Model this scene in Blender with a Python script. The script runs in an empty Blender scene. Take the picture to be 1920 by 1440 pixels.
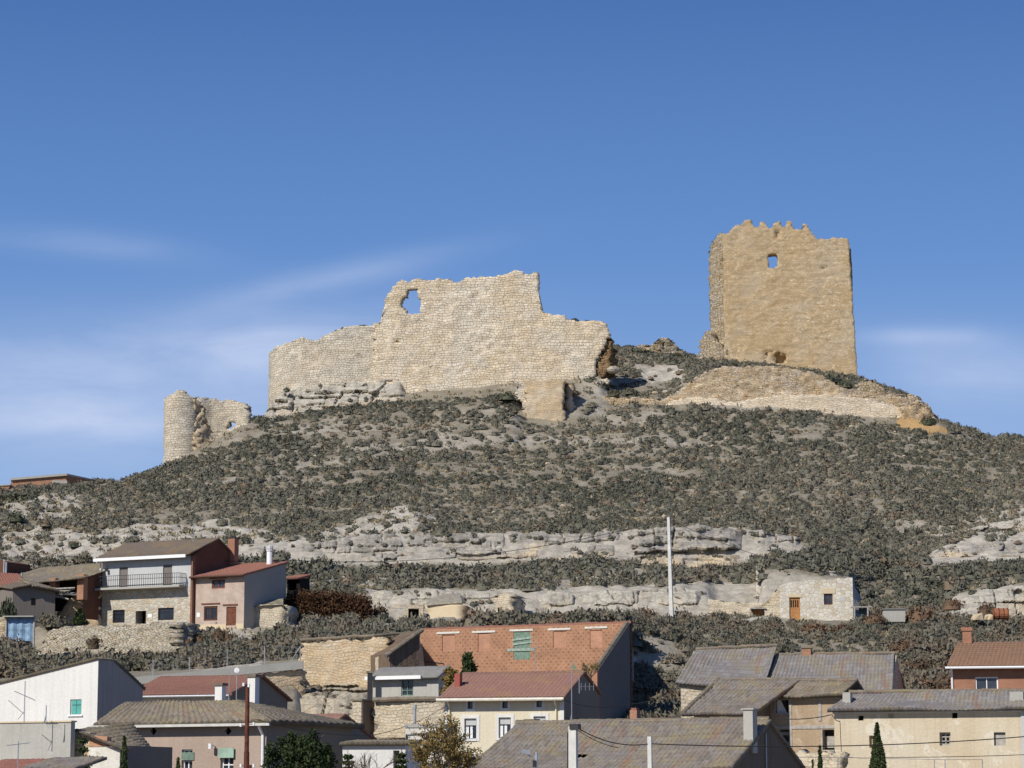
import bpy, math, random
import numpy as np
from mathutils import Vector
random.seed(7); rng = np.random.default_rng(7)
S = bpy.context.scene; COL = S.collection
R_ = math.radians
# ------------------------------------------------------------------ camera
FP = 960/math.tan(R_(11.0)); TH = math.atan(780/FP)
cam = bpy.data.cameras.new('camera'); camo = bpy.data.objects.new('camera', cam); COL.objects.link(camo)
cam.sensor_width = 36; cam.lens = 36*FP/1920; cam.clip_start = 0.5; cam.clip_end = 20000
camo.location = (0, 0, 0); camo.rotation_euler = (math.pi/2+TH, 0, 0); S.camera = camo
CT, ST = math.cos(TH), math.sin(TH)
# ------------------------------------------------------------------ light
SUN_AZ, SUN_EL = 40, 37      # degrees to the left of straight behind the camera, height
sl = bpy.data.lights.new('sun', 'SUN'); sl.energy = 4.5; sl.angle = R_(0.5); sl.color = (1, .94, .84)
so = bpy.data.objects.new('sun', sl); COL.objects.link(so)
sd = Vector((-math.sin(R_(SUN_AZ))*math.cos(R_(SUN_EL)), -math.cos(R_(SUN_AZ))*math.cos(R_(SUN_EL)), math.sin(R_(SUN_EL))))
so.rotation_euler = sd.to_track_quat('Z', 'Y').to_euler(); so.location = sd*200
S.view_settings.view_transform = 'Standard'; S.view_settings.look = 'None'
S.view_settings.exposure = 0.0; S.view_settings.gamma = 1; S.view_settings.use_curve_mapping = False
W = bpy.data.worlds.new("World"); S.world = W; W.use_nodes = True
# ------------------------------------------------------------------ node helpers
def nd(nt, t, ins=None, **k):
    n = nt.nodes.new(t)
    for a, v in k.items(): setattr(n, a, v)
    if ins:
        for a, v in ins.items(): put(nt, n.inputs[a], v)
    return n
def put(nt, s, v):
    if isinstance(v, bpy.types.NodeSocket): nt.links.new(v, s)
    else:
        if isinstance(v, (tuple, list)) and len(v) == 3 and s.type == 'RGBA': v = (*v, 1)
        s.default_value = v
def mth(nt, op, a, b=0.0, c=0.0, clamp=False):
    n = nt.nodes.new('ShaderNodeMath'); n.operation = op; n.use_clamp = clamp
    put(nt, n.inputs[0], a); put(nt, n.inputs[1], b)
    if op in ('MULTIPLY_ADD',): put(nt, n.inputs[2], c)
    return n.outputs[0]
def mixc(nt, f, a, b, mode='MIX'):
    n = nt.nodes.new('ShaderNodeMix'); n.data_type = 'RGBA'; n.blend_type = mode
    put(nt, n.inputs[0], f); put(nt, n.inputs[6], a); put(nt, n.inputs[7], b); return n.outputs[2]
def ramp(nt, f, stops, interp='LINEAR'):
    n = nt.nodes.new('ShaderNodeValToRGB'); n.color_ramp.interpolation = interp; e = n.color_ramp.elements
    while len(e) < len(stops): e.new(0.5)
    for i, (p, c) in enumerate(stops):
        e[i].position = p; e[i].color = (c, c, c, 1) if isinstance(c, (int, float)) else (*c, 1)
    put(nt, n.inputs[0], f); return n.outputs[0]
def vmul(nt, v, s):
    n = nt.nodes.new('ShaderNodeVectorMath'); n.operation = 'MULTIPLY'; put(nt, n.inputs[0], v); n.inputs[1].default_value = s; return n.outputs[0]
def noise(nt, v, sc, det=4, ro=.6, dist=0, out=0):
    n = nd(nt, 'ShaderNodeTexNoise', {'Scale': sc, 'Detail': det, 'Roughness': ro, 'Distortion': dist}); put(nt, n.inputs['Vector'], v); return n.outputs[out]
def voro(nt, v, sc, feat='F1', dim='3D', out=None):
    n = nd(nt, 'ShaderNodeTexVoronoi', feature=feat, voronoi_dimensions=dim); put(nt, n.inputs['Vector'], v); n.inputs['Scale'].default_value = sc
    return n.outputs[out] if out is not None else n.outputs['Distance']
# ------------------------------------------------------------------ world: sky + thin cirrus
nt = W.node_tree; nt.nodes.clear()
wo = nd(nt, 'ShaderNodeOutputWorld'); bg = nd(nt, 'ShaderNodeBackground', {'Strength': 0.108})
sky = nd(nt, 'ShaderNodeTexSky', sky_type='NISHITA', sun_disc=False, sun_elevation=R_(SUN_EL), sun_rotation=R_(180+SUN_AZ), altitude=900, air_density=1.0, dust_density=.25, ozone_density=1.6)
tc = nd(nt, 'ShaderNodeTexCoord'); sx = nd(nt, 'ShaderNodeSeparateXYZ', {0: tc.outputs['Generated']})
yy = mth(nt, 'MAXIMUM', sx.outputs[1], .02)
u_ = mth(nt, 'DIVIDE', sx.outputs[0], yy); e_ = mth(nt, 'DIVIDE', sx.outputs[2], yy)
cv = nd(nt, 'ShaderNodeCombineXYZ', {0: u_, 1: e_})
def blob(cx, cy, wx, wy, amp, tilt=0.0):
    X0 = (cx-960)/FP; E0 = (1500-cy)/FP
    a = mth(nt, 'SUBTRACT', u_, X0); b = mth(nt, 'SUBTRACT', e_, E0)
    b = mth(nt, 'SUBTRACT', b, mth(nt, 'MULTIPLY', a, tilt))
    a = mth(nt, 'DIVIDE', a, wx/FP); b = mth(nt, 'DIVIDE', b, wy/FP)
    q = mth(nt, 'ADD', mth(nt, 'MULTIPLY', a, a), mth(nt, 'MULTIPLY', b, b))
    return mth(nt, 'MULTIPLY', mth(nt, 'EXPONENT', mth(nt, 'MULTIPLY', q, -1.0)), amp)
st = vmul(nt, cv.outputs[0], (9, 42, 1))
rot = nd(nt, 'ShaderNodeMapping', {'Vector': cv.outputs[0], 'Rotation': (0, 0, R_(-9)), 'Scale': (11, 48, 1)})
n1 = noise(nt, rot.outputs[0], 1.0, 6, .62, .6); n2 = noise(nt, cv.outputs[0], 14, 3, .5)
tex = mth(nt, 'MULTIPLY', ramp(nt, n1, [(.28, 0.42), (.75, 1.0)]), ramp(nt, n2, [(.25, .5), (.65, 1.0)]))
bl = None
for args in ((250, 730, 560, 130, .26, 0), (120, 710, 460, 100, .5, .06), (480, 640, 300, 60, .5, .12), (640, 510, 230, 28, .42, .22), (150, 450, 200, 30, .3, -.1), (1830, 690, 190, 70, .7, -.1), (1740, 628, 120, 16, .45, 0.0), (60, 790, 380, 30, .5, 0), (960, 820, 2600, 90, .2, 0)):
    b_ = blob(*args); bl = b_ if bl is None else mth(nt, 'ADD', bl, b_)
dens = mth(nt, 'MULTIPLY', bl, tex, clamp=True)
grad = ramp(nt, mth(nt, 'MULTIPLY', sx.outputs[2], 2.2, clamp=True), [(0, (4.0, 4.9, 6.8)), (.25, (2.35, 3.8, 6.8)), (.45, (1.05, 2.4, 5.6)), (.68, (.42, 1.3, 3.8)), (1, (.26, .95, 3.1))])
skc = mixc(nt, .86, sky.outputs[0], grad)
skc = mixc(nt, dens, skc, (5.6, 6.4, 8.4))
put(nt, bg.inputs[0], skc); nt.links.new(bg.outputs[0], wo.inputs[0])
# ------------------------------------------------------------------ pixel <-> world
def P(px, py, Y):
    dx = (px-960)/FP; dy = (720-py)/FP; k = Y/(CT-dy*ST); return Vector((dx*k, Y, (ST+dy*CT)*k))
def ray(px, py):
    dx = (px-960)/FP; dy = (720-py)/FP; return Vector((dx, CT-dy*ST, ST+dy*CT))
def proj(x, y, z):
    f = y*CT+z*ST; u = -y*ST+z*CT; return 960+FP*x/f, 720-FP*u/f
def Zat(py, Y): return P(960, py, Y).z
# ------------------------------------------------------------------ object helpers
def tag(o, label=None, cat=None, group=None, kind=None):
    if label: o['label'] = label
    if cat: o['category'] = cat
    if group: o['group'] = group
    if kind: o['kind'] = kind
    return o
def empty(name, loc, rz=0, label=None, cat=None, group=None):
    o = bpy.data.objects.new(name, None); COL.objects.link(o); o.location = loc; o.rotation_euler = (0, 0, rz); o.empty_display_size = .3
    return tag(o, label, cat, group)
def mesh_np(name, V, F, mat, parent=None, tint=None, uv=None, smooth=False, loc=None):
    V = np.asarray(V, np.float32); F = np.asarray(F, np.int32); k = F.shape[1]
    me = bpy.data.meshes.new(name); me.vertices.add(len(V)); me.vertices.foreach_set('co', V.ravel())
    me.loops.add(F.size); me.loops.foreach_set('vertex_index', F.ravel())
    me.polygons.add(len(F)); me.polygons.foreach_set('loop_start', np.arange(0, F.size, k, dtype=np.int32))
    me.polygons.foreach_set('loop_total', np.full(len(F), k, np.int32))
    if smooth: me.polygons.foreach_set('use_smooth', np.ones(len(F), bool))
    if uv is not None:
        l = me.uv_layers.new(name='UVMap'); l.data.foreach_set('uv', np.asarray(uv, np.float32)[F.ravel()].ravel())
    if tint is not None:
        for nm, arr in tint.items():
            a = me.attributes.new(nm, 'FLOAT', 'POINT'); a.data.foreach_set('value', np.asarray(arr, np.float32))
    me.update(calc_edges=True); me.validate()
    if mat: me.materials.append(mat)
    o = bpy.data.objects.new(name, me); COL.objects.link(o)
    if parent: o.parent = parent
    if loc is not None: o.location = loc
    return o
class MB:
    def __init__(s): s.v = []; s.f = []; s.u = {}
    def poly(s, pts, uv=None):
        i = len(s.v); s.v += [tuple(p) for p in pts]; s.f.append(tuple(range(i, i+len(pts))))
        if uv: s.u[len(s.f)-1] = uv
        return s
    def box(s, x0, x1, y0, y1, z0, z1):
        i = len(s.v); s.v += [(x0, y0, z0), (x1, y0, z0), (x1, y1, z0), (x0, y1, z0), (x0, y0, z1), (x1, y0, z1), (x1, y1, z1), (x0, y1, z1)]
        s.f += [tuple(i+j for j in q) for q in ((0, 3, 2, 1), (4, 5, 6, 7), (0, 1, 5, 4), (1, 2, 6, 5), (2, 3, 7, 6), (3, 0, 4, 7))]; return s
    def prism(s, pts, vec):           # polygon extruded by a vector
        n = len(pts); a = [Vector(p) for p in pts]; b = [p+Vector(vec) for p in a]; i = len(s.v)
        s.v += [tuple(p) for p in a+b]; s.f.append(tuple(range(i, i+n))); s.f.append(tuple(reversed(range(i+n, i+2*n))))
        for j in range(n): k = (j+1) % n; s.f.append((i+j, i+n+j, i+n+k, i+k))
        return s
    def tube(s, pts, r, n=6, r2=None, caps=True):
        pts = [Vector(p) for p in pts]; m = len(pts); r2 = r if r2 is None else r2; base = len(s.v)
        for j, p in enumerate(pts):
            d = (pts[min(j+1, m-1)]-pts[max(j-1, 0)]).normalized(); a = d.cross(Vector((0, 0, 1)))
            if a.length < .05: a = d.cross(Vector((1, 0, 0)))
            a.normalize(); b = d.cross(a); rr = r+(r2-r)*j/max(1, m-1)
            for k in range(n): t = 2*math.pi*k/n; s.v.append(tuple(p+a*math.cos(t)*rr+b*math.sin(t)*rr))
        for j in range(m-1):
            for k in range(n): k2 = (k+1) % n; s.f.append((base+j*n+k, base+j*n+k2, base+(j+1)*n+k2, base+(j+1)*n+k))
        if caps: s.f.append(tuple(range(base+n-1, base-1, -1))); s.f.append(tuple(range(base+(m-1)*n, base+m*n)))
        return s
    def build(s, name, mat, parent=None, loc=None, smooth=False, label=None):
        me = bpy.data.meshes.new(name); me.from_pydata(s.v, [], s.f); me.update()
        l = me.uv_layers.new(name='UVMap')
        for p in me.polygons:
            n = p.normal; q = s.u.get(p.index)
            for c, li in enumerate(p.loop_indices):
                co = me.vertices[me.loops[li].vertex_index].co
                if q: l.data[li].uv = q[c]
                elif abs(n.z) > .8: l.data[li].uv = (co.x, co.y)
                elif abs(n.x) > abs(n.y): l.data[li].uv = (co.y, co.z)
                else: l.data[li].uv = (co.x, co.z)
        if smooth: me.polygons.foreach_set('use_smooth', [True]*len(me.polygons))
        me.materials.append(mat); o = bpy.data.objects.new(name, me); COL.objects.link(o)
        if parent: o.parent = parent
        if loc is not None: o.location = loc
        if label: o['label'] = label
        return o
# numpy value noise
def _h(i, j, s):
    n = (i.astype(np.int64)*374761393+j.astype(np.int64)*668265263+s*1274126177) & 0xffffffff
    n = ((n ^ (n >> 13))*1274126177) & 0xffffffff; return ((n ^ (n >> 16)) & 0xffff)/65535.0
def vn(x, y, s=0):
    x = np.asarray(x, float); y = np.asarray(y, float); i = np.floor(x); j = np.floor(y); fx = x-i; fy = y-j; fx = fx*fx*(3-2*fx); fy = fy*fy*(3-2*fy)
    a = _h(i, j, s); b = _h(i+1, j, s); c = _h(i, j+1, s); d = _h(i+1, j+1, s)
    return (a*(1-fx)+b*fx)*(1-fy)+(c*(1-fx)+d*fx)*fy
def fbm(x, y, s=0, o=4):
    t = 0; a = .5
    for k in range(o): t = t+a*(vn(x*2**k, y*2**k, s+k)-.5); a *= .55
    return t
def inpoly(x, y, pl):
    x = np.asarray(x, float); y = np.asarray(y, float); c = np.zeros(x.shape, bool); n = len(pl)
    for i in range(n):
        x0, y0 = pl[i]; x1, y1 = pl[(i+1) % n]
        if y0 == y1: continue
        c ^= ((y0 > y) != (y1 > y)) & (x < (x1-x0)*(y-y0)/(y1-y0)+x0)
    return c
# ------------------------------------------------------------------ materials
def newmat(name, rough=.9, metal=0, spec=.25):
    m = bpy.data.materials.new(name); m.use_nodes = True; t = m.node_tree; b = t.nodes['Principled BSDF']
    b.inputs['Roughness'].default_value = rough; b.inputs['Metallic'].default_value = metal; b.inputs['Specular IOR Level'].default_value = spec
    return m, t, b
def bump(t, b, h, dist, st=1.0):
    n = nd(t, 'ShaderNodeBump', {'Strength': st, 'Distance': dist, 'Height': h}); t.links.new(n.outputs[0], b.inputs['Normal'])
def UV(t): return nd(t, 'ShaderNodeTexCoord').outputs['UV']
def OB(t): return nd(t, 'ShaderNodeTexCoord').outputs['Object']
def plain(name, col, rough=.7, metal=0, var=.15, sc=3):
    m, t, b = newmat(name, rough, metal); n = noise(t, OB(t), sc, 5)
    c = mixc(t, ramp(t, n, [(.3, 0.0), (.7, 1.0)]), tuple(x*(1-var) for x in col), tuple(min(1, x*(1+var)) for x in col))
    put(t, b.inputs['Base Color'], c); bump(t, b, n, .01, .4); return m
def plaster(name, col, stain, amt=.5, sc=.6, streak=0.0, bd=.02, patch=None):
    m, t, b = newmat(name, .93); u = UV(t); n = noise(t, u, sc, 6, .62); f = noise(t, u, 9, 4)
    c = mixc(t, mth(t, 'MULTIPLY', ramp(t, n, [(.38, 0.0), (.66, 1.0)]), amt), col, stain)
    if streak:
        s_ = noise(t, vmul(t, u, (2.2, .12, 1)), 2.2, 4); c = mixc(t, mth(t, 'MULTIPLY', ramp(t, s_, [(.45, 0.0), (.75, 1.0)]), streak), c, tuple(x*.45 for x in stain))
    if patch:
        p_ = noise(t, u, sc*1.7, 5, .7, 1.0); c = mixc(t, ramp(t, p_, [(.56, 0.0), (.6, .8)]), c, patch)
    c = mixc(t, .35, c, ramp(t, f, [(.2, tuple(x*.75 for x in col)), (.8, tuple(min(1, x*1.15) for x in col))]))
    put(t, b.inputs['Base Color'], c); bump(t, b, mth(t, 'ADD', f, mth(t, 'MULTIPLY', n, 2)), bd, .7); return m
def masonry(name, c1, c2, mortar, w, h, dist=.05, patch=None, pamt=.6, psc=.15, grey=None, bd=.06, ms=.02, gamt=.8):
    m, t, b = newmat(name, .95); u = UV(t)
    nv = nd(t, 'ShaderNodeTexNoise', {'Scale': 1.1/w*.5, 'Detail': 3}); put(t, nv.inputs['Vector'], u)
    off = nd(t, 'ShaderNodeVectorMath', operation='SUBTRACT'); put(t, off.inputs[0], nv.outputs['Color']); off.inputs[1].default_value = (.5, .5, .5)
    ad = nd(t, 'ShaderNodeVectorMath', operation='MULTIPLY_ADD'); put(t, ad.inputs[0], off.outputs[0]); ad.inputs[1].default_value = (dist*4, dist*2.2, 0); put(t, ad.inputs[2], u)
    br = nd(t, 'ShaderNodeTexBrick', {'Color1': c1, 'Color2': c2, 'Mortar': mortar, 'Scale': 1.0, 'Mortar Size': ms, 'Mortar Smooth': .5, 'Brick Width': w, 'Row Height': h}, offset_frequency=2, squash=.75, squash_frequency=3)
    put(t, br.inputs['Vector'], ad.outputs[0]); c = br.outputs['Color']
    lo = noise(t, u, psc, 5, .6); fi = noise(t, u, 7, 5, .7); md = noise(t, u, 1.3, 4, .7)
    if patch: c = mixc(t, mth(t, 'MULTIPLY', ramp(t, lo, [(.4, 0.0), (.62, 1.0)]), pamt), c, patch)
    if grey:
        g = noise(t, vmul(t, u, (1, 1.4, 1)), psc*1.6, 6, .65, .5); c = mixc(t, mth(t, 'MULTIPLY', ramp(t, g, [(.48, 0.0), (.66, 1.0)]), gamt), c, grey)
    c = mixc(t, .75, c, ramp(t, fi, [(.25, .62), (.5, 1.0), (.75, 1.2)]), 'MULTIPLY')
    c = mixc(t, .6, c, ramp(t, md, [(.3, .75), (.7, 1.2)]), 'MULTIPLY')
    c = mixc(t, ramp(t, noise(t, u, 2.6, 3, .8), [(.66, 0.0), (.72, .7)]), c, tuple(x*.4 for x in mortar))
    put(t, b.inputs['Base Color'], c)
    h_ = mth(t, 'ADD', mth(t, 'MULTIPLY', br.outputs['Fac'], -1.0), mth(t, 'MULTIPLY', fi, 1.2)); bump(t, b, h_, bd, 1.0); return m
def ashlar(name, cols, mortar, w, h, patch, grey, pamt=.6, gamt=.7, psc=.15, rnd=.72, bd=.07, mk=.6, edge=.035, course=False):
    m, t, b = newmat(name, .95); u = UV(t); wv = nd(t, 'ShaderNodeTexNoise', {'Scale': .5, 'Detail': 3}); put(t, wv.inputs['Vector'], u)
    ad = nd(t, 'ShaderNodeVectorMath', operation='MULTIPLY_ADD'); put(t, ad.inputs[0], wv.outputs['Color']); ad.inputs[1].default_value = (.5, .35, 0); put(t, ad.inputs[2], u)
    v = vmul(t, ad.outputs[0], (1/w, 1/h, 1)); o_ = []
    for feat in ('F1', 'DISTANCE_TO_EDGE'):
        n = nd(t, 'ShaderNodeTexVoronoi', feature=feat, voronoi_dimensions='2D'); put(t, n.inputs['Vector'], v); n.inputs['Scale'].default_value = 1; n.inputs['Randomness'].default_value = rnd; o_.append(n)
    sp = nd(t, 'ShaderNodeSeparateColor'); put(t, sp.inputs[0], o_[0].outputs['Color']); k = len(cols); c = ramp(t, sp.outputs[0], [((i+.5)/k, cc) for i, cc in enumerate(cols)])
    ed = o_[1].outputs['Distance']
    if course:      # squared blocks in wandering courses, joints worn away in places
        cols_ = sorted(cols, key=sum); ad2 = nd(t, 'ShaderNodeVectorMath', operation='MULTIPLY_ADD'); put(t, ad2.inputs[0], wv.outputs['Color']); ad2.inputs[1].default_value = (.35, .9, 0); put(t, ad2.inputs[2], u)
        w2 = nd(t, 'ShaderNodeTexNoise', {'Scale': 2.6, 'Detail': 3}); put(t, w2.inputs['Vector'], u); ad3 = nd(t, 'ShaderNodeVectorMath', operation='MULTIPLY_ADD'); put(t, ad3.inputs[0], w2.outputs['Color']); ad3.inputs[1].default_value = (.3, .16, 0); put(t, ad3.inputs[2], ad2.outputs[0])
        br = nd(t, 'ShaderNodeTexBrick', {'Color1': cols_[0], 'Color2': cols_[-1], 'Mortar': cols_[len(cols)//2], 'Scale': 1.0, 'Mortar Size': .032, 'Mortar Smooth': .5, 'Brick Width': w, 'Row Height': h}, offset=.37, offset_frequency=2, squash=.68, squash_frequency=3); put(t, br.inputs['Vector'], ad3.outputs[0])
        c = mixc(t, .75, c, br.outputs['Color']); wear = ramp(t, noise(t, u, .9, 4, .7), [(.38, .15), (.62, 1.0)]); ed = mth(t, 'SUBTRACT', edge*2.5, mth(t, 'MULTIPLY', mth(t, 'MULTIPLY', br.outputs['Fac'], wear), edge*3.4))
    lo = noise(t, u, psc, 6, .62); fi = noise(t, u, 7, 6, .75); md = noise(t, vmul(t, u, (.8, 1.3, 1)), 1.0, 5, .7)
    c = mixc(t, mth(t, 'MULTIPLY', ramp(t, lo, [(.42, 0.0), (.62, 1.0)]), pamt), c, patch)
    g = noise(t, vmul(t, u, (1, 1.2, 1)), psc*1.7, 7, .68, .5); c = mixc(t, mth(t, 'MULTIPLY', ramp(t, g, [(.47, 0.0), (.62, 1.0)]), gamt), c, grey)
    ln = noise(t, vmul(t, u, (.25, 3.2, 1)), 1.2, 4, .6); c = mixc(t, .5, c, ramp(t, ln, [(.35, .78), (.6, 1.12)]), 'MULTIPLY')
    c = mixc(t, mth(t, 'MULTIPLY', ramp(t, ed, [(edge*.5, 1.0), (edge*2.5, 0.0)]), mk), c, mortar)
    c = mixc(t, .8, c, ramp(t, fi, [(.25, .66), (.5, 1.0), (.75, 1.2)]), 'MULTIPLY'); c = mixc(t, .7, c, ramp(t, md, [(.3, .78), (.7, 1.18)]), 'MULTIPLY')
    c = mixc(t, ramp(t, noise(t, u, 3.1, 3, .8), [(.67, 0.0), (.71, .75)]), c, tuple(x*.35 for x in mortar))
    put(t, b.inputs['Base Color'], c); bump(t, b, mth(t, 'ADD', ramp(t, ed, [(0, 0.0), (edge*3, 1.0)]), mth(t, 'MULTIPLY', fi, 1.3)), bd, 1.0); return m
def rubble(name, cols, mortar, sx_, sy_, grey=None, psc=.25, bd=.06, edge=.06):
    m, t, b = newmat(name, .95); u = UV(t); wv = nd(t, 'ShaderNodeTexNoise', {'Scale': .9/sx_, 'Detail': 2}); put(t, wv.inputs['Vector'], u)
    ad = nd(t, 'ShaderNodeVectorMath', operation='MULTIPLY_ADD'); put(t, ad.inputs[0], wv.outputs['Color']); ad.inputs[1].default_value = (sx_*.5, sy_*.5, 0); put(t, ad.inputs[2], u)
    v = vmul(t, ad.outputs[0], (1/sx_, 1/sy_, 1)); vc = nd(t, 'ShaderNodeTexVoronoi', voronoi_dimensions='2D'); put(t, vc.inputs['Vector'], v); vc.inputs['Scale'].default_value = 1
    ve = voro(t, v, 1, 'DISTANCE_TO_EDGE', '2D'); sp = nd(t, 'ShaderNodeSeparateColor'); put(t, sp.inputs[0], vc.outputs['Color'])
    k = len(cols); c = ramp(t, sp.outputs[0], [((i+.5)/k, cc) for i, cc in enumerate(cols)])
    fi = noise(t, u, 8, 5, .7); c = mixc(t, .6, c, ramp(t, fi, [(.25, .55), (.7, 1.15)]), 'MULTIPLY')
    c = mixc(t, ramp(t, ve, [(edge*.4, 1.0), (edge*1.6, 0.0)]), c, mortar)
    if grey: c = mixc(t, ramp(t, noise(t, u, psc, 5), [(.45, 0.0), (.68, .7)]), c, grey)
    put(t, b.inputs['Base Color'], c)
    bump(t, b, mth(t, 'ADD', ramp(t, ve, [(0, 0.0), (edge*3, 1.0)]), mth(t, 'MULTIPLY', fi, .8)), bd, 1.0); return m
def brickm(name, c1, c2, mortar, w=.26, h=.075, shade_dots=False, ms=.012):
    m, t, b = newmat(name, .9); u = UV(t)
    br = nd(t, 'ShaderNodeTexBrick', {'Color1': c1, 'Color2': c2, 'Mortar': mortar, 'Scale': 1.0, 'Mortar Size': ms, 'Brick Width': w, 'Row Height': h}); put(t, br.inputs['Vector'], u)
    c = br.outputs['Color']; n = noise(t, u, 1.2, 5); c = mixc(t, .6, c, ramp(t, n, [(.3, .65), (.7, 1.2)]), 'MULTIPLY'); hh = mth(t, 'MULTIPLY', br.outputs['Fac'], -1.0)
    if shade_dots:
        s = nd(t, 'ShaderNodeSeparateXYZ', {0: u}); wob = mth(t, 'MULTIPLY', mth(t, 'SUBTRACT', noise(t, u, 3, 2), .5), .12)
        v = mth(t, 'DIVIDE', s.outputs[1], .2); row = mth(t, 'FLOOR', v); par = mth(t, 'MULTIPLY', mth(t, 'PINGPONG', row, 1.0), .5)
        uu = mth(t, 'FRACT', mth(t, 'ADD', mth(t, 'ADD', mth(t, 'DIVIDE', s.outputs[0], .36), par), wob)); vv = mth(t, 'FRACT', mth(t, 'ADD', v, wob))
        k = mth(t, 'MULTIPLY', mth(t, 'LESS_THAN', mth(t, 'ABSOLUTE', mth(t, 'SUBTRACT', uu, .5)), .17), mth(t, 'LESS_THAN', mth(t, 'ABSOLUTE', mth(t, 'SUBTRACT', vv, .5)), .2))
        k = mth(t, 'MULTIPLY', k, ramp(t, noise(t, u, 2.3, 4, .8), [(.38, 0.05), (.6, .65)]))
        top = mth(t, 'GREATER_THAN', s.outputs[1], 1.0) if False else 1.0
        c = mixc(t, k, c, (.07, .03, .025)); hh = mth(t, 'SUBTRACT', hh, k)  # shade inside the recessed bricks, painted into the colour as dark dots
    put(t, b.inputs['Base Color'], c); bump(t, b, hh, .02, .8); return m
def tiles(name, cols, lich=(.3, .25, .08), lamt=.5, tw=.22, th=.38, lsc=.5):
    m, t, b = newmat(name, .92); u = UV(t); s = nd(t, 'ShaderNodeSeparateXYZ', {0: u})
    fu = mth(t, 'FLOOR', mth(t, 'DIVIDE', s.outputs[0], tw)); fv = mth(t, 'FLOOR', mth(t, 'DIVIDE', s.outputs[1], th))
    cc = nd(t, 'ShaderNodeCombineXYZ', {0: fu, 1: fv}); wn = nd(t, 'ShaderNodeTexWhiteNoise', noise_dimensions='2D'); put(t, wn.inputs[0], cc.outputs[0])
    k = len(cols); av = tuple(sum(q[i] for q in cols)/k for i in range(3)); c = ramp(t, wn.outputs[0], [((i+.5)/k, tuple(.55*x+.45*y for x, y in zip(q, av))) for i, q in enumerate(cols)])
    n = noise(t, u, lsc, 6, .7, .4); c = mixc(t, mth(t, 'MULTIPLY', ramp(t, n, [(.48, 0.0), (.66, 1.0)]), lamt), c, lich)
    ro = noise(t, vmul(t, u, (1.2, .2, 1)), 1.1, 3); c = mixc(t, ramp(t, ro, [(.56, 0.0), (.66, .6)]), c, (.25, .14, .09))
    f = noise(t, u, 12, 4); c = mixc(t, .7, c, ramp(t, f, [(.3, .6), (.7, 1.2)]), 'MULTIPLY')
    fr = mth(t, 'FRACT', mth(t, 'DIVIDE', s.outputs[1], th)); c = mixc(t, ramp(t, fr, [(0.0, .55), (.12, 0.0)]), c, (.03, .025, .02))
    put(t, b.inputs['Base Color'], c); bump(t, b, f, .02, .6); return m
def leafm(name, cols, obj=False, rough=.8):
    m, t, b = newmat(name, rough, 0, .15)
    if obj: k = nd(t, 'ShaderNodeObjectInfo').outputs['Random']; p = OB(t)
    else: k = nd(t, 'ShaderNodeAttribute', attribute_name='tint').outputs['Fac']; p = nd(t, 'ShaderNodeNewGeometry').outputs['Position']
    n = noise(t, p, 2.5, 4, .7); f = mth(t, 'ADD', mth(t, 'MULTIPLY', k, .65), mth(t, 'MULTIPLY', mth(t, 'SUBTRACT', n, .35), .6), clamp=True); q = len(cols)
    c = ramp(t, f, [((i+.5)/q, x) for i, x in enumerate(cols)]); put(t, b.inputs['Base Color'], c); return m
C_ = {}
def groundmat():
    m, t, b = newmat('hill_soil_and_rock', .96); g = nd(t, 'ShaderNodeNewGeometry'); p = g.outputs['Position']; r = nd(t, 'ShaderNodeAttribute', attribute_name='rock').outputs['Fac']
    o = nd(t, 'ShaderNodeAttribute', attribute_name='ochre').outputs['Fac']
    a = noise(t, p, .35, 6, .65); f = noise(t, p, 2.4, 6, .75); c = ramp(t, a, [(.3, (.22, .19, .145)), (.55, (.3, .265, .205)), (.75, (.42, .375, .3))])
    c = mixc(t, .7, c, ramp(t, f, [(.3, .65), (.7, 1.25)]), 'MULTIPLY')
    c = mixc(t, ramp(t, noise(t, p, 1.1, 5, .7), [(.5, 0.0), (.62, .6)]), c, (.2, .17, .1))
    st_ = noise(t, vmul(t, p, (.9, .9, 2.6)), 1.0, 7, .75, .6); rk = ramp(t, st_, [(.32, (.27, .24, .2)), (.46, (.46, .42, .355)), (.68, (.6, .56, .47))])
    rk = mixc(t, .5, rk, ramp(t, f, [(.3, .55), (.7, 1.15)]), 'MULTIPLY')
    nz = nd(t, 'ShaderNodeSeparateXYZ', {0: g.outputs['Normal']}); sl_ = ramp(t, nz.outputs[2], [(.55, 1.0), (.78, 0.0)])
    k = mth(t, 'MAXIMUM', sl_, mth(t, 'MULTIPLY', r, ramp(t, noise(t, p, .8, 5), [(.3, .35), (.5, 1.0)]))); c = mixc(t, k, c, rk)
    c = mixc(t, o, c, mixc(t, .6, (.52, .34, .15), ramp(t, f, [(.3, .6), (.7, 1.1)]), 'MULTIPLY'))
    put(t, b.inputs['Base Color'], c); bump(t, b, mth(t, 'ADD', f, st_), .14, .9); return m
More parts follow.
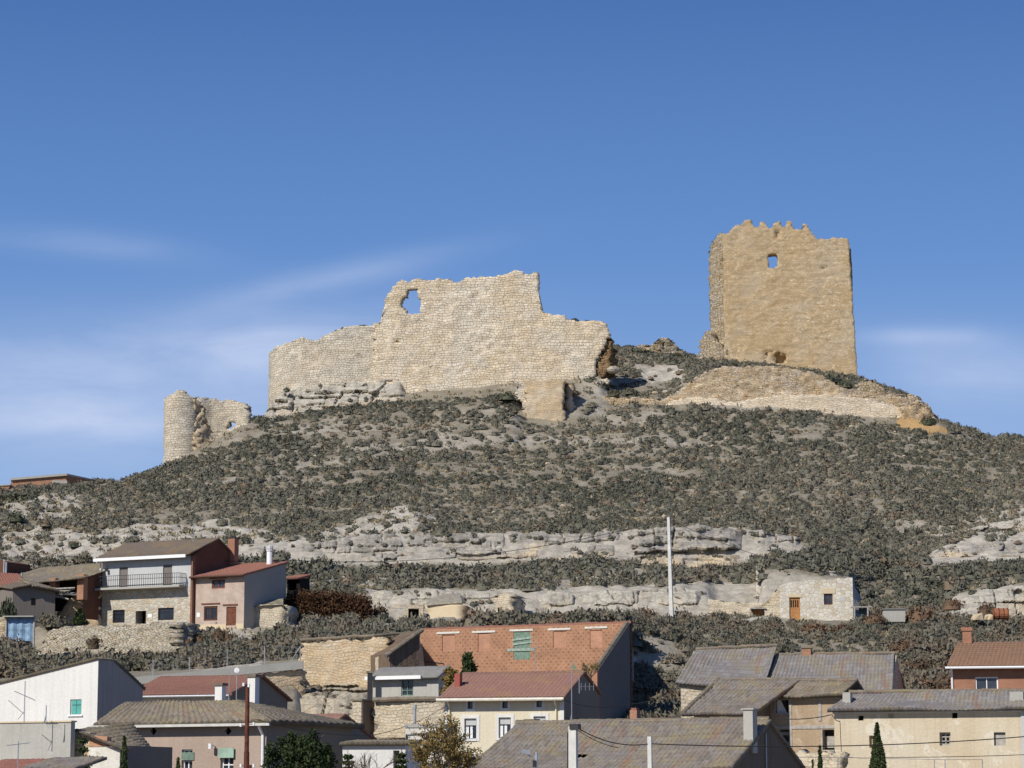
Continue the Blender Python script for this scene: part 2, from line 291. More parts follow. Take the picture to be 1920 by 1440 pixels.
def rockmat(name, cols, och, oamt=.5):
    m, t, b = newmat(name, .95); g = nd(t, 'ShaderNodeNewGeometry'); p = g.outputs['Position']
    st_ = noise(t, vmul(t, p, (.45, .45, 3.2)), 1.0, 6, .7, .4); a = noise(t, p, .28, 5, .6); f = noise(t, p, 3.5, 6, .75)
    k = len(cols); c = ramp(t, st_, [(.3+.4*i/(k-1), q) for i, q in enumerate(cols)])
    at = nd(t, 'ShaderNodeAttribute', attribute_name='v').outputs['Fac']
    oc = mth(t, 'ADD', mth(t, 'MULTIPLY', mth(t, 'SUBTRACT', 1.0, at), .55), mth(t, 'MULTIPLY', mth(t, 'SUBTRACT', a, .5), 1.6))
    c = mixc(t, mth(t, 'MULTIPLY', ramp(t, oc, [(.25, 0.0), (.5, 1.0)]), oamt), c, och)
    cr = voro(t, vmul(t, p, (.7, .7, 1.3)), 1.0, 'DISTANCE_TO_EDGE'); c = mixc(t, ramp(t, cr, [(.0, .6), (.035, 0.0)]), c, (.12, .1, .08)); vs = noise(t, vmul(t, p, (1.4, 1.4, .25)), 1.0, 4, .6); c = mixc(t, ramp(t, vs, [(.5, 0.0), (.7, .5)]), c, tuple(x*.5 for x in cols[1]))
    c = mixc(t, .7, c, ramp(t, f, [(.28, .5), (.7, 1.2)]), 'MULTIPLY'); put(t, b.inputs['Base Color'], c)
    bump(t, b, mth(t, 'ADD', f, mth(t, 'MULTIPLY', st_, 1.5)), .12, 1.0); return m
GROUND = groundmat()
CLIFF = rockmat('grey_limestone', [(.24, .22, .19), (.4, .37, .32), (.52, .48, .415)], (.66, .53, .35), .9)
CLIFFO = rockmat('cream_sandy_rock', [(.42, .37, .28), (.55, .48, .36), (.64, .57, .44)], (.6, .48, .32), .6)
CLIFFW = rockmat('pale_limestone', [(.34, .31, .26), (.52, .48, .4), (.64, .6, .51)], (.62, .51, .36), .7)
CASTLE = ashlar('castle_ashlar', [(.62, .52, .38), (.73, .64, .5), (.82, .75, .63), (.69, .58, .43), (.77, .69, .55)], (.42, .34, .23), .5, .27, (.68, .52, .32), (.66, .62, .53), .65, .6, mk=.8, rnd=.9, course=True)
CASTLE2 = ashlar('castle_grey_ashlar', [(.54, .48, .38), (.64, .58, .47), (.75, .69, .58), (.62, .53, .4)], (.36, .31, .23), .44, .24, (.68, .56, .4), (.52, .49, .43), .55, .6, .2, mk=.75, rnd=.9, course=True)
KEEP = ashlar('keep_rubble', [(.6, .44, .25), (.66, .5, .3), (.56, .41, .23), (.8, .68, .5), (.62, .46, .27), (.68, .53, .33)], (.44, .31, .17), .24, .13, (.62, .44, .23), (.7, .59, .43), .7, .6, .12, 1.0, .06, .4, .05)
KEEP2 = ashlar('keep_broken_core', [(.46, .38, .27), (.6, .52, .4), (.38, .3, .2)], (.22, .17, .11), .4, .24, (.5, .38, .22), (.5, .46, .39), .5, .6, .3, .9, .12)
RUB = ashlar('rampart_rubble', [(.56, .42, .26), (.66, .52, .35), (.48, .35, .2), (.74, .64, .49)], (.26, .18, .1), .42, .16, (.6, .43, .24), (.66, .61, .52), .7, .7, .2, mk=.9, course=True)
RUBC = masonry('rampart_core', (.36, .25, .14), (.28, .18, .1), (.1, .07, .04), .5, .24, .18, (.34, .22, .11), .5, .3, None, .14)
DRY = rubble('drystone', [(.42, .37, .28), (.56, .5, .4), (.64, .59, .5), (.5, .41, .28), (.6, .53, .4)], (.26, .21, .15), .3, .11, (.46, .42, .34), .3, .08, .03)
CYC = rubble('pale_crazy_stone', [(.6, .56, .47), (.72, .68, .58), (.54, .47, .35), (.68, .63, .55)], (.5, .45, .37), .34, .27, None, .25, .018, .02)
FIELD = rubble('field_stone', [(.42, .4, .34), (.55, .5, .4), (.48, .37, .26), (.58, .55, .48)], (.5, .46, .38), .32, .26, None, .3, .03, .06)
OCHW = ashlar('ochre_stone', [(.56, .43, .28), (.61, .48, .32), (.66, .54, .38), (.58, .44, .28)], (.44, .33, .2), .34, .17, (.62, .46, .28), (.6, .55, .45), .8, .6, .3, .9, .045, .45, course=True)
OCHG = ashlar('pale_ochre_stone', [(.56, .48, .35), (.62, .54, .41), (.68, .61, .48)], (.44, .36, .25), .34, .18, (.6, .49, .34), (.52, .49, .42), .75, .6, .3, .9, .045, .5, course=True)
WHITE = plaster('white_render', (.74, .73, .7), (.62, .61, .58), .7, .3, .3)
WHITED = plaster('old_white_render', (.74, .72, .66), (.5, .46, .38), .7, .8, .3, .03, (.46, .38, .28))
BLUEW = plaster('pale_render', (.52, .53, .53), (.44, .45, .46), .7, .6, .25)
CREAM = plaster('cream_render', (.7, .64, .49), (.62, .55, .4), .6, .4, .15)
TAUPE = plaster('taupe_render', (.42, .33, .27), (.35, .275, .225), .9, .4, .25)
GREYR = plaster('grey_render', (.46, .45, .41), (.34, .33, .3), .8, .5, .3)
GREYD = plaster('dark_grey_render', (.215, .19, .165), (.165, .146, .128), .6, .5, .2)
SIDEG = plaster('cement_render', (.38, .35, .31), (.3, .275, .24), .6, .5, .2)
WASH = plaster('flaking_limewash', (.62, .55, .42), (.54, .42, .26), .9, .38, .35, .03, (.72, .67, .57))
MUD = plaster('mud_render', (.42, .32, .22), (.36, .265, .175), .8, .7, .3, .05, (.5, .42, .32))
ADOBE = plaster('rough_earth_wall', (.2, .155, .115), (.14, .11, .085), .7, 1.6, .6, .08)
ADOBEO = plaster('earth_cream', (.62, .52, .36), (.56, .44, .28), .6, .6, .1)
CONC = plaster('concrete', (.42, .41, .37), (.33, .32, .29), .6, .7, .1)
CONCP = plain('pale_concrete_post', (.6, .59, .56), .8)
PINKB = brickm('pale_pink_brick', (.58, .45, .37), (.52, .39, .31), (.58, .5, .43), .25, .07)
BROWNB = brickm('brown_brick', (.2, .085, .05), (.16, .07, .045), (.15, .08, .055), .25, .07)
REDB = brickm('orange_brick', (.42, .2, .12), (.35, .16, .1), (.46, .3, .2), .25, .08)
REDB2 = brickm('infill_brick', (.55, .27, .16), (.48, .22, .13), (.55, .38, .27), .25, .08)
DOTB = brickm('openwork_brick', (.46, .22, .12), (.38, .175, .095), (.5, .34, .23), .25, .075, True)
ORB = brickm('clean_orange_brick', (.4, .2, .13), (.36, .175, .115), (.42, .22, .14), .25, .07)
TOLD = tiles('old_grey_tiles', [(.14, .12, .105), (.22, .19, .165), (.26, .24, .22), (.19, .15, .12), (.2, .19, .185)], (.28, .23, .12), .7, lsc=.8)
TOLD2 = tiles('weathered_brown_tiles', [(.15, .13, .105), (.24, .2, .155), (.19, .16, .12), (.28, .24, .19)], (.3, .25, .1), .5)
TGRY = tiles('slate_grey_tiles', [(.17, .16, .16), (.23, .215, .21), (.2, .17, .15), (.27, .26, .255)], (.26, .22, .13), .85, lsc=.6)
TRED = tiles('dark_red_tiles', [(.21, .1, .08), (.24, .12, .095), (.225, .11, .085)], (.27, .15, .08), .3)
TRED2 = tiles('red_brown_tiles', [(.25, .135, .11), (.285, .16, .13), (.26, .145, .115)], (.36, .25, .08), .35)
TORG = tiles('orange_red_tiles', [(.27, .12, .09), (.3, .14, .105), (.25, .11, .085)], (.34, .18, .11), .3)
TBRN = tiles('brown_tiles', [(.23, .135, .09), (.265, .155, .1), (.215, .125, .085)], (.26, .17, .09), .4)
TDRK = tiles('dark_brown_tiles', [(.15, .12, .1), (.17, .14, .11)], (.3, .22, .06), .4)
CORR = plain('grey_fibre_cement', (.22, .21, .2), .9)
WPVC = plain('white_painted_trim', (.82, .82, .82), .5, 0, .05)
GALV = plain('galvanised_metal', (.45, .47, .5), .4, .6)
IRON = plain('black_iron', (.045, .045, .05), .5, .3)
RUST = plain('rusty_steel', (.13, .045, .03), .7, .3, .4, 8)
REDP = plain('red_painted_render', (.32, .09, .07), .8)
WOODB = plain('brown_wood', (.15, .055, .03), .6, 0, .3, 6)
WOODD = plain('golden_wood', (.4, .19, .07), .6, 0, .3, 6)
WOODG = plain('grey_timber', (.36, .34, .31), .9, 0, .3, 5)
GREENP = plain('green_paint', (.16, .235, .185), .7, 0, .35, 5)
TEALP = plain('turquoise_shutter', (.1, .36, .32), .6, 0, .15, 3)
SHUT = plain('roller_shutter', (.17, .15, .14), .6, 0, .1)
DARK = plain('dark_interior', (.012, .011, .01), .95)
BLUES = plain('blue_plastic_sheet', (.22, .33, .46), .4, 0, .5, 2)
CLOTH = plain('pale_green_cloth', (.3, .42, .34), .9, 0, .2)
CURT = plain('white_curtain', (.75, .76, .78), .9, 0, .1)
BARK = plain('bark', (.12, .09, .065), .95, 0, .3, 8)
CABLE = plain('black_cable', (.03, .03, .03), .6)
def glassm():
    m, t, b = newmat('window_glass', .12, 0, .6); n = noise(t, UV(t), 1.5, 3); put(t, b.inputs['Base Color'], ramp(t, n, [(.3, (.015, .02, .03)), (.7, (.05, .06, .08))])); return m
GLASS = glassm()
L_SCRUB = leafm('scrub_leaves', [(.092, .092, .068), (.128, .124, .094), (.165, .154, .118), (.17, .128, .09), (.29, .245, .17)])
L_SHRUB = leafm('shrub_leaves', [(.095, .092, .062), (.135, .125, .088), (.17, .15, .108), (.175, .12, .08)], True)
L_HEDGE = leafm('rust_hedge_leaves', [(.055, .03, .018), (.095, .05, .026), (.13, .075, .035)])
L_GREEN = leafm('dark_green_leaves', [(.025, .04, .015), (.05, .072, .026), (.085, .105, .04)])
L_CYP = leafm('cypress_leaves', [(.03, .045, .018), (.055, .075, .028), (.09, .1, .04)])
L_AUT = leafm('autumn_leaves', [(.1, .1, .03), (.22, .16, .05), (.3, .19, .07), (.2, .11, .045)])
L_DRY = leafm('dry_grass', [(.16, .13, .08), (.28, .23, .14), (.36, .31, .2)])
# ------------------------------------------------------------------ terrain
def LN(pts, z=False):
    T, D, Zz = [], [], []
    for px, d, py in pts:
        if z: x = (px-960)/FP*d; T.append(x/d); Zz.append(py)
        else: p = P(px, py, d); T.append(p.x/d); Zz.append(p.z)
        D.append(d)
    return np.array(T), np.array(D), np.array(Zz)
LINES = [
 LN([(-4000, 90, -2.6), (6000, 90, -2.6)], True),
 LN([(-4000, 125, -2.2), (300, 125, -1.2), (700, 128, -.8), (1100, 140, .0), (1300, 145, 0), (6000, 145, 0)], True),
 LN([(-1000, 148, 1360), (0, 150, 1350), (250, 152, 1350), (560, 149, 1390), (840, 150, 1402), (860, 158, 1345), (1130, 166, 1356), (1300, 168, 1362), (1700, 170, 1345), (2000, 170, 1330), (3000, 170, 1330)]),
 LN([(-1000, 160, 1300), (0, 158, 1290), (240, 157.6, 1275), (400, 158.6, 1264), (555, 160.5, 1254), (575, 162.5, 1292), (700, 162.5, 1300), (790, 172, 1300), (850, 174, 1300), (1150, 171, 1300), (1190, 176, 1335), (1300, 178, 1330), (1700, 180, 1300), (2000, 180, 1290), (3000, 180, 1290)]),
 LN([(-1000, 172, 1272), (0, 170, 1265), (200, 168, 1262), (350, 166, 1256), (555, 165, 1238), (572, 166, 1232), (780, 168, 1225), (800, 182, 1186), (1170, 178, 1178), (1190, 186, 1300), (1400, 188, 1280), (1700, 188, 1268), (2000, 188, 1266), (3000, 188, 1266)]),
 LN([(-1000, 192, 1225), (0, 192, 1212), (46, 192.5, 1216), (60, 195.8, 1252), (340, 191.6, 1252), (358, 192, 1225), (500, 194, 1200), (600, 193, 1182), (800, 192, 1174), (1170, 190, 1168), (1300, 192, 1205), (1450, 194, 1200), (1600, 195, 1200), (1800, 195, 1208), (2000, 195, 1215), (3000, 195, 1215)]),
 LN([(-1000, 199, 1210), (0, 198, 1205), (70, 199, 1180), (350, 196, 1174), (375, 199, 1180), (500, 200, 1174), (700, 199, 1165), (800, 199, 1162), (1000, 199, 1158), (1250, 200, 1157), (1450, 201, 1162), (1600, 201, 1166), (1750, 201, 1168), (1920, 201, 1172), (3000, 201, 1180)]),
 LN([(-1000, 207, 1200), (0, 207, 1185), (350, 207, 1176), (500, 207, 1170), (700, 207, 1161), (800, 207, 1158), (1000, 207, 1154), (1250, 207, 1153), (1450, 207, 1158), (1600, 207, 1162), (1750, 207, 1164), (1920, 207, 1168), (3000, 207, 1175)]),
 LN([(-1000, 213, 1120), (0, 213, 1120), (200, 213, 1110), (540, 213, 1112), (690, 211, 1112), (720, 211, 1110), (800, 210.5, 1112), (900, 210.5, 1118), (975, 210.5, 1115), (1020, 211, 1112), (1080, 210.5, 1118), (1130, 210.5, 1105), (1250, 210.5, 1103), (1325, 210.5, 1107), (1345, 210.5, 1128), (1420, 210.5, 1130), (1432, 210.5, 1064), (1500, 210.5, 1066), (1590, 210.5, 1082), (1610, 212, 1120), (1650, 213, 1142), (1760, 213, 1140), (1800, 212, 1120), (1860, 211, 1105), (1920, 211, 1100), (3000, 211, 1100)]),
 LN([(-1000, 222, 1080), (0, 222, 1070), (200, 223, 1062), (540, 223, 1062), (650, 223, 1062), (760, 223, 1064), (950, 223, 1062), (1040, 223, 1046), (1160, 223, 1044), (1200, 223, 1056), (1300, 223, 1060), (1400, 223, 1054), (1430, 223, 1034), (1500, 223, 1040), (1600, 223, 1050), (1740, 223, 1054), (1800, 223, 1053), (1920, 223, 1050), (3000, 223, 1045)]),
 LN([(-1000, 228, 1060), (0, 228, 1045), (200, 228, 1035), (540, 227, 1022), (640, 226.5, 1014), (700, 226.5, 1004), (850, 226.5, 1000), (1000, 226.5, 1002), (1080, 226.5, 1000), (1160, 226.5, 994), (1280, 226.5, 987), (1390, 226.5, 994), (1420, 227, 999), (1500, 227, 1008), (1560, 227, 1022), (1600, 227, 1030), (1700, 227, 1035), (1740, 226.5, 1040), (1790, 226.5, 1020), (1920, 226.5, 1008), (3000, 226.5, 1003)]),
 LN([(-1000, 234, 1030), (0, 234, 1010), (200, 234, 990), (400, 234, 990), (550, 233, 994), (640, 233, 988), (690, 234, 968), (780, 234, 955), (830, 234, 972), (900, 234, 982), (1100, 234, 974), (1300, 234, 965), (1500, 234, 975), (1700, 234, 998), (1800, 234, 990), (1920, 234, 972), (3000, 234, 965)]),
 LN([(-1000, 244, 980), (0, 244, 955), (100, 244, 945), (200, 244, 945), (350, 244, 935), (500, 244, 930), (700, 244, 922), (1000, 244, 922), (1300, 244, 920), (1500, 244, 924), (1800, 244, 936), (1920, 244, 930), (3000, 244, 925)]),
 LN([(-1000, 253, 960), (-100, 253, 935), (0, 253, 920), (60, 253, 910), (150, 253, 908), (230, 255, 903), (280, 256, 890), (310, 257, 885), (400, 257, 868), (500, 257, 858), (700, 257, 853), (1000, 257, 856), (1300, 257, 856), (1500, 257, 860), (1750, 257, 868), (1920, 257, 872), (3000, 257, 880)]),
 LN([(-1000, 264, 990), (0, 264, 950), (230, 263, 920), (300, 262, 877), (345, 263, 855), (400, 265, 825), (450, 266, 800), (480, 268, 786), (520, 268, 790), (600, 268, 780), (700, 268, 770), (850, 268, 762), (960, 267, 768), (985, 267, 791), (1080, 267, 791), (1130, 269, 780), (1180, 269, 769), (1250, 269, 761), (1350, 269, 771), (1500, 269, 777), (1600, 269, 785), (1700, 269, 790), (1760, 268, 792), (1860, 267, 838), (1920, 267, 842), (3000, 267, 870)]),
 LN([(-1000, 275, 1020), (0, 275, 980), (310, 274, 900), (400, 274, 850), (480, 275, 802), (510, 276, 772), (600, 276, 762), (760, 275, 740), (970, 273.5, 719), (1085, 273.5, 708), (1125, 273, 706), (1150, 275, 732), (1250, 275, 738), (1300, 275, 704), (1350, 275, 692), (1450, 275, 692), (1550, 275, 715), (1600, 275, 735), (1700, 275, 755), (1760, 275, 792), (1860, 275, 822), (1920, 275, 821), (3000, 275, 850)]),
 LN([(-1000, 286, 1050), (0, 286, 1000), (310, 286, 930), (400, 286, 880), (480, 286, 830), (520, 288, 800), (700, 288, 720), (1000, 287, 670), (1120, 286, 655), (1150, 286, 668), (1200, 286, 672), (1300, 286, 682), (1330, 287, 678), (1450, 287, 688), (1520, 287, 695), (1605, 287, 708), (1650, 287, 725), (1720, 287, 752), (1750, 286, 795), (1860, 286, 835), (1920, 286, 835), (3000, 286, 860)]),
 LN([(-1000, 296, 1080), (0, 296, 1030), (310, 296, 970), (480, 296, 860), (600, 296, 780), (1000, 296, 690), (1100, 296, 660), (1150, 296, 652), (1200, 296, 653), (1300, 296, 664), (1600, 296, 712), (1700, 296, 760), (1750, 296, 800), (1860, 296, 850), (1920, 296, 850), (3000, 296, 880)]),
 LN([(-1000, 330, 1200), (300, 330, 1100), (1000, 330, 850), (1500, 330, 850), (2000, 330, 1000), (3000, 330, 1100)]),
 LN([(-4000, 480, -6), (6000, 480, -6)], True)]
def ground(X, Y, nz=True):
    X = np.atleast_1d(np.asarray(X, float)); Y = np.atleast_1d(np.asarray(Y, float)); t = X/Y; D = []; Zz = []
    for T, d, z in LINES:
        D.append(np.interp(t, T, d)); Zz.append(np.interp(t, T, z))
    D = np.maximum.accumulate(np.array(D)+np.arange(len(LINES))[:, None]*1e-3, 0); Zz = np.array(Zz)
    out = Zz[0].copy()
    for k in range(len(LINES)-1):
        s = (Y >= D[k]) & (Y <= D[k+1]+1e-6); w = np.clip((Y-D[k])/np.maximum(D[k+1]-D[k], 1e-3), 0, 1); out = np.where(s, Zz[k]*(1-w)+Zz[k+1]*w, out)
    out = np.where(Y > D[-1], Zz[-1], out)
    if nz:
        a = np.clip((Y-150)/30, .15, 1)
        out = out+a*(1.0*fbm(X/9, Y/9, 3, 3)*.7+.9*fbm(X/2.2, Y/2.2, 11, 4)*.5)
    return out
def gz(x, y): return float(ground([x], [y], False)[0])
# zones where the pale rock shows through (density of scrub, rockiness)
ZON = [([(0, 1005), (60, 985), (180, 1000), (260, 985), (330, 1000), (540, 1010), (520, 1050), (300, 1050), (180, 1060), (0, 1070)], .14, 1),
 ([(0, 940), (60, 925), (130, 930), (190, 948), (130, 975), (60, 975), (0, 985)], .15, .8),
 ([(190, 990), (420, 978), (560, 1000), (640, 988), (700, 962), (760, 948), (800, 958), (825, 980), (760, 1002), (640, 1012), (560, 1020), (450, 1020), (300, 1030)], .17, 1),
 ([(540, 1016), (700, 1003), (1180, 994), (1400, 990), (1500, 1012), (1500, 1052), (1180, 1052), (540, 1060)], .2, .9),
 ([(1735, 1045), (1790, 1012), (1925, 1000), (2400, 1000), (2400, 1050), (1735, 1056)], .08, 1),
 ([(1700, 1000), (1790, 968), (1925, 950), (2300, 950), (2300, 1000), (1790, 1012)], .4, .8),
 ([(540, 1068), (700, 1070), (820, 1085), (700, 1105), (560, 1110)], .5, .8),
 ([(1000, 1100), (1060, 1070), (1190, 1062), (1230, 1075), (1100, 1105), (1020, 1122)], .35, .6),
 ([(690, 1105), (1080, 1105), (1600, 1080), (1600, 1160), (690, 1162)], .0, .9),
 ([(1770, 1120), (1850, 1100), (2300, 1095), (2300, 1160), (1790, 1160)], .1, .8),
 ([(1600, 1148), (1800, 1150), (1800, 1165), (1600, 1165)], .3, .5),
 ([(430, 1165), (600, 1158), (800, 1158), (880, 1162), (780, 1185), (560, 1195), (430, 1190)], .12, .3),
 ([(480, 770), (760, 730), (760, 745), (620, 770), (500, 790)], .05, 1),
 ([(1190, 685), (1290, 680), (1280, 715), (1200, 715)], .1, 1),
 ([(780, 812), (1060, 818), (1290, 815), (1290, 832), (1000, 838), (780, 828)], .35, .5),
 ([(640, 838), (850, 830), (900, 838), (760, 850), (640, 852)], .3, .6),
 ([(1630, 960), (1690, 975), (1780, 985), (1700, 1005), (1630, 985)], .25, .4),
 ([(358, 1180), (470, 1185), (520, 1215), (480, 1262), (358, 1255)], .16, .9), ([(480, 800), (640, 790), (760, 800), (640, 812), (500, 815)], .35, .5), ([(520, 868), (680, 850), (760, 858), (620, 880), (520, 884)], .35, .4), ([(900, 765), (985, 750), (985, 800), (900, 800)], .4, .4), ([(1120, 775), (1250, 772), (1260, 785), (1120, 800)], .4, .4), ([(380, 900), (520, 880), (540, 890), (400, 915)], .4, .4)]
OCH = [([(1690, 782), (1730, 788), (1785, 808), (1765, 815), (1720, 808), (1680, 795)], 1)]
def grid_terrain():
    px = np.concatenate([np.arange(-1600, -60, 60), np.arange(-60, 1980, 4.5), np.arange(1980, 3600, 60)])
    yy_ = np.concatenate([np.arange(90, 146, 2.0), np.arange(146, 200, .5), np.arange(200, 300, .32), np.arange(300, 480, 6)])
    T = (px-960)/FP/CT; Yg, Tg = np.meshgrid(yy_, T, indexing='ij'); Xg = Tg*Yg; Zg = ground(Xg.ravel(), Yg.ravel()).reshape(Xg.shape)
    f = Yg*CT+Zg*ST; qx = 960+FP*Xg/f; qy = 720-FP*(-Yg*ST+Zg*CT)/f; jx = qx+30*fbm(Xg/3, Yg/3, 31); jy = qy+22*fbm(Xg/3, Yg/3, 41)
    rk = np.zeros(Xg.shape); oc = np.zeros(Xg.shape)
    for pl, dn, r in ZON: rk = np.maximum(rk, inpoly(jx, jy, pl)*r)
    for pl, r in OCH: oc = np.maximum(oc, inpoly(jx, jy, pl)*1.0)
    # ledgy steps on rocky ground
    Zg = Zg+rk*(np.abs(vn(Xg/1.7, Yg/.9, 5)-.5)*.9-.2)
    n, m = Xg.shape; V = np.stack([Xg, Yg, Zg], -1).reshape(-1, 3); i = np.arange(n-1)[:, None]*m+np.arange(m-1)[None]; F = np.stack([i, i+1, i+m+1, i+m], -1).reshape(-1, 4)
    tag(mesh_np('hillside', V, F, GROUND, None, {'rock': rk.ravel(), 'ochre': oc.ravel()}, smooth=True), kind='structure')
grid_terrain()
g_ = MB(); g_.poly([(-6000, -6000, -1.75), (6000, -6000, -1.75), (6000, 9000, -1.75), (-6000, 9000, -1.75)])
gm, gt, gb = newmat('plain_ground', .95); gp = nd(gt, 'ShaderNodeNewGeometry').outputs['Position']
put(gt, gb.inputs['Base Color'], ramp(gt, noise(gt, gp, .2, 8), [(.3, (.16, .13, .09)), (.7, (.28, .25, .18))])); tag(g_.build('ground', gm), kind='structure')
# ------------------------------------------------------------------ cliffs
from mathutils.bvhtree import BVHTree
ROCKS = []
def rock_face(name, top, bot, dt, db, mat, gash=[], amp=.55, seed=0, step=2.0, label=None, cat=None, back=2.5, stry=.5):
    tx, ty = zip(*top); bx_, by_ = zip(*bot); px = np.arange(tx[0], tx[-1]+.1, step); nv = 46
    v = np.linspace(0, 1, nv)[:, None]; tp = np.interp(px, tx, ty)[None]+7*fbm(px/22, px*0, seed+70, 4)[None]*2; bt = np.interp(px, bx_, by_)[None]
    PY = bt*(1-v)+tp*v; PX = px[None]+0*v; D = db*(1-v)+dt*v
    dx = (PX-960)/FP; dy = (720-PY)/FP; k = D/(CT-dy*ST); X = dx*k; Z = (ST+dy*CT)*k; Y = D.copy()+0*X
    zz = Z+.35*fbm(X/5, Z*0, seed+3, 3)*2; lay = np.floor(zz/stry+.6*fbm(X/9, zz/2, seed+9)); r = _h(lay, np.floor(X/2.6+lay*.37), seed+1)
    off = (vn(lay*1.7, X/3.5, seed+2)-.45)*1.1+(r-.5)*.95+(np.abs(vn(X/1.3, Z*.15, seed+14)-.5) < .035)*-.9+fbm(X/1.1, Z/.6, seed+5, 4)*.8+fbm(X/5, Z/5, seed+6, 3)*1.3
    frz = np.minimum(1, np.minimum(PX-tx[0], tx[-1]-PX)/30.0); off = off*amp
    for (x0, x1, yc, th, dp) in gash:
        yl = yc+5*fbm(PX/25, PX*0, seed+21); w = th*(.55+.9*vn(PX/14, PX*0+3, seed+22)); kk = (np.abs(PY-yl) < w/2) & (PX > x0) & (PX < x1); off = np.where(kk, -dp, off)
        up = (PY < yl-w/2) & (PY > yl-w/2-8) & (PX > x0) & (PX < x1); off = np.where(up, np.maximum(off, .15)+.1, off)
    Y = Y-off*np.clip(frz, 0, 1)+(1-np.clip(frz, 0, 1))*1.2
    # crown row folded back into the hill
    X2 = np.vstack([X, X[-1:]*1.0]); Y2 = np.vstack([Y, Y[-1:]+back]); Z2 = np.vstack([Z, Z[-1:]+.05]); vv = np.vstack([v+0*X, np.ones((1, X.shape[1]))])
    n, m = X2.shape; V = np.stack([X2, Y2, Z2], -1).reshape(-1, 3); i = np.arange(n-1)[:, None]*m+np.arange(m-1)[None]; F = np.stack([i, i+1, i+m+1, i+m], -1).reshape(-1, 4)
    o = mesh_np(name, V, F, mat, None, {'v': vv.ravel()}, smooth=False); ROCKS.append(BVHTree.FromPolygons([tuple(q) for q in V.tolist()], F.tolist()))
    return tag(o, kind='structure')
rock_face('cliff', [(536, 1026), (560, 1020), (640, 1012), (700, 1002), (800, 1000), (860, 996), (900, 999), (950, 1000), (1000, 997), (1060, 999), (1120, 996), (1160, 992), (1178, 1000)],
 [(536, 1068), (640, 1072), (760, 1075), (860, 1074), (950, 1070), (1040, 1054), (1178, 1050)], 226, 223.2, CLIFF,
 [(700, 745, 1034, 4, .8), (720, 765, 1050, 5, 1.0), (745, 775, 1046, 4, .9), (830, 990, 1052, 7, 1.6), (855, 940, 1042, 7, 1.8), (880, 900, 1018, 5, .9), (1055, 1072, 1038, 6, 1.0), (560, 590, 1060, 7, .8)], seed=1)
rock_face('cliff', [(1170, 1004), (1185, 992), (1230, 988), (1290, 986), (1345, 987), (1392, 991), (1398, 1000)], [(1170, 1052), (1230, 1066), (1300, 1066), (1398, 1060)], 225.4, 222.2, CLIFF,
 [(1190, 1400, 1037, 5, 1.5), (1290, 1398, 1032, 6, 1.9), (1220, 1290, 1034, 3, .9)], amp=.6, seed=12)
rock_face('cliff', [(1398, 1000), (1420, 996), (1460, 1002), (1500, 1012), (1520, 1022)], [(1398, 1052), (1440, 1056), (1520, 1045)], 226.4, 223.6, CLIFF, [], seed=23)
rock_face('cliff', [(1740, 1042), (1760, 1030), (1800, 1020), (1860, 1018), (1925, 1008), (2200, 1000)], [(1740, 1052), (1800, 1054), (1925, 1052), (2200, 1050)], 226, 223.4, CLIFF, [(1800, 1920, 1044, 3, .8)], seed=31)
rock_face('cliff', [(1770, 1002), (1850, 985), (1925, 972), (2200, 965)], [(1770, 1006), (1850, 1004), (1925, 996), (2200, 990)], 231, 229.5, CLIFFW, [], seed=35, amp=.5)
rock_face('pale_cliff', [(1000, 1122), (1030, 1112), (1080, 1118), (1110, 1109), (1150, 1105), (1200, 1106), (1250, 1103), (1300, 1104), (1325, 1108), (1334, 1120)], [(1000, 1150), (1080, 1160), (1334, 1166)], 209.5, 207.8, CLIFFW,
 [(1115, 1180, 1140, 9, 2.2), (1140, 1185, 1136, 6, 2.0), (1235, 1258, 1138, 8, 1.6)], amp=.45, seed=41, stry=1.1)
rock_face('pale_cliff', [(688, 1116), (710, 1108), (760, 1112), (800, 1110), (850, 1108), (890, 1113), (930, 1112), (975, 1118), (1005, 1130)], [(688, 1172), (800, 1168), (1005, 1166)], 209.8, 208, CLIFFW, [], amp=.4, seed=47, stry=1.3)
rock_face('pale_cliff', [(1420, 1060), (1440, 1064), (1470, 1068), (1500, 1064), (1540, 1072), (1600, 1084)], [(1420, 1120), (1500, 1120), (1600, 1120)], 211.5, 209.8, CLIFFW, [], amp=.3, seed=53, stry=1.5)
rock_face('pale_cliff', [(1790, 1132), (1830, 1112), (1870, 1102), (1925, 1098), (2200, 1092)], [(1790, 1158), (1870, 1165), (1925, 1168), (2200, 1170)], 210, 207, CLIFFW, [(1880, 1920, 1130, 3, .6)], amp=.5, seed=57)
rock_face('castle_rock', [(478, 790), (500, 768), (508, 752), (545, 730), (600, 723), (680, 714), (750, 706), (768, 738)], [(478, 800), (520, 788), (600, 778), (700, 765), (768, 752)], 276, 271.5, CLIFFW,
 [(515, 540, 752, 4, 1.2), (560, 640, 745, 3, .8), (575, 610, 757, 3, .8), (640, 690, 735, 3, .7), (590, 630, 738, 3, .7)], amp=.6, seed=61)
rock_face('ledge_rock', [(300, 1338), (420, 1338), (500, 1330), (560, 1302), (620, 1298), (700, 1300)], [(300, 1400), (500, 1405), (700, 1402)], 157.5, 150, CLIFFO, [], amp=.7, seed=67, stry=1.2)
rock_face('ledge_rock', [(400, 1330), (470, 1318), (540, 1290), (600, 1284), (640, 1282), (710, 1290)], [(400, 1345), (540, 1330), (710, 1325)], 160.5, 156.5, CLIFFO, [(600, 690, 1287, 3, .9)], amp=.6, seed=71, stry=1.6)
rock_face('ledge_rock', [(780, 1352), (800, 1342), (850, 1330), (880, 1332)], [(780, 1400), (880, 1400)], 153, 148, CLIFFO, [], amp=.5, seed=73, stry=1.3)
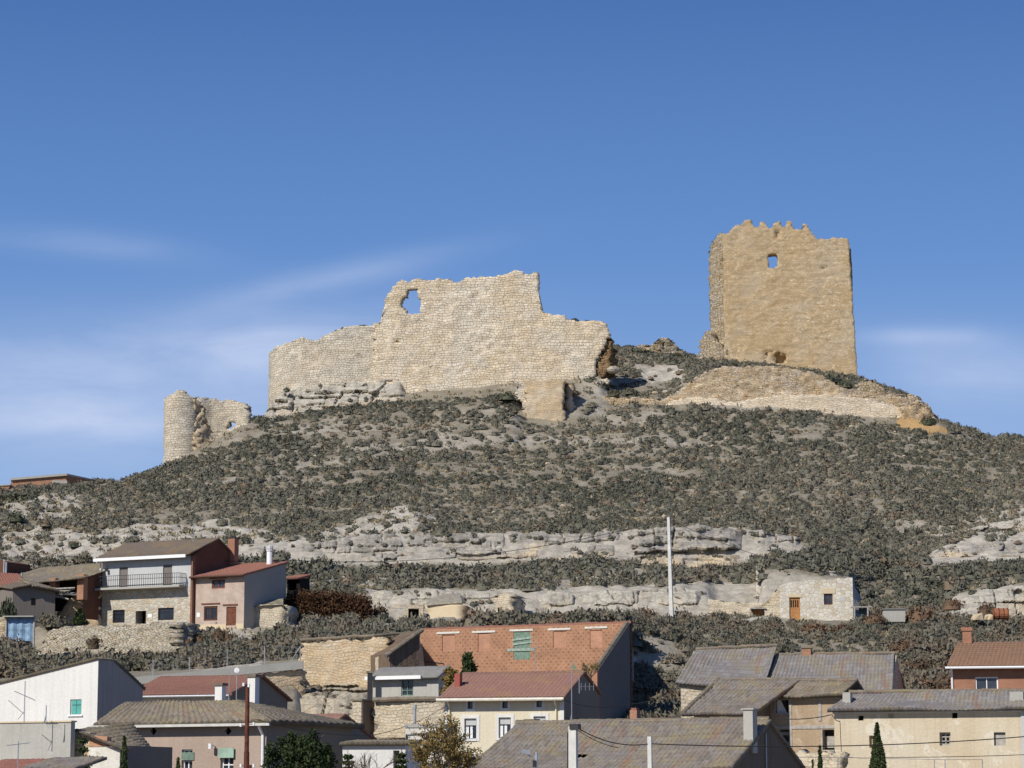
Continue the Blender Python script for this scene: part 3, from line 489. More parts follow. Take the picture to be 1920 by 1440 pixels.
rock_face('ledge_rock', [(360, 1190), (400, 1186), (440, 1200), (500, 1195), (560, 1215)], [(360, 1245), (440, 1255), (560, 1242)], 196, 186, CLIFFW, [], amp=.7, seed=79, stry=.9)
# ------------------------------------------------------------------ rough (ruined / stone) walls
def rough_wall(name, mat, parent, path, top, bot, thick=1.2, cw=.32, ch=.24, relief=.07, jit=.3, holes=[], embed=.8, batter=0, lean=0, world=False, seed=0, o=None, dents=[], label=None, topn=.12, endj=.9):
    pr = random.Random(seed+99); tx, ty = zip(*top); bx_, by_ = zip(*bot); pym = (min(ty)+max(by_))/2
    if world: pts = [Vector((x, y, 0)) for x, y in path]
    else: pts = [Vector((P(a, pym, d).x, d, 0)) for a, d in path]
    seg = [0]
    for a, b in zip(pts, pts[1:]): seg.append(seg[-1]+(b-a).length)
    n = max(2, int(seg[-1]/cw)); S_ = np.linspace(0, seg[-1], n+1); X = np.interp(S_, seg, [p.x for p in pts]); Y = np.interp(S_, seg, [p.y for p in pts])
    tx_ = np.gradient(X); ty_ = np.gradient(Y); l = np.hypot(tx_, ty_); nx, ny = ty_/l, -tx_/l      # outward (towards the camera when path runs left to right)
    pxs = np.array([proj(X[i], Y[i], Zat(pym, Y[i]))[0] for i in range(n+1)])
    zt = np.array([Zat(float(np.interp(pxs[i], tx, ty)), Y[i]) for i in range(n+1)])+(rng.random(n+1)-.5)*topn*2; zb = np.array([Zat(float(np.interp(pxs[i], bx_, by_)), Y[i]) for i in range(n+1)])-embed
    z0, z1 = zb.min(), zt.max(); m = int((z1-z0)/ch)+2; zs = z0+np.arange(m+1)*ch
    V = []; UVs = []; idx = {}; F = []
    def vert(i, j, b):
        k = (i, j, b)
        if k in idx: return idx[k]
        h = pr2[i][j]; z = min(zs[j]+h[0]*ch*jit, zt[i]+.0); z = max(z, zb[i]); bt_ = batter*(z-z0)
        s = (rel[i][j])*relief if not b else h[1]*relief*1.5
        q = -thick if b else 0
        ax = h[2]*cw*jit if 0 < i < n else h[2]*cw*endj
        x = X[i]+nx[i]*(q+s-bt_)+tx_[i]/l[i]*ax; y = Y[i]+ny[i]*(q+s-bt_)+ty_[i]/l[i]*ax
        x += lean*(z-z0)*S_[i]/seg[-1]; idx[k] = len(V); V.append((x, y, z)); UVs.append((S_[i]+ax+(thick if b else 0), z)); return idx[k]
    pr2 = [[(pr.uniform(-1, 1), pr.uniform(-1, 1), pr.uniform(-1, 1)) for j in range(m+1)] for i in range(n+1)]
    rel = [[pr.uniform(-1, 1)+1.5*float(fbm(S_[i]/2.5, zs[j]/2.5, seed, 3))*2 for j in range(m+1)] for i in range(n+1)]
    for (pl, dp) in dents:
        for i in range(n+1):
            for j in range(m+1):
                q = proj(X[i], Y[i], zs[j])
                if inpoly([q[0]], [q[1]], pl)[0]: rel[i][j] -= dp/max(relief, .01)
    inc = np.zeros((n, m), bool)
    for i in range(n):
        for j in range(m):
            zc = (zs[j]+zs[j+1])/2
            if zs[j] > max(zt[i], zt[i+1])-.03 or zs[j]+ch*.2 > (zt[i]+zt[i+1])/2 or zs[j+1] < min(zb[i], zb[i+1]): continue
            ok = True
            if holes:
                q = proj((X[i]+X[i+1])/2, (Y[i]+Y[i+1])/2, zc)
                for hl in holes:
                    if inpoly([q[0]], [q[1]], hl)[0]: ok = False
            inc[i, j] = ok
    for i in range(n):
        for j in range(m):
            if not inc[i, j]: continue
            a, b, c, d = vert(i, j, 0), vert(i+1, j, 0), vert(i+1, j+1, 0), vert(i, j+1, 0); F.append((a, b, c, d))
            a2, b2, c2, d2 = vert(i, j, 1), vert(i+1, j, 1), vert(i+1, j+1, 1), vert(i, j+1, 1); F.append((b2, a2, d2, c2))
            if i == 0 or not inc[i-1, j]: F.append((a2, a, d, d2))
            if i == n-1 or not inc[i+1, j]: F.append((b, b2, c2, c))
            if j == 0 or not inc[i, j-1]: F.append((a2, b2, b, a))
            if j == m-1 or not inc[i, j+1]: F.append((d, c, c2, d2))
    V = np.array(V)
    if o is not None: V = V-np.array(o)
    ob = mesh_np(name, V, F, mat, parent, uv=UVs)
    if label: ob['label'] = label
    return ob
def base_of(px, d, py): p = P(px, py, d); return Vector((p.x, d, p.z-.5))
# ---- curtain wall
def T(name, px, d, py, label, cat, group=None):
    o = base_of(px, d, py); e = empty(name, o, 0, label, cat, group); return e, o
e, o = T('castle_curtain_wall', 800, 276, 740, 'long broken pale stone curtain wall of the castle with a ragged window hole', 'castle wall')
ctop = [(505, 662), (513, 655), (520, 648), (545, 640), (565, 632), (585, 640), (600, 635), (620, 622), (640, 614), (665, 611), (690, 610), (700, 607), (712, 604), (716, 590), (717, 578), (718, 568), (725, 555), (735, 540), (748, 525), (758, 524), (765, 529), (775, 524), (785, 522), (800, 525), (820, 523), (846, 524), (848, 531), (860, 529), (870, 522), (900, 519), (925, 517), (945, 516), (960, 507), (970, 504), (978, 510), (990, 514), (1003, 511), (1011, 511), (1012.5, 575), (1017, 583), (1025, 588), (1040, 590), (1060, 592), (1070, 600), (1090, 603), (1110, 602), (1125, 600), (1138, 605), (1143, 620)]
cbot = [(505, 762), (560, 745), (650, 735), (745, 728), (760, 742), (970, 722), (1143, 706)]
def arcpath(L): return L
rough_wall('curtain_wall_curve', CASTLE2, e, [(508, 288), (505.5, 286), (505, 284), (508, 281.5), (517, 279.5), (535, 278.3), (565, 277.6), (620, 277), (690, 276.4), (748, 276)], ctop, cbot, 1.6, .3, .24, .09, .32, o=o, seed=1, label='grey rounded end of the curtain wall')
rough_wall('curtain_wall_face', CASTLE, e, [(700, 276.1), (745, 275.6), (1013, 273.6), (1143, 272.6)], [(p if p[0] > 712 else (p[0], p[1])) for p in ctop if p[0] > 690], cbot, 1.0, .3, .24, .09, .3,
 holes=[[(763, 541), (781, 541), (782, 552), (788, 560), (789, 576), (786, 587), (774, 589), (763, 588), (760, 580), (754, 574), (754, 562), (762, 555)],
        [(1146, 625), (1137, 642), (1129, 656), (1119, 672), (1114, 680), (1114, 712), (1160, 712), (1160, 620)], [(700, 604), (690, 604), (690, 500), (709, 500), (711, 578), (716, 592)]], o=o, seed=2,
 dents=[([(880, 655), (884, 655), (884, 659), (880, 659)], .4), ([(850, 742), (857, 742), (855, 748)], .3), ([(738, 635), (748, 635), (748, 640), (738, 640)], .5)])
rough_wall('broken_core', RUBC, e, [(1113, 273.4), (1125, 273.2), (1146, 273.0)], [(1113, 690), (1120, 676), (1130, 650), (1138, 628), (1143, 626), (1147, 640)], [(1113, 710), (1125, 700), (1146, 668)], 1.4, .3, .25, .3, .4, o=o, seed=3, label='dark ochre broken end of the wall')
rough_wall('lower_core', RUBC, e, [(1128, 274.3), (1156, 274.6)], [(1128, 640), (1146, 645), (1156, 655), (1158, 662)], [(1128, 700), (1160, 690)], 1.0, .3, .25, .25, .4, o=o, seed=4)
# ---- bastion
e, o = T('castle_bastion', 1020, 268, 790, 'small square stone bastion with a dark vertical crack below the curtain wall', 'bastion')
rough_wall('rubble_wing', CASTLE2, e, [(962, 268.6), (990, 268)], [(962, 745), (972, 716), (990, 712)], [(962, 792), (990, 790)], 2.2, .28, .22, .14, .4, holes=[[(955, 748), (968, 748), (976, 756), (984, 768), (968, 774), (955, 772)]], o=o, seed=5)
rough_wall('front_wall', OCHW, e, [(984, 267.6), (1020, 267.2), (1057, 267)], [(984, 713), (1000, 711), (1057, 713)], [(984, 792), (1057, 792)], 3.5, .28, .22, .06, .25, o=o, seed=6)
rough_wall('side_pier', OCHW, e, [(1065.5, 268.3), (1077, 268.6)], [(1060, 722), (1068, 714), (1078, 722)], [(1060, 792), (1080, 790)], 1.2, .28, .22, .08, .3, o=o, seed=7)
rough_wall('shadowed_core', RUBC, e, [(1052, 269.8), (1083, 270.6)], [(1052, 716), (1070, 718), (1078, 722), (1082, 736)], [(1070, 792), (1083, 790)], 1.0, .28, .22, .1, .3, o=o, seed=8)
# ---- rampart
e, o = T('castle_rampart', 1400, 271, 780, 'long low stone rampart with a rounded crest running below the keep', 'castle wall')
rtop = [(1076, 734), (1110, 742), (1150, 745), (1200, 745), (1240, 747), (1255, 742), (1280, 725), (1300, 708), (1330, 692), (1360, 684), (1400, 685), (1440, 684), (1500, 690), (1540, 700), (1570, 722), (1590, 728), (1620, 732), (1660, 738), (1700, 744), (1740, 760), (1752, 778)]
rbot = [(1076, 788), (1130, 776), (1180, 767), (1250, 758), (1300, 766), (1400, 770), (1500, 776), (1600, 784), (1690, 788), (1752, 786)]
rough_wall('rampart_wall', RUB, e, [(1076, 270.6), (1180, 270.8), (1260, 270.6), (1400, 270.2), (1560, 270.4), (1680, 270.8), (1752, 271.6)], rtop, rbot, 2.2, .3, .2, .13, .32, o=o, seed=9, batter=.08)
rough_wall('plastered_foot', ashlar('bare_cream_earth', [(.72, .6, .44), (.76, .65, .49), (.73, .61, .45)], (.62, .5, .35), .5, .2, (.68, .54, .37), (.76, .68, .55), .6, .5, .25, 1.0, .05, .1), e, [(1250, 270.0), (1400, 269.5), (1560, 269.7), (1700, 270.2)], [(1250, 752), (1300, 742), (1380, 752), (1420, 744), (1480, 738), (1560, 740), (1640, 748), (1700, 766)], rbot, 1.0, .35, .25, .07, .25, o=o, seed=10, batter=.12)
e, o = T('castle_outwork', 1690, 270, 780, 'jagged pale rock and masonry outwork at the right end of the rampart', 'ruin')
rough_wall('ruined_stub', KEEP2, e, [(1606, 273.4), (1640, 273), (1700, 272.6), (1752, 272)], [(1606, 720), (1618, 712), (1640, 714), (1650, 722), (1662, 734), (1685, 738), (1700, 735), (1722, 745), (1745, 762), (1752, 778)], [(1606, 752), (1752, 790)], 2.0, .35, .28, .35, .45, o=o, seed=11)
rough_wall('rock_foot', RUB, e, [(1690, 270.0), (1752, 270.4)], [(1690, 765), (1720, 752), (1740, 765), (1752, 782)], [(1690, 790), (1752, 790)], 1.5, .35, .28, .25, .45, o=o, seed=12)
# ---- keep
e, o = T('castle_keep', 1470, 288, 690, 'tall ochre stone keep with crumbling merlons and a small window open to the sky', 'castle tower')
ktop = [(1356, 437), (1362, 440), (1370, 432), (1378, 425), (1385, 420), (1393, 424), (1397, 416), (1403, 411), (1414, 411), (1417, 425), (1427, 427), (1431, 415), (1443, 415), (1446, 427), (1457, 427), (1460, 414), (1472, 414), (1474, 426), (1483, 426), (1486, 413), (1496, 414), (1499, 429), (1512, 431), (1515, 419), (1527, 421), (1531, 432), (1538, 440), (1545, 447), (1565, 447), (1585, 445), (1592, 446), (1606, 446)]
kbot = [(1312, 674), (1360, 676), (1450, 686), (1520, 694), (1606, 706)]
rough_wall('front_wall', KEEP, e, [(1357, 288), (1480, 287.3), (1606, 286.6)], ktop, kbot, 1.8, .26, .2, .07, .3, o=o, seed=13, batter=.012, lean=-.045, endj=.3,
 holes=[[(1443, 474), (1461, 474), (1461, 499), (1452, 503), (1443, 499)], [(1366, 436), (1350, 436), (1350, 412), (1366, 412)]],
 dents=[([(1452, 664), (1462, 660), (1476, 668), (1472, 680), (1454, 680)], 1.2), ([(1437, 657), (1450, 655), (1450, 659), (1441, 660), (1438, 674), (1433, 674)], .5), ([(1457, 430), (1466, 430), (1466, 447), (1458, 447)], .35), ([(1550, 498), (1556, 498), (1556, 504), (1550, 504)], .3)])
rough_wall('broken_left_side', KEEP2, e, [(1331, 290.6), (1345, 289.6), (1361, 288.9)], [(1331, 475), (1338, 452), (1348, 440), (1356, 436), (1361, 440)], [(1312, 674), (1361, 676)], 2.4, .28, .24, .13, .35, o=o, seed=14, endj=.5, batter=-.008, dents=[([(1354, 487), (1362, 487), (1362, 520), (1356, 520)], 1.0)])
rough_wall('corner_stub', KEEP2, e, [(1311, 289.6), (1336, 288.6), (1362, 288.0)], [(1311, 640), (1318, 625), (1330, 617), (1345, 640), (1362, 655)], [(1311, 676), (1362, 678)], 2.2, .28, .24, .1, .3, o=o, seed=15)
rough_wall('right_side_wall', KEEP, e, [(1599, 287.6), (1596, 291), (1586, 298)], [(1586, 520), (1596, 470), (1606, 460)], [(1586, 720), (1606, 706)], 1.6, .4, .3, .04, .3, o=o, seed=16)
# ---- left tower
e, o = T('ruined_tower', 345, 264, 860, 'broken half-round pale stone tower at the left end of the castle ridge', 'castle tower')
c0 = P(342, 800, 266.0); Rr = 1.9; arc = [(c0.x+Rr*math.cos(R_(a)), c0.y+Rr*math.sin(R_(a))) for a in range(160, 330, 9)]
rough_wall('round_wall', CASTLE2, e, arc, [(300, 749), (309, 748), (312, 742), (325, 736), (335, 729), (345, 731), (352, 739), (358, 743), (375, 746)], [(300, 872), (375, 850)], .9, .26, .24, .05, .22, world=True, o=o, seed=17)
rough_wall('broken_core', OCHW, e, [(361, 264.5), (380, 264.9), (399, 265.7)], [(357, 744), (370, 748), (380, 758), (388, 775), (390, 790), (397, 800), (399, 812)], [(357, 858), (399, 838)], 1.0, .26, .24, .3, .45, o=o, seed=18, label='ochre rubble core of the broken tower wall')
rough_wall('back_wall', CASTLE2, e, [(372, 269.6), (395, 270.3), (425, 270.4), (446, 269.9), (457.5, 268.2)], [(372, 744), (395, 748), (440, 752), (452, 758), (458, 764)], [(372, 840), (425, 818), (458, 800)], .8, .26, .24, .07, .3, o=o, seed=19,
 holes=[[(431, 790), (439, 788), (440, 800), (433, 806), (424, 806), (426, 799)]], label='grey curved back wall of the tower')
e, o = T('ruin_mound', 1240, 294, 655, 'low collapsed heap of pale layered masonry on the crest left of the keep', 'ruin')
rough_wall('collapsed_masonry', KEEP2, e, [(1184, 293.4), (1235, 292.6), (1284, 293.2)], [(1184, 653), (1200, 645), (1220, 645), (1235, 635), (1250, 632), (1262, 640), (1275, 652), (1284, 658)], [(1184, 660), (1284, 664)], 2.5, .35, .22, .3, .45, o=o, seed=20)
#PART2
# ------------------------------------------------------------------ houses
class Fr:
    """a thing with its own local frame: x along the front (left to right), y away from the viewer, z up"""
    def __init__(s, name, px, py, d, a, label, cat, zb=None, group=None):
        s.o = P(px, py, d); s.a = R_(a); s.ex = Vector((math.cos(s.a), -math.sin(s.a), 0)); s.ey = Vector((math.sin(s.a), math.cos(s.a), 0))
        if zb is not None: s.o.z = zb
        s.root = empty(name, s.o, -s.a, label, cat, group)
    def f(s, px, py, y=0.0):
        r = ray(px, py); t = (y+s.o.dot(s.ey))/r.dot(s.ey); p = r*t; return ((p-s.o).dot(s.ex), p.z-s.o.z)
    def g(s, px, py, x):
        r = ray(px, py); t = (x+s.o.dot(s.ex))/r.dot(s.ex); p = r*t; return ((p-s.o).dot(s.ey), p.z-s.o.z)
    def w(s, px, py): return s.f(px, py)[0]
    def z(s, px, py, y=0.0): return s.f(px, py, y)[1]
    def p3(s, px, py, y=0.0): x, z = s.f(px, py, y); return (x, y, z)
    def r(s, x0, y0, x1, y1, y=0.0):
        a = s.f(x0, y1, y); b = s.f(x1, y0, y); return (a[0], b[0], a[1], b[1])
def wallholes(m, x0, x1, z0, z1, holes, y=0.0, dep=.22):
    xs = sorted({x0, x1, *[h[0] for h in holes], *[h[1] for h in holes]}); zs = sorted({z0, z1, *[h[2] for h in holes], *[h[3] for h in holes]})
    for a, b in zip(xs, xs[1:]):
        for c, d in zip(zs, zs[1:]):
            mx, mz = (a+b)/2, (c+d)/2
            if any(h[0] < mx < h[1] and h[2] < mz < h[3] for h in holes): continue
            m.poly([(a, y, c), (b, y, c), (b, y, d), (a, y, d)])
    for h in holes:
        a, b, c, d = h[:4]; k = dep
        m.poly([(a, y, c), (a, y, d), (a, y+k, d), (a, y+k, c)]); m.poly([(b, y, c), (b, y+k, c), (b, y+k, d), (b, y, d)])
        m.poly([(a, y, d), (b, y, d), (b, y+k, d), (a, y+k, d)]); m.poly([(a, y, c), (a, y+k, c), (b, y+k, c), (b, y, c)])
    return m
def shell(fr, W_, D, zt, holes, mf, ms, ridge=None, zb=-1.5, dep=.22, zback=None, split=None, open_=False):
    """front wall with real openings, side, back walls; ridge=(y,z) makes gables; zback lets a lean-to rise to the back"""
    m = MB()
    if split:      # split=(z, lower material)
        hl = [h for h in holes if h[3] <= split[0]]; hu = [h for h in holes if h[2] >= split[0]]
        wallholes(MB(), 0, W_, zb, split[0], hl); m2 = MB(); wallholes(m2, 0, W_, zb, split[0], hl, dep=dep); m2.build('wall', split[1], fr.root, label=split[2])
        wallholes(m, 0, W_, split[0], zt, hu, dep=dep)
    else: wallholes(m, 0, W_, zb, zt, holes, dep=dep)
    m.build('wall', mf, fr.root)
    s = MB(); zk = zback if zback is not None else zt
    side = [(0, zb), (D, zb), (D, zk)]+([ridge] if ridge else [])+[(0, zt)]
    s.poly([(W_, y, z) for y, z in side]); s.poly([(0, y, z) for y, z in reversed(side)])
    if not open_: s.poly([(W_, D, zb), (0, D, zb), (0, D, zk), (W_, D, zk)])
    s.build('side_wall', ms, fr.root); return side
def roof_np(name, A, B, C_2, D_, mat, parent, pitch=.22, row=.38, amp=.035, th=.1, sag=0.0, seed=0, hole=None, flat=False, wob=.012):
    """tiled slope: A,B eave left/right, C ridge right, D ridge left (local)"""
    A, B, C2, D2 = [np.array(p, float) for p in (A, B, C_2, D_)]
    Wd = (np.linalg.norm(B-A)+np.linalg.norm(C2-D2))/2; L = (np.linalg.norm(D2-A)+np.linalg.norm(C2-B))/2
    nx = max(2, int(Wd/pitch*(1 if flat else 5))); rows = max(2, int(L/row)); tv = []
    for k in range(rows): tv += [k/rows, (k+.94)/rows]
    tv.append(1.0); tv = np.array(tv); lift = np.array([(.028 if i % 2 == 0 else 0.0) for i in range(len(tv))]); lift[-1] = 0
    if flat: lift = lift*0
    s = np.linspace(0, 1, nx+1); Sg, Tg = np.meshgrid(s, tv)
    nrm = np.cross(B-A, D2-A); nrm /= np.linalg.norm(nrm)
    if nrm[2] < 0: nrm = -nrm
    Pt = (A*(1-Sg[..., None])+B*Sg[..., None])*(1-Tg[..., None])+(D2*(1-Sg[..., None])+C2*Sg[..., None])*Tg[..., None]
    col = np.abs(np.sin(np.pi*Sg*Wd/pitch))**.75*1.5; off = amp*col+lift[:, None]+wob*4*(fbm(Sg*Wd*1.3, Tg*L*1.3, seed, 3))-sag*np.sin(np.pi*Sg)*np.sin(np.pi*np.clip(Tg+.15, 0, 1))+sag*1.5*fbm(Sg*Wd/3, Tg*L/3, seed+5, 2)
    off = off+wob*(rng.random(off.shape)-.5)
    Up = Pt+off[..., None]*nrm; Dn = Pt-th*nrm
    Up[0, :, :2] += 0; n, m = Sg.shape
    V = np.concatenate([Up.reshape(-1, 3), Dn.reshape(-1, 3)]); i = (np.arange(n-1)[:, None]*m+np.arange(m-1)[None]); q = np.stack([i, i+1, i+m+1, i+m], -1)
    if hole is not None:
        sc = (Sg[:-1, :-1]+Sg[1:, 1:])/2; tcx = (Tg[:-1, :-1]+Tg[1:, 1:])/2; hk = np.zeros(sc.shape, bool)
        for (s0, s1, t0, t1) in hole: hk |= (sc > s0+.01*(rng.random(sc.shape)-.5)) & (sc < s1+.01*(rng.random(sc.shape)-.5)) & (tcx > t0) & (tcx < t1)
        q = q[~hk]
    else: q = q.reshape(-1, 4)
    q = q.reshape(-1, 4); N = n*m; F = [q, q[:, ::-1]+N]
    e = np.arange(m-1); F.append(np.stack([e+N, e+1+N, e+1, e], -1)); e2 = (n-1)*m+e; F.append(np.stack([e2, e2+1, e2+1+N, e2+N], -1))
    r = np.arange(n-1)*m; F.append(np.stack([r, r+m, r+m+N, r+N], -1)); r2 = r+m-1; F.append(np.stack([r2+N, r2+m+N, r2+m, r2], -1))
    uv = np.stack([Sg*Wd, Tg*L], -1).reshape(-1, 2); uv = np.concatenate([uv, uv])
    return mesh_np(name, V, np.concatenate(F), mat, parent, uv=uv)
def ridge_cap(name, a, b, r, mat, parent, n=None, sag=0):
    a, b = Vector(a), Vector(b); L = (b-a).length; n = n or max(2, int(L/.4)); m = MB()
    for i in range(n):
        p = a.lerp(b, i/n); q = a.lerp(b, (i+1.08)/n); j = Vector((0, 0, random.uniform(-.02, .02)))
        m.tube([p+j, q+j], r*1.08, 8, r*.92)
    return m.build(name, mat, parent)
def win(fr, rc, y=.12, frame=None, fw=.07, bars=(1, 1), glass=None, name='window', label=None):
    x0, x1, z0, z1 = rc; m = MB(); t = .05; e = .0
    m.box(x0, x0+fw, y, y+t, z0, z1); m.box(x1-fw, x1, y, y+t, z0, z1); m.box(x0+fw, x1-fw, y, y+t, z0, z0+fw); m.box(x0+fw, x1-fw, y, y+t, z1-fw, z1)
    for i in range(1, bars[0]+1):
        xc = x0+(x1-x0)*i/(bars[0]+1); m.box(xc-fw*.35, xc+fw*.35, y+.003, y+t-.003, z0+fw, z1-fw)
    for i in range(1, bars[1]+1):
        zc = z0+(z1-z0)*i/(bars[1]+1); m.box(x0+fw, x1-fw, y+.006, y+t-.006, zc-fw*.3, zc+fw*.3)
    o = m.build(name, frame or WPVC, fr.root, label=label)
    MB().box(x0, x1, y+t+.003, y+t+.02, z0, z1).build('pane', glass or GLASS, o); return o
def pbox(fr, name, x0, x1, y0, y1, z0, z1, mat, label=None, parent=None): return MB().box(x0, x1, y0, y1, z0, z1).build(name, mat, parent or fr.root, label=label)
def chimney(fr, px0, px1, pyt, pyb, y, mat, capm=None, dep=.5, cap=.08, pot=None, capname='cap'):
    x0, zb = fr.f(px0, pyb, y); x1, zt = fr.f(px1, pyt, y); o = MB().box(x0, x1, y, y+dep, zb-.8, zt-cap).build('chimney', mat, fr.root)
    MB().box(x0-.06, x1+.06, y-.06, y+dep+.06, zt-cap, zt).build(capname, capm or mat, o); return o
GB = 27
# ---- two-storey stone house
h = Fr('stone_house', 190, 1172, 203.5, GB, 'two-storey house with stone ground floor, pale upper floor and long railed balcony', 'house'); Wd = h.w(357, 1170)
zt = h.z(190, 1050); zs = h.z(190, 1106); D = h.g(446, 1055, Wd)[0]; ry, rz = h.g(408, 1012, Wd)
up = [h.r(223, 1063, 240, 1103), h.r(305, 1058, 323, 1101)]; lo = [h.r(211, 1143, 234, 1168), h.r(254, 1145, 274, 1170), h.r(296, 1139, 326, 1163)]
up = [(a, b, max(c, zs+.03), d) for a, b, c, d in up]; lo = [(a, b, c, min(d, zs-.3)) for a, b, c, d in lo]
shell(h, Wd, D, zt, up+lo, BLUEW, BROWNB, (ry, rz), split=(zs, FIELD, 'lower wall of mixed field stone'), zb=-2)
roof_np('roof', (-.35, -.6, zt+.05), (Wd+.12, -.6, zt+.05), (Wd+.12, ry, rz+.1), (-.35, ry, rz+.1), TDRK, h.root, amp=.03, row=.4)
roof_np('roof', (Wd+.12, D+.4, h.g(447, 1052, Wd)[1]), (-.35, D+.4, h.g(447, 1052, Wd)[1]), (-.35, ry, rz+.12), (Wd+.12, ry, rz+.12), TDRK, h.root, amp=.03, row=.4)
pbox(h, 'eave_board', -.4, Wd-.1, -.72, -.58, zt-.18, zt+.06, WPVC)
MB().tube([(-.15, -.1, zt-.2), (-.12, -.06, -.5)], .05).build('downpipe', WPVC, h.root)
for i, q in enumerate(up):
    pbox(h, 'shutter', q[0], q[1], .1, .14, q[2], q[3], SHUT)
for q in (lo[0], lo[2]):
    o = win(h, q, .12, IRON, .06, (0, 0)); g = MB(); n = 9
    for i in range(n+1): xx = q[0]+(q[1]-q[0])*i/n; g.tube([(xx, .02, q[2]), (xx, .02, q[3])], .016, 4)
    for zz in (q[2]+.1, q[3]-.25): g.tube([(q[0], .02, zz), (q[1], .02, zz)], .02, 4)
    g.build('grille', IRON, o)
q = lo[1]; o = MB().box(q[0], q[1], .9, .95, q[2], q[3]).build('door', DARK, h.root); MB().box(q[0]+.35, q[1]-.05, .86, .9, q[2], q[3]-.1).build('door_panel', IRON, o)
pbox(h, 'doorway_reveal', q[0]-.1, q[0], .22, .9, q[2], q[3], FIELD)
zb_ = h.z(190, 1110, -.9); b = MB().box(0.0, Wd-.45, -.95, 0, zs-.1, zs+.06).build('balcony', CONC, h.root); rl = MB(); zr = zs+.06; hr = h.z(250, 1082, -.9)-h.z(250, 1104, -.9)
n = 38
for i in range(n+1): xx = .04+(Wd-.55)*i/n; rl.box(xx-.012, xx+.012, -.91, -.885, zr, zr+hr)
for yq in range(1, 6):
    for xx in (.05, Wd-.5): rl.box(xx-.012, xx+.012, -.9+yq*.16-.012, -.9+yq*.16+.012, zr, zr+hr)
for zz in (zr+.06, zr+hr*.62, zr+hr-.02): rl.box(.03, Wd-.48, -.915, -.88, zz, zz+.035); rl.box(.03, .06, -.88, 0, zz, zz+.035); rl.box(Wd-.51, Wd-.48, -.88, 0, zz, zz+.035)
rl.build('railing', IRON, b)
chimney(h, 427, 440, 1007, 1040, D-1.2, ORB, IRON, .6, .06)
q = h.f(203, 1066); lm = MB().tube([(q[0], 0, q[1]+.15), (q[0], -.2, q[1]+.2), (q[0], -.25, q[1])], .02).build('wall_lamp', IRON, h.root); MB().box(q[0]-.09, q[0]+.09, -.34, -.16, q[1]-.25, q[1]).build('lantern', IRON, lm)
q = h.r(277, 1151, 285, 1158); pbox(h, 'house_number', q[0], q[1], -.02, 0, q[2], q[3], WPVC)
MB().box(Wd-.02, Wd+.16, -.06, .3, -2, zt-.05).build('corner_strip', plain('brown_strip', (.22, .11, .07), .8), h.root)
# ---- pink brick house
p = h.root.matrix_basis @ Vector((Wd+.2, .15, 0)); qx = proj(*p)
h2 = Fr('pink_brick_house', 362, 1176, p.y+.2, GB, 'narrow pale pink brick house with brown windows, lintels and a red lean-to roof', 'house'); W2 = h2.w(457, 1174)
zt = h2.z(362, 1082); D = h2.g(537, 1054, W2)[0]; zk = h2.g(537, 1056, W2)[1]
w1 = h2.r(397, 1086, 422, 1104); w2 = h2.r(382, 1136, 408, 1164); d1 = h2.r(424, 1137, 443, 1173)
shell(h2, W2, D, zt, [w1, w2, d1], PINKB, SIDEG, None, zback=zk, zb=-1.2, dep=.18)
roof_np('roof', (-.1, -.55, zt-.05), (W2+.12, -.55, zt-.05), (W2+.12, D+.1, zk+.12), (-.1, D+.1, zk+.12), TORG, h2.root, amp=.035, pitch=.25)
for q, bq in ((w1, (1, 0)), (w2, (1, 0))): win(h2, q, .06, WOODB, .13, bq)
q = w2; o = MB()
for i in range(7): xx = q[0]+.1+(q[1]-q[0]-.2)*i/6; o.tube([(xx, .0, q[2]), (xx, .0, q[3])], .014, 4)
o.build('grille', IRON, h2.root)
dr = pbox(h2, 'door', d1[0], d1[1], .08, .14, d1[2], d1[3], WOODB); MB().box(d1[0]+.12, d1[1]-.12, .06, .08, d1[2]+.2, d1[2]+.85).box(d1[0]+.12, d1[1]-.12, .06, .08, d1[2]+.98, d1[3]-.15).build('door_panel', WOODB, dr)
for a in ((378, 1130, 413, 1134), (418, 1132, 446, 1136), (393, 1083, 426, 1086)): q = h2.r(*a); pbox(h2, 'lintel', q[0], q[1], -.05, .1, q[2], q[3], WOODB)
q = h2.r(362, 1170, 424, 1176); pbox(h2, 'plinth', 0, d1[0], -.03, 0, -1.2, q[3], ADOBEO); pbox(h2, 'plinth', d1[1], W2, -.03, 0, -1.2, q[3], ADOBEO)
MB().tube([(.08, -.3, zt-.1), (.12, -.06, zt-.35), (.12, -.06, -.6)], .05).build('downpipe', WOODB, h2.root)
x0, z0 = h2.f(500, 1058, D-1.2); x1, z1 = h2.f(511, 1023, D-1.2); c = MB().tube([((x0+x1)/2, D-1.2, z0-1.0), ((x0+x1)/2, D-1.2, z1-.45)], (x1-x0)/2*.9, 10).build('chimney', WPVC, h2.root); cc = MB()
for i in range(4): cc.tube([((x0+x1)/2, D-1.2, z1-.42+i*.11), ((x0+x1)/2, D-1.2, z1-.36+i*.11)], (x1-x0)/2*1.1, 10)
cc.tube([((x0+x1)/2, D-1.2, z1-.5), ((x0+x1)/2, D-1.2, z1)], .14, 8); cc.build('cowl', WPVC, c)
q = h2.r(369, 1149, 375, 1157); pbox(h2, 'house_number', q[0], q[1], -.02, 0, q[2], q[3], WPVC)
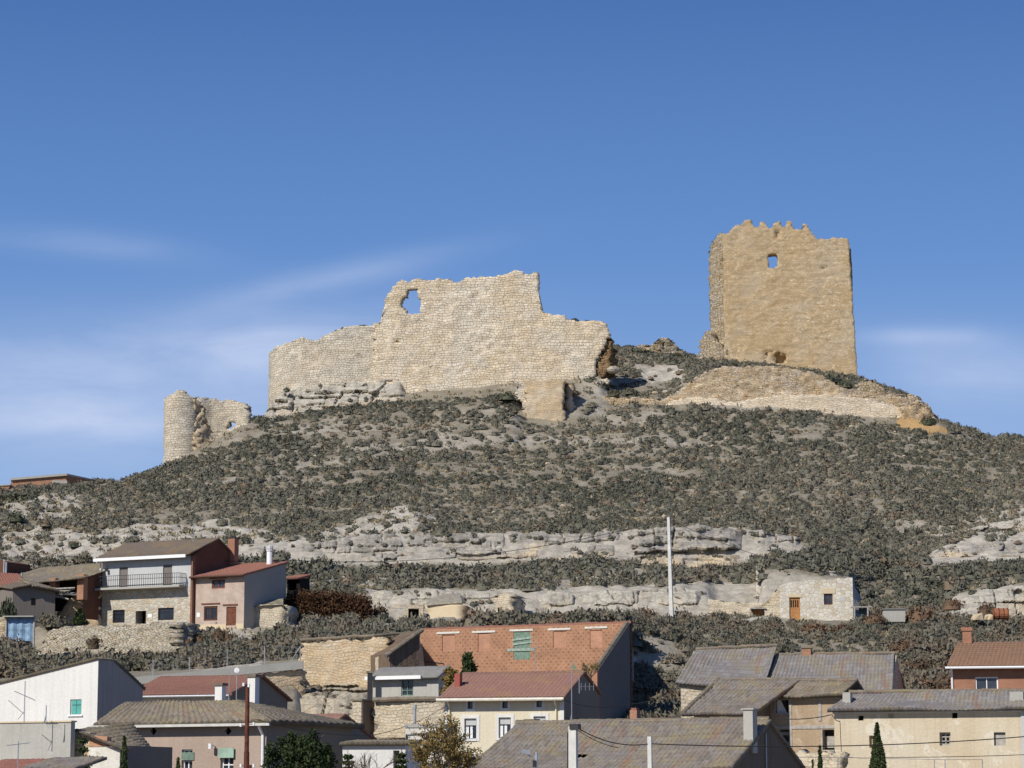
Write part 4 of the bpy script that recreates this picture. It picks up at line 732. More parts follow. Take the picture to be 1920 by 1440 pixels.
# ---- tv mast by the stone house
def mast(px, pyb, pyt, d, label, kind='yagi', r=.025, ln=.9, rot=0, name='antenna', cat='antenna', group=None):
    b = P(px, pyb, d); t = P(px, pyt, d); e = empty(name, b, R_(rot), label, cat, group); H = t.z-b.z
    MB().tube([(0, 0, 0), (0, 0, H)], r, 5).build('mast', GALV, e); m = MB()
    if kind == 'yagi':
        m.tube([(-ln/2, 0, H-.15), (ln/2, 0, H-.05)], .014, 4)
        for i in range(7): xx = -ln/2+ln*i/6; m.tube([(xx, -.22, H-.15+.1*i/6), (xx, .22, H-.15+.1*i/6)], .008, 4)
        m.build('aerial', GALV, e)
    elif kind == 'cross':
        m.tube([(-ln/2, 0, H-.4), (ln/2, .1, H-.75)], .014, 4); m.tube([(-ln*.8, 0, H-.75), (0, 0, H-1.3)], .012, 4); m.tube([(-ln*.3, 0, H-1.5), (-.02, 0, H-1.2)], .012, 4)
        for i in range(5): xx = -ln/2+ln*i/4; m.tube([(xx, -.2, H-.4-.35*i/4), (xx, .2, H-.4-.35*i/4)], .008, 4)
        m.build('aerial', GALV, e)
    elif kind == 'vhf':
        for k in range(3):
            m.tube([(.05, 0, H-.5+.0), (.75, 0, H-.5+.0)], .014, 4)
        for i in range(4): xx = .1+.2*i; m.tube([(xx, 0, H-.5-.18), (xx, 0, H-.5+.18)], .012, 4)
        m.build('aerial', GALV, e)
    elif kind == 'dish':
        m.tube([(0, 0, H-.05), (0, -.25, H)], .01, 4); import bmesh
        for k in range(5):
            pass
        n = 10; ring = [(.13*math.cos(2*math.pi*i/n), -.04, H-.02+.13*math.sin(2*math.pi*i/n)) for i in range(n)]; m.prism(ring, (0, .03, 0)); m.build('dish', WPVC, e)
    elif kind == 'rod': m.tube([(-.07, 0, 0), (0, 0, .3)], .02, 4).build('bracket', GALV, e)
    return e
mast(361.5, 1046, 980, 203, 'thin television mast on the right gable edge of the two-storey stone house')
# ---- little stone hut right of pink house
e, o = T('stone_hut', 498, 202, 1176, 'tiny pale stone hut with a slit window and turf roof beside the pink brick house', 'hut')
rough_wall('wall', OCHG, e, [(467, 199.6), (528, 198.6)], [(467, 1141), (480, 1136), (495, 1134), (528, 1133)], [(467, 1176), (528, 1177)], 2.6, .3, .2, .05, .25, o=o, seed=30, holes=[[(506, 1150), (509, 1150), (509, 1158), (506, 1158)]])
m = MB(); aa = [P(465, 1142, 199.3), P(480, 1132, 200.2), P(500, 1126, 201), P(531, 1122, 201)]; bb = [p+Vector((.8, 2.5, .1)) for p in aa]; ff = [P(465, 1143, 199.1), P(480, 1137, 199.1), P(500, 1135, 198.7), P(531, 1134, 198.4)]
for i in range(3): m.poly([ff[i]-o, ff[i+1]-o, aa[i+1]-o, aa[i]-o]); m.poly([aa[i]-o, aa[i+1]-o, bb[i+1]-o, bb[i]-o])
m.build('turf_roof', plain('turf', (.26, .23, .16), .95, 0, .5, 2), e)
rough_wall('side_wall', OCHG, e, [(534, 198.8), (541, 199.0)], [(534, 1134), (541, 1136)], [(534, 1176), (541, 1176)], 1.0, .3, .2, .05, .25, o=o, seed=31)
# ---- lean-to shelter right of pink house
h = Fr('lean_to_shelter', 538, 1112, 209, GB, 'small dark lean-to with red tiles behind the grey side of the pink house', 'shed'); ww = h.w(562, 1108)
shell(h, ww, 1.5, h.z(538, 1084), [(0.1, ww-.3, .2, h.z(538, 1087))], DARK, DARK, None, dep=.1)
roof_np('roof', (-.2, -.4, h.z(538, 1086)), (ww+.1, -.4, h.z(538, 1086)), (ww+.1, 1.6, h.z(538, 1076)), (-.2, 1.6, h.z(538, 1076)), TORG, h.root)
# ---- ruined barn on the left
h = Fr('ruined_barn', 40, 1140, 204, GB, 'open-fronted ruined barn with sagging old tile roof, brick pillars and fallen planks', 'barn'); W1 = h.w(155, 1130)
ze = h.z(60, 1094); D = 5.2; q = h.f(185, 1057, D); zr = q[1]
roof_np('roof', (-2.5, -.5, ze-.1), (W1+.3, -.5, ze+.2), (W1+.3, D, zr), (-2.5, D, zr-.1), TOLD2, h.root, sag=.25, wob=.04, amp=.05, seed=4)
m = MB(); m.poly([(W1, 0, -1), (W1, D, -1), (W1, D, zr-.15), (W1, 0, ze+.1)]); m.build('side_wall', BROWNB, h.root)
m = MB(); m.poly([(-2.5, D, -1), (W1, D, -1), (W1, D, zr-.15), (-2.5, D, zr-.15)]); m.build('back_wall', ADOBE, h.root)
for a in ((92, 1085, 104, 1106), (144, 1078, 157, 1122)): q = h.r(*a); pbox(h, 'pillar', q[0], q[1], 0, .55, q[2]-.1, q[3]+.05, REDB)
for i in range(13):
    x = h.w(118+random.uniform(-16, 24), 1120); z = h.z(120, 1108+random.uniform(-4, 12)); an = random.uniform(-.35, .5); L = random.uniform(1, 2.2)
    MB().tube([(x-L/2, -.3+random.uniform(-.3, .6), z-an*L/2), (x+L/2, .2+random.uniform(-.3, .6), z+an*L/2)], random.uniform(.05, .09), 4).build('fallen_plank', WOODG, h.root)
e, o = T('ochre_yard_wall', 155, 201, 1172, 'ochre rubble wall below the ruined barn beside the stone house', 'wall')
rough_wall('wall', OCHW, e, [(112, 203.4), (150, 203.2), (187, 203.2)], [(112, 1145), (125, 1130), (135, 1120), (155, 1116), (165, 1108), (190, 1105)], [(112, 1175), (190, 1175)], .8, .3, .2, .1, .35, o=o, seed=32)
# ---- dark house with red roof at the far left
h = Fr('red_roofed_house', -45, 1185, 203, -12, 'dark shaded house with a bright red tile roof at the left edge', 'house'); W1 = h.w(53, 1180); zt = h.z(0, 1104)
D = 7
m = MB(); wallholes(m, 0, W1, -2, zt, []); m.build('wall', GREYD, h.root)
roof_np('roof', (-.2, -.4, zt), (W1+.1, -.4, zt+.1), (W1-.8, 3.4, h.z(35, 1076, 3.4)), (-.2, 3.4, h.z(35, 1074, 3.4)), TORG, h.root)
MB().box(0, W1, 0, D, -2, zt-.1).build('side_wall', GREYD, h.root)
h3 = Fr('shaded_outhouse', 22, 1186, 199.5, -30, 'dark shaded outhouse with a low old tile edge between red roof and ruined barn', 'shed'); W3 = h3.w(102, 1176); zt = h3.z(52, 1096); zt2 = h3.z(100, 1106)
m = MB().prism([(0, 0, -2), (W3, 0, -2), (W3, 0, zt2), (W3*.42, 0, zt), (0, 0, h3.z(22, 1102))], (0, 3, 0)); m.build('wall', GREYD, h3.root)
roof_np('roof', (W3*.4, -.5, zt-.12), (W3+.2, -.5, zt2-.12), (W3+.2, 2.6, zt2+.55), (W3*.4, 2.6, zt+.7), TOLD2, h3.root, wob=.03)
roof_np('roof', (-.2, -.4, h3.z(20, 1104)), (W3*.39, -.4, zt-.05), (W3*.39, 3, zt+.35), (-.2, 3, h3.z(20, 1104)+.4), TDRK, h3.root)
q = h3.r(58, 1122, 66, 1134); pbox(h3, 'window', q[0], q[1], -.02, .0, q[2], q[3], DARK)
h = Fr('brick_gable', -6, 1100, 208, GB, 'red brick gable with grey flue pipes above the red roof, left edge', 'building'); W1 = h.w(12, 1100)
m = MB().prism([(0, 0, -1), (W1, 0, -1), (W1, 0, h.z(10, 1054)), (0, 0, h.z(-6, 1050))], (0, 3, 0)); m.build('wall', BROWNB, h.root)
for a, b in ((8, 1052), (12, 1054), (41, 1074)): x, z = h.f(a, b, -.3); MB().tube([(x, -.3, z-1.6), (x, -.3, z)], .07, 8).build('flue_pipe', GALV, h.root)
# ---- blue sheet under a lean-to
h = Fr('blue_sheeted_opening', 12, 1202, 193, 5, 'pale blue plastic sheet hung under a narrow canopy left of the drystone wall', 'shelter'); W1 = h.w(62, 1200); z1 = h.z(12, 1158)
n = 16; m = MB()
for i in range(n):
    a, b = i/n*W1, (i+1)/n*W1; ya, yb = .08*math.sin(i*1.3), .08*math.sin((i+1)*1.3); m.poly([(a, ya, 0), (b, yb, 0), (b, yb*.3, z1), (a, ya*.3, z1)])
m.build('sheet', BLUES, h.root, smooth=True); MB().box(-.2, W1+.1, -.5, .6, z1+.02, z1+.1).build('canopy', CONC, h.root); MB().box(-.1, 0, -.1, .1, -.6, z1).build('post', WOODG, h.root); MB().box(W1, W1+.1, -.1, .1, -.6, z1).build('post', WOODG, h.root)
e, o = T('rough_stone_pier', 5, 194, 1200, 'rough stone pier at the left edge beside the blue sheet', 'wall')
rough_wall('wall', OCHW, e, [(-30, 193.3), (11, 193)], [(-30, 1150), (11, 1157)], [(-30, 1205), (11, 1205)], .8, .3, .2, .1, .35, o=o, seed=33)
# ---- drystone terrace wall
e, o = T('drystone_terrace_wall', 210, 196, 1245, 'broad bulging drystone terrace wall below the two-storey stone house', 'wall')
rough_wall('wall', DRY, e, [(52, 196.8), (120, 195.6), (345, 192.6)], [(52, 1245), (62, 1225), (72, 1205), (80, 1185), (95, 1176), (190, 1172), (260, 1168), (345, 1165)], [(52, 1260), (200, 1262), (345, 1256)], 2.2, .3, .15, .1, .4, o=o, seed=34, batter=.12, embed=1.5)
rough_wall('end_wall', DRY, e, [(343, 192.7), (356, 195.6)], [(343, 1166), (356, 1172)], [(343, 1240), (356, 1225)], 1.0, .3, .16, .08, .35, o=o, seed=35, label='shaded end of the terrace wall')
# ---- concrete path wall with fence
e, o = T('retaining_wall', 400, 158, 1300, 'long ochre retaining wall topped by a concrete kerb below the wire fence', 'wall')
rough_wall('wall', OCHW, e, [(228, 154.5), (400, 155.6), (568, 157.5)], [(228, 1286), (330, 1280), (450, 1271), (568, 1253)], [(228, 1345), (440, 1340), (568, 1310)], 1.2, .28, .2, .09, .3, o=o, seed=36)
m = MB(); a0, a1, b0, b1 = P(228, 1286, 154.3), P(568, 1254, 157.2), P(228, 1272, 154.3), P(568, 1239, 157.2); dv = Vector((0, .35, 0)); m.prism([a0-o, a1-o, b1-o, b0-o], dv); m.build('kerb', CONC, e)
e, o = T('wire_fence', 420, 158, 1260, 'sparse wire fence of thin metal posts on the concrete kerb', 'fence')
tops = []
for px, yb_, yt in ((287, 1266, 1237), (355, 1260, 1232), (426, 1252, 1222), (496, 1245, 1212), (563, 1240, 1212)):
    dd = np.interp(px, [228, 568], [154.5, 157.4]); a, b = P(px, yb_, dd), P(px, yt, dd); MB().tube([a-o, b-o], .03, 5).build('post', GALV, e); tops.append((a, b))
a, b = P(545, 1241, 157.2), tops[-1][1]; MB().tube([a-o, b-o], .022, 5).build('brace', CONC, e); m = MB()
for k in (.98, .6, .25):
    m.tube([x.lerp(y, k)-o for x, y in tops], .006, 3)
m.build('wire', GALV, e)
# ---- ochre walled enclosure + wattle shed side
e, o = T('tile_capped_wall', 650, 161, 1290, 'high ochre rubble wall capped with tiles left of the openwork brick building', 'wall')
rough_wall('wall', OCHW, e, [(565, 161.5), (640, 160.8), (730, 159.9)], [(565, 1206), (640, 1201), (730, 1195)], [(565, 1310), (640, 1300), (730, 1300)], .7, .28, .2, .05, .28, o=o, seed=37)
rough_wall('pale_pier', OCHG, e, [(686, 159.6), (731, 159.3)], [(686, 1300), (700, 1232), (722, 1227), (731, 1224)], [(686, 1305), (731, 1300)], .5, .28, .2, .04, .2, o=o, seed=38, holes=[[(680, 1200), (700, 1200), (700, 1310), (680, 1310)]])
pts = [P(563, 1200, 161.6), P(620, 1196, 161.0), P(700, 1191, 160.2), P(786, 1185, 162)]
for i in range(3): ridge_cap('coping', pts[i]-o-Vector((0, -.2, 0)), pts[i+1]-o-Vector((0, -.2, 0)), .09, TOLD2, e)
h = Fr('bark_clad_shed', 731, 1258, 158.2, -32, 'brown weathered board-clad shed end with a steep tiled verge left of the openwork brick building', 'shed'); W1 = h.w(787, 1252)
zl = h.z(731, 1226); zr = h.z(787, 1184); m = MB().prism([(0, 0, -2), (W1, 0, -2), (W1, 0, zr), (0, 0, zl)], (0, 2.5, 0)); m.build('wall', plaster('bark_boards', (.19, .135, .095), (.1, .075, .055), .8, 1.5, .9, .08), h.root)
ridge_cap('verge', (-.35, -.1, zl-.15), (W1+.1, -.1, zr+.1), .14, TOLD2, h.root)
# ---- openwork brick building
h = Fr('openwork_brick_building', 787, 1290, 176, GB, 'roofless orange brick building with rows of dark recessed bricks, blocked windows and green boarded shutter', 'building')
W1 = h.w(1181, 1230); zt = h.z(787, 1181)
wins = [h.r(829, 1190, 853, 1222), h.r(896, 1187, 919, 1222), h.r(963, 1184, 994, 1237), h.r(1037, 1183, 1061, 1215), h.r(1106, 1181, 1129, 1215)]
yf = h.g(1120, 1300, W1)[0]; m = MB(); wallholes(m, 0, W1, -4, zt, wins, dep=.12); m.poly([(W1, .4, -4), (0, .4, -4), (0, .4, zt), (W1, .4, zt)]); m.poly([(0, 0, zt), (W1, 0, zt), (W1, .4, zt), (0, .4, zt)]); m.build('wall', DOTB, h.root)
for i, q in enumerate(wins):
    if i != 2: pbox(h, 'blocked_window', q[0], q[1], .06, .1, q[2], q[3], REDB2)
q = wins[2]; sh = pbox(h, 'shutter', q[0], q[1], .04, .1, q[2], q[3], GREENP); mm = MB()
for a, b, c in ((.3, .34, .72), (.42, .5, .56)):
    zz = q[2]+(q[3]-q[2])*c; mm.prism([(q[0]-.1, -.02, zz-.08), (q[1]+.2, -.02, zz+.06), (q[1]+.2, -.02, zz+.18), (q[0]-.1, -.02, zz+.04)], (0, .04, 0))
mm.box(q[0]-.45, q[1]+.3, -.03, .0, q[2]+.55, q[2]+.72); mm.build('nailed_board', plain('faded_green_board', (.3, .38, .32), .9, 0, .3, 5), sh)
for a in ((819, 1184, 862, 1189), (886, 1182, 929, 1187), (956, 1179, 1000, 1184), (1028, 1177, 1070, 1182), (1097, 1174, 1139, 1179)):
    q = h.r(*a); pbox(h, 'lintel', q[0], q[1], -.05, .08, q[2], q[3], WHITED)
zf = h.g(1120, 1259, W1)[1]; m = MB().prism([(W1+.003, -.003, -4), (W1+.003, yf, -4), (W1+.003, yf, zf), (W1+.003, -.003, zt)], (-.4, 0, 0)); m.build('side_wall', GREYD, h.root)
ridge_cap('verge', (W1-.16, yf, zf+.05), (W1-.16, -.1, zt+.02), .13, TOLD2, h.root)
ridge_cap('coping', (-.1, .2, zt+.02), (W1, .2, zt+.02), .12, TORG, h.root)
pbox(h, 'pier', W1-.42, W1+.01, yf-.02, yf+.28, -5, zf+.1, REDB)
MB().tube([h.p3(788, 1247, -.05), h.p3(794, 1240, -.05), h.p3(832, 1244, -.05), h.p3(833, 1252, -.05)], .02, 4).build('hanging_cable', CABLE, h.root)
# ---- cement outhouse with green window
h = Fr('cement_outhouse', 699, 1314, 154.5, GB, 'small grey cement outhouse with a green window and corrugated roof', 'shed'); W1 = h.w(822, 1312); zt = h.z(699, 1273); wq = h.r(752, 1272, 775, 1305)
wq = (wq[0], wq[1], wq[2], min(wq[3], zt-.05))
D = h.g(836, 1300, W1)[0]; shell(h, W1, D, zt, [wq], GREYR, GREYR, None, zback=zt+.55, zb=-1.2)
roof_np('roof', (-.2, -.4, zt), (W1+.15, -.4, zt), (W1+.15, D+.3, zt+.7), (-.2, D+.3, zt+.7), CORR, h.root, pitch=.18, row=3, amp=.03)
win(h, wq, .05, GREENP, .07, (1, 2)); x = h.w(797, 1266); pbox(h, 'gutter', -.25, x, -.55, -.42, zt-.08, zt+.12, WPVC)
e = Fr('black_flue', 693, 1316, 153.6, 0, 'tall black square flue at the left end of the cement outhouse', 'chimney'); z1 = e.z(693, 1262)
MB().box(-.14, .14, 0, .3, -.5, z1).build('shaft', IRON, e.root); MB().box(-.2, .2, -.05, .35, z1, z1+.12).build('cap', TOLD2, e.root)
# ---- lower tile-capped wall and stub
e, o = T('lower_stone_wall', 770, 150, 1385, 'pale stone wall with tile coping directly below the cement outhouse', 'wall')
rough_wall('wall', OCHG, e, [(702, 151), (770, 150.2), (836, 149.5)], [(702, 1315), (836, 1312)], [(702, 1360), (836, 1352)], .7, .28, .2, .05, .28, o=o, seed=39)
ridge_cap('coping', P(700, 1312, 150.8)-o, P(836, 1310, 149.5)-o, .14, TOLD2, e)
h = Fr('stub_wall', 660, 1392, 150.5, 28, 'tall square wall stub, white in front and dark on its side, below the black flue', 'wall'); W1 = h.w(677, 1390); D = h.g(702, 1380, W1)[0]; zt = h.z(660, 1314)
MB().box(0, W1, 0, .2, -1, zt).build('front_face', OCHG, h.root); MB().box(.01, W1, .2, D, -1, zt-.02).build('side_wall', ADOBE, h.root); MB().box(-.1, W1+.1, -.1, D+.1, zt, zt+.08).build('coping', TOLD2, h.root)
h = Fr('metal_pipe', 778, 1366, 146, 0, 'short bright upright metal pipe in front of the lower stone wall', 'pipe'); MB().tube([(0, 0, -.5), (0, 0, h.z(778, 1324))], .07, 8).build('pipe', GALV, h.root); MB().tube([(0, 0, h.z(778, 1330)), (0, 0, h.z(778, 1322))], .09, 8).build('cap', GALV, h.root)
# ---- cream house
h = Fr('cream_house', 834, 1440, 131, 14, 'cream rendered three-storey house with white window surrounds and red-brown tile roof', 'house', zb=-1.8); W1 = h.w(1058, 1380); zt = h.z(834, 1311)
ry, rz = h.g(1093, 1263, W1); yb_, zbk = h.g(1122, 1300, W1); D = yb_
at = [h.r(877, 1315, 886.5, 1329), h.r(942, 1315, 952, 1328), h.r(1006, 1313, 1016, 1326)]; mid = [h.r(870.7, 1347, 893.6, 1386), h.r(935, 1345, 958, 1384), h.r(1000.6, 1343, 1023, 1383)]; low = [h.r(870, 1419, 893, 1458), h.r(935, 1417, 958, 1456)]
at = [(a, b, c, min(d, zt-.1)) for a, b, c, d in at]
shell(h, W1, D, zt, at+mid+low, CREAM, GREYD, (ry, rz), zb=-.5, zback=zbk)
roof_np('roof', (-.25, -.45, zt+.02), (W1+.12, -.45, zt+.02), (W1+.12, ry, rz+.1), (-.25, ry, rz+.1), TRED2, h.root, amp=.03, row=.35)
roof_np('roof', (W1+.12, D+.3, zbk+.02), (-.25, D+.3, zbk+.02), (-.25, ry, rz+.11), (W1+.12, ry, rz+.11), TRED2, h.root, amp=.03)
MB().tube([(-.3, -.55, zt-.06), (W1+.1, -.55, zt-.06)], .08, 8).build('gutter', plain('cream_gutter', (.72, .68, .58), .6), h.root)
for a, b in zip(at, (16, 16, 16)):
    o = win(h, a, .1, IRON, .04, (0, 0)); s = MB(); f = .13; s.box(a[0]-f, a[0], -.03, .0, a[2]-f, a[3]+.06); s.box(a[1], a[1]+f, -.03, 0, a[2]-f, a[3]+.06); s.box(a[0], a[1], -.03, 0, a[2]-f, a[2]); s.box(a[0], a[1], -.03, 0, a[3], a[3]+.06); s.build('surround', WHITE, o)
for i, a in enumerate(mid+low):
    o = win(h, a, .12, GALV, .05, (1, 0)); f = .16; s = MB(); s.box(a[0]-f, a[0], -.03, .0, a[2]-f*.6, a[3]+f); s.box(a[1], a[1]+f, -.03, 0, a[2]-f*.6, a[3]+f); s.box(a[0], a[1], -.03, 0, a[3], a[3]+f); s.box(a[0], a[1], -.06, 0, a[2]-f*.6, a[2]); s.build('surround', WHITE, o)
    if i < 3: MB().box(a[0]+.05, a[1]-.05, .09, .115, a[3]-(a[3]-a[2])*.33, a[3]).build('blind', BLUEW, o)
    if i < 2: MB().box(a[0]+.05, a[0]+.2, .1, .116, a[2]+.05, a[3]-.4).box(a[1]-.35, a[1]-.22, .1, .116, a[2]+.05, a[3]-.4).build('curtain', CURT, o)
for px in (843, 1043): x = h.w(px, 1320); MB().tube([(x, -.5, zt-.08), (x, -.07, zt-.4), (x, -.07, -.4)], .045, 6).build('downpipe', plain('cream_pipe', (.7, .64, .48), .6), h.root)
x = h.w(1050, 1340); pbox(h, 'corner_strip', x, W1-.01, -.03, 0, -.5, zt-.2, WHITE); pbox(h, 'corner_strip', 0, h.w(838, 1380), -.03, 0, -.5, zt-.2, WHITE)
y = 1.5; x0, z0 = h.f(852, 1300, y); x1, z1 = h.f(862, 1263, y); MB().box(x0, x1, y, y+.5, z0-.6, z1).build('chimney', REDP, h.root)
mast(1072, 1352, 1240, 124, 'tall thin television mast in front of the dark gable of the cream house', 'rod', .02)
mast(1086, 1300, 1268, 128.4, 'spread white television aerial on the dark gable of the cream house', 'vhf', .02)
mast(1004, 1262, 1212, 137, 'forked antenna rising behind the cream house roof ridge against the openwork bricks', 'yagi', .02, .5)
# ---- white house at the left
h = Fr('white_house', -60, 1400, 131, GB, 'big plain white house wall with a turquoise window and dark side', 'house', zb=-1.8); W1 = h.w(183, 1300); zs = h.z(0, 1300); wq = h.r(131, 1311, 153, 1341)
m = MB(); wallholes(m, 0, W1, -.5, zs, [wq], dep=.2); m.poly([(0, 0, zs), (W1, 0, zs), (W1, 0, h.z(183, 1235)), (0, 0, h.z(-60, 1295))]); m.build('wall', WHITE, h.root)
y1, z1 = h.g(215, 1240, W1); y2, z2 = h.g(268, 1291, W1); zt_ = h.z(183, 1235); m = MB(); m.poly([(W1, 0, -.5), (W1, y2, -.5), (W1, y2, z2), (W1, y1, z1), (W1, 0, zt_)])
m.poly([(0, y2, -.5), (0, 0, -.5), (0, 0, h.z(-60, 1295)), (0, y1, h.z(-60, 1295)), (0, y2, z2)]); m.poly([(W1, y2, -.5), (0, y2, -.5), (0, y2, z2), (W1, y2, z2)]); m.build('side_wall', plaster('stained_grey_render', (.36, .33, .31), (.28, .255, .24), .6, .4, .5), h.root)
roof_np('roof', (W1+.02, y1, z1+.05), (W1+.02, y2+.2, z2), (-.1, y2+.2, z2), (-.1, y1, h.z(-60, 1296)+.02), TOLD2, h.root, row=.4)
roof_np('roof', (-.1, -.08, h.z(-60, 1295)), (W1+.02, -.08, zt_+.02), (W1+.02, y1, z1+.08), (-.1, y1, h.z(-60, 1296)+.05), TOLD2, h.root, row=.4, th=.06)
o = win(h, wq, .08, WPVC, .05, (0, 0)); q = wq; xm = (q[0]+q[1])/2; zm = q[2]+(q[3]-q[2])*.62
s = MB(); s.box(q[0]+.05, xm-.01, .05, .08, q[2]+.05, zm); s.box(xm+.01, q[1]-.05, .05, .08, q[2]+.05, zm); s.box(q[0]+.05, xm-.01, .05, .08, zm+.03, q[3]-.05); s.box(xm+.01, q[1]-.05, .05, .08, zm+.03, q[3]-.05); s.build('shutter', TEALP, o)
pbox(h, 'sill', q[0]-.1, q[1]+.1, -.08, 0, q[2]-.06, q[2], WPVC)
mast(45, 1355, 1277, 104.5, 'tall crooked television aerial on the grey wall in front of the white house', 'cross', .02, .8)
mast(86, 1355, 1322, 104.6, 'short bare rod aerial on the grey wall in front of the white house', 'rod', .02)
# ---- grey yard wall
h = Fr('grey_yard_wall', -60, 1440, 107.5, GB, 'weathered grey rendered blank wall at the lower left corner', 'wall', zb=-1.8); W1 = h.w(132, 1400); zt = h.z(0, 1356)
D = h.g(140, 1390, W1)[0]; MB().box(0, W1, 0, D, -.5, zt).build('wall', GREYR, h.root); MB().box(-.1, W1+.05, -.05, D+.05, zt, zt+.06).build('coping', ADOBEO, h.root)
h = Fr('low_outhouse', -60, 1450, 98, 20, 'low roof at the bottom left corner, orange tiles at one end and grey gravel beside', 'shed', zb=-1.8); W1 = h.w(135, 1440); xm = h.w(30, 1436); ze = h.z(0, 1447)
MB().box(0, W1, 0, 3.4, -.5, ze-.1).build('wall', GREYR, h.root)
roof_np('roof', (0, -.3, ze), (xm, -.3, ze), (xm, 2.6, h.z(20, 1425, 2.6)), (0, 2.6, h.z(20, 1425, 2.6)), TORG, h.root); roof_np('roof', (xm+.05, -.3, ze+.02), (W1, -.3, ze+.02), (W1, 2.6, h.z(100, 1420, 2.6)), (xm+.05, 2.6, h.z(100, 1422, 2.6)), TOLD, h.root, wob=.03)
mast(33, 1446, 1390, 96.5, 'small tilted television aerial at the bottom left corner', 'yagi', .02, .8, 20)
# ---- low shed with tile roof and white wall
h = Fr('low_tiled_shed', 138, 1440, 106, GB, 'low shed of brick and patchy white render under a drooping old tile roof', 'shed', zb=-1.8); W1 = h.w(226, 1420); zt = h.z(226, 1398); zt0 = h.z(140, 1362)
m = MB().prism([(0, 0, -.5), (W1*.33, 0, -.5), (W1*.33, 0, zt0-.25), (0, 0, zt0-.1)], (0, .4, 0)); m.build('wall', OCHW, h.root)
m = MB().prism([(W1*.33+.002, .01, h.z(170, 1400)), (W1*.7, .01, h.z(170, 1400)), (W1*.7, .01, zt+.35), (W1*.33+.002, .01, zt0-.35)], (0, .3, 0)); m.build('brick_wall', REDB2, h.root)
pbox(h, 'white_wall', W1*.33+.002, W1, -.05, .25, -.5, h.z(170, 1401), WHITED)
m = MB().prism([(W1, 0, -.5), (W1, 3.6, -.5), (W1, 3.6, zt), (W1, 0, zt)], (-.2, 0, 0)); m.build('side_wall', GREYD, h.root)
A_ = h.p3(140, 1366, -.3); B_ = h.p3(232, 1404, -.3); C__ = h.f(283, 1404, 3.6); roof_np('roof', A_, B_, (C__[0], 3.6, C__[1]), (A_[0]+.3, 3.2, A_[2]+.25), TOLD2, h.root, wob=.03, sag=.1)
# ---- taupe house
h = Fr('taupe_house', 192, 1440, 113.5, GB, 'taupe rendered house with diamond vents and a rippled old tile hipped roof', 'house', zb=-1.8); W1 = h.w(499, 1400); zt = h.z(192, 1360)
D = 7.0; q1 = h.r(283, 1406, 301, 1450); q2 = h.r(340, 1405, 361, 1450); q3 = h.r(413, 1418, 438, 1450)
m = MB(); dia = [h.f(288, 1371), h.f(428, 1371)]; hs = [(x-.17, x+.17, z-.17, z+.17) for x, z in dia]; wallholes(m, 0, W1, -.5, zt, [q1, q2, q3]+hs)
for x, z in dia:
    r = .17
    for sx_, sz_ in ((-1, -1), (1, -1), (1, 1), (-1, 1)): m.poly([(x+sx_*r, 0, z+sz_*r), (x, 0, z+sz_*r), (x+sx_*r, 0, z)])
m.build('wall', TAUPE, h.root)
for x, z in dia: pbox(h, 'diamond_vent', x-.17, x+.17, .2, .22, z-.17, z+.17, DARK)
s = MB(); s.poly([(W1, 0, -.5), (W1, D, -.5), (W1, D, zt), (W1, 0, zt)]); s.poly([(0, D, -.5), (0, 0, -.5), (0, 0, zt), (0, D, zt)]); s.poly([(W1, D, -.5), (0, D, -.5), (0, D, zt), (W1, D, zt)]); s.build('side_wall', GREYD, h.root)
ry = D/2; x0, rz = h.f(236, 1320, ry); x1 = h.f(440, 1318, ry)[0]
x1 = min(x1, W1-.8)
roof_np('roof', (-.25, -.4, zt+.02), (W1+.4, -.4, zt+.02), (x1, ry, rz), (x0, ry, rz), TOLD2, h.root, amp=.075, pitch=.26, row=.42, wob=.02, sag=.08)
roof_np('roof', (W1+.4, -.4, zt+.02), (W1+.4, D+.4, zt+.02), (x1+.02, ry+.05, rz), (x1+.02, ry, rz), TOLD2, h.root, amp=.07, pitch=.26, row=.42, wob=.02)
roof_np('roof', (W1+.4, D+.4, zt+.02), (-.25, D+.4, zt+.02), (x0, ry, rz), (x1, ry, rz), TOLD2, h.root, amp=.06)
pbox(h, 'gutter', -.3, W1+.45, -.52, -.42, zt-.13, zt-.02, plain('grey_gutter', (.55, .54, .5), .6)); x = W1-.12
MB().tube([(x, -.45, zt-.1), (x, -.08, zt-.5), (x, -.08, -.4)], .06, 8).build('downpipe', WPVC, h.root)
for q in (q1, q2, q3): win(h, q, .14, WPVC if q is not q1 else GREENP, .07, (1, 1))
a = q2; pbox(h, 'awning_blind', a[0]+.02, a[1]+.1, -.04, .1, a[3]-.45, a[3]-.12, GREENP)
c = h.r(412, 1402, 441, 1421); pbox(h, 'cloth_awning', c[0], c[1], -.12, -.08, c[2], c[3], CLOTH)
x, z = h.f(404, 1399); MB().tube([(x, 0, z), (x-.05, -.3, z+.05)], .03, 6).tube([(x-.05, -.3, z+.1), (x-.05, -.3, z-.12)], .09, 8).build('wall_lamp', WPVC, h.root)
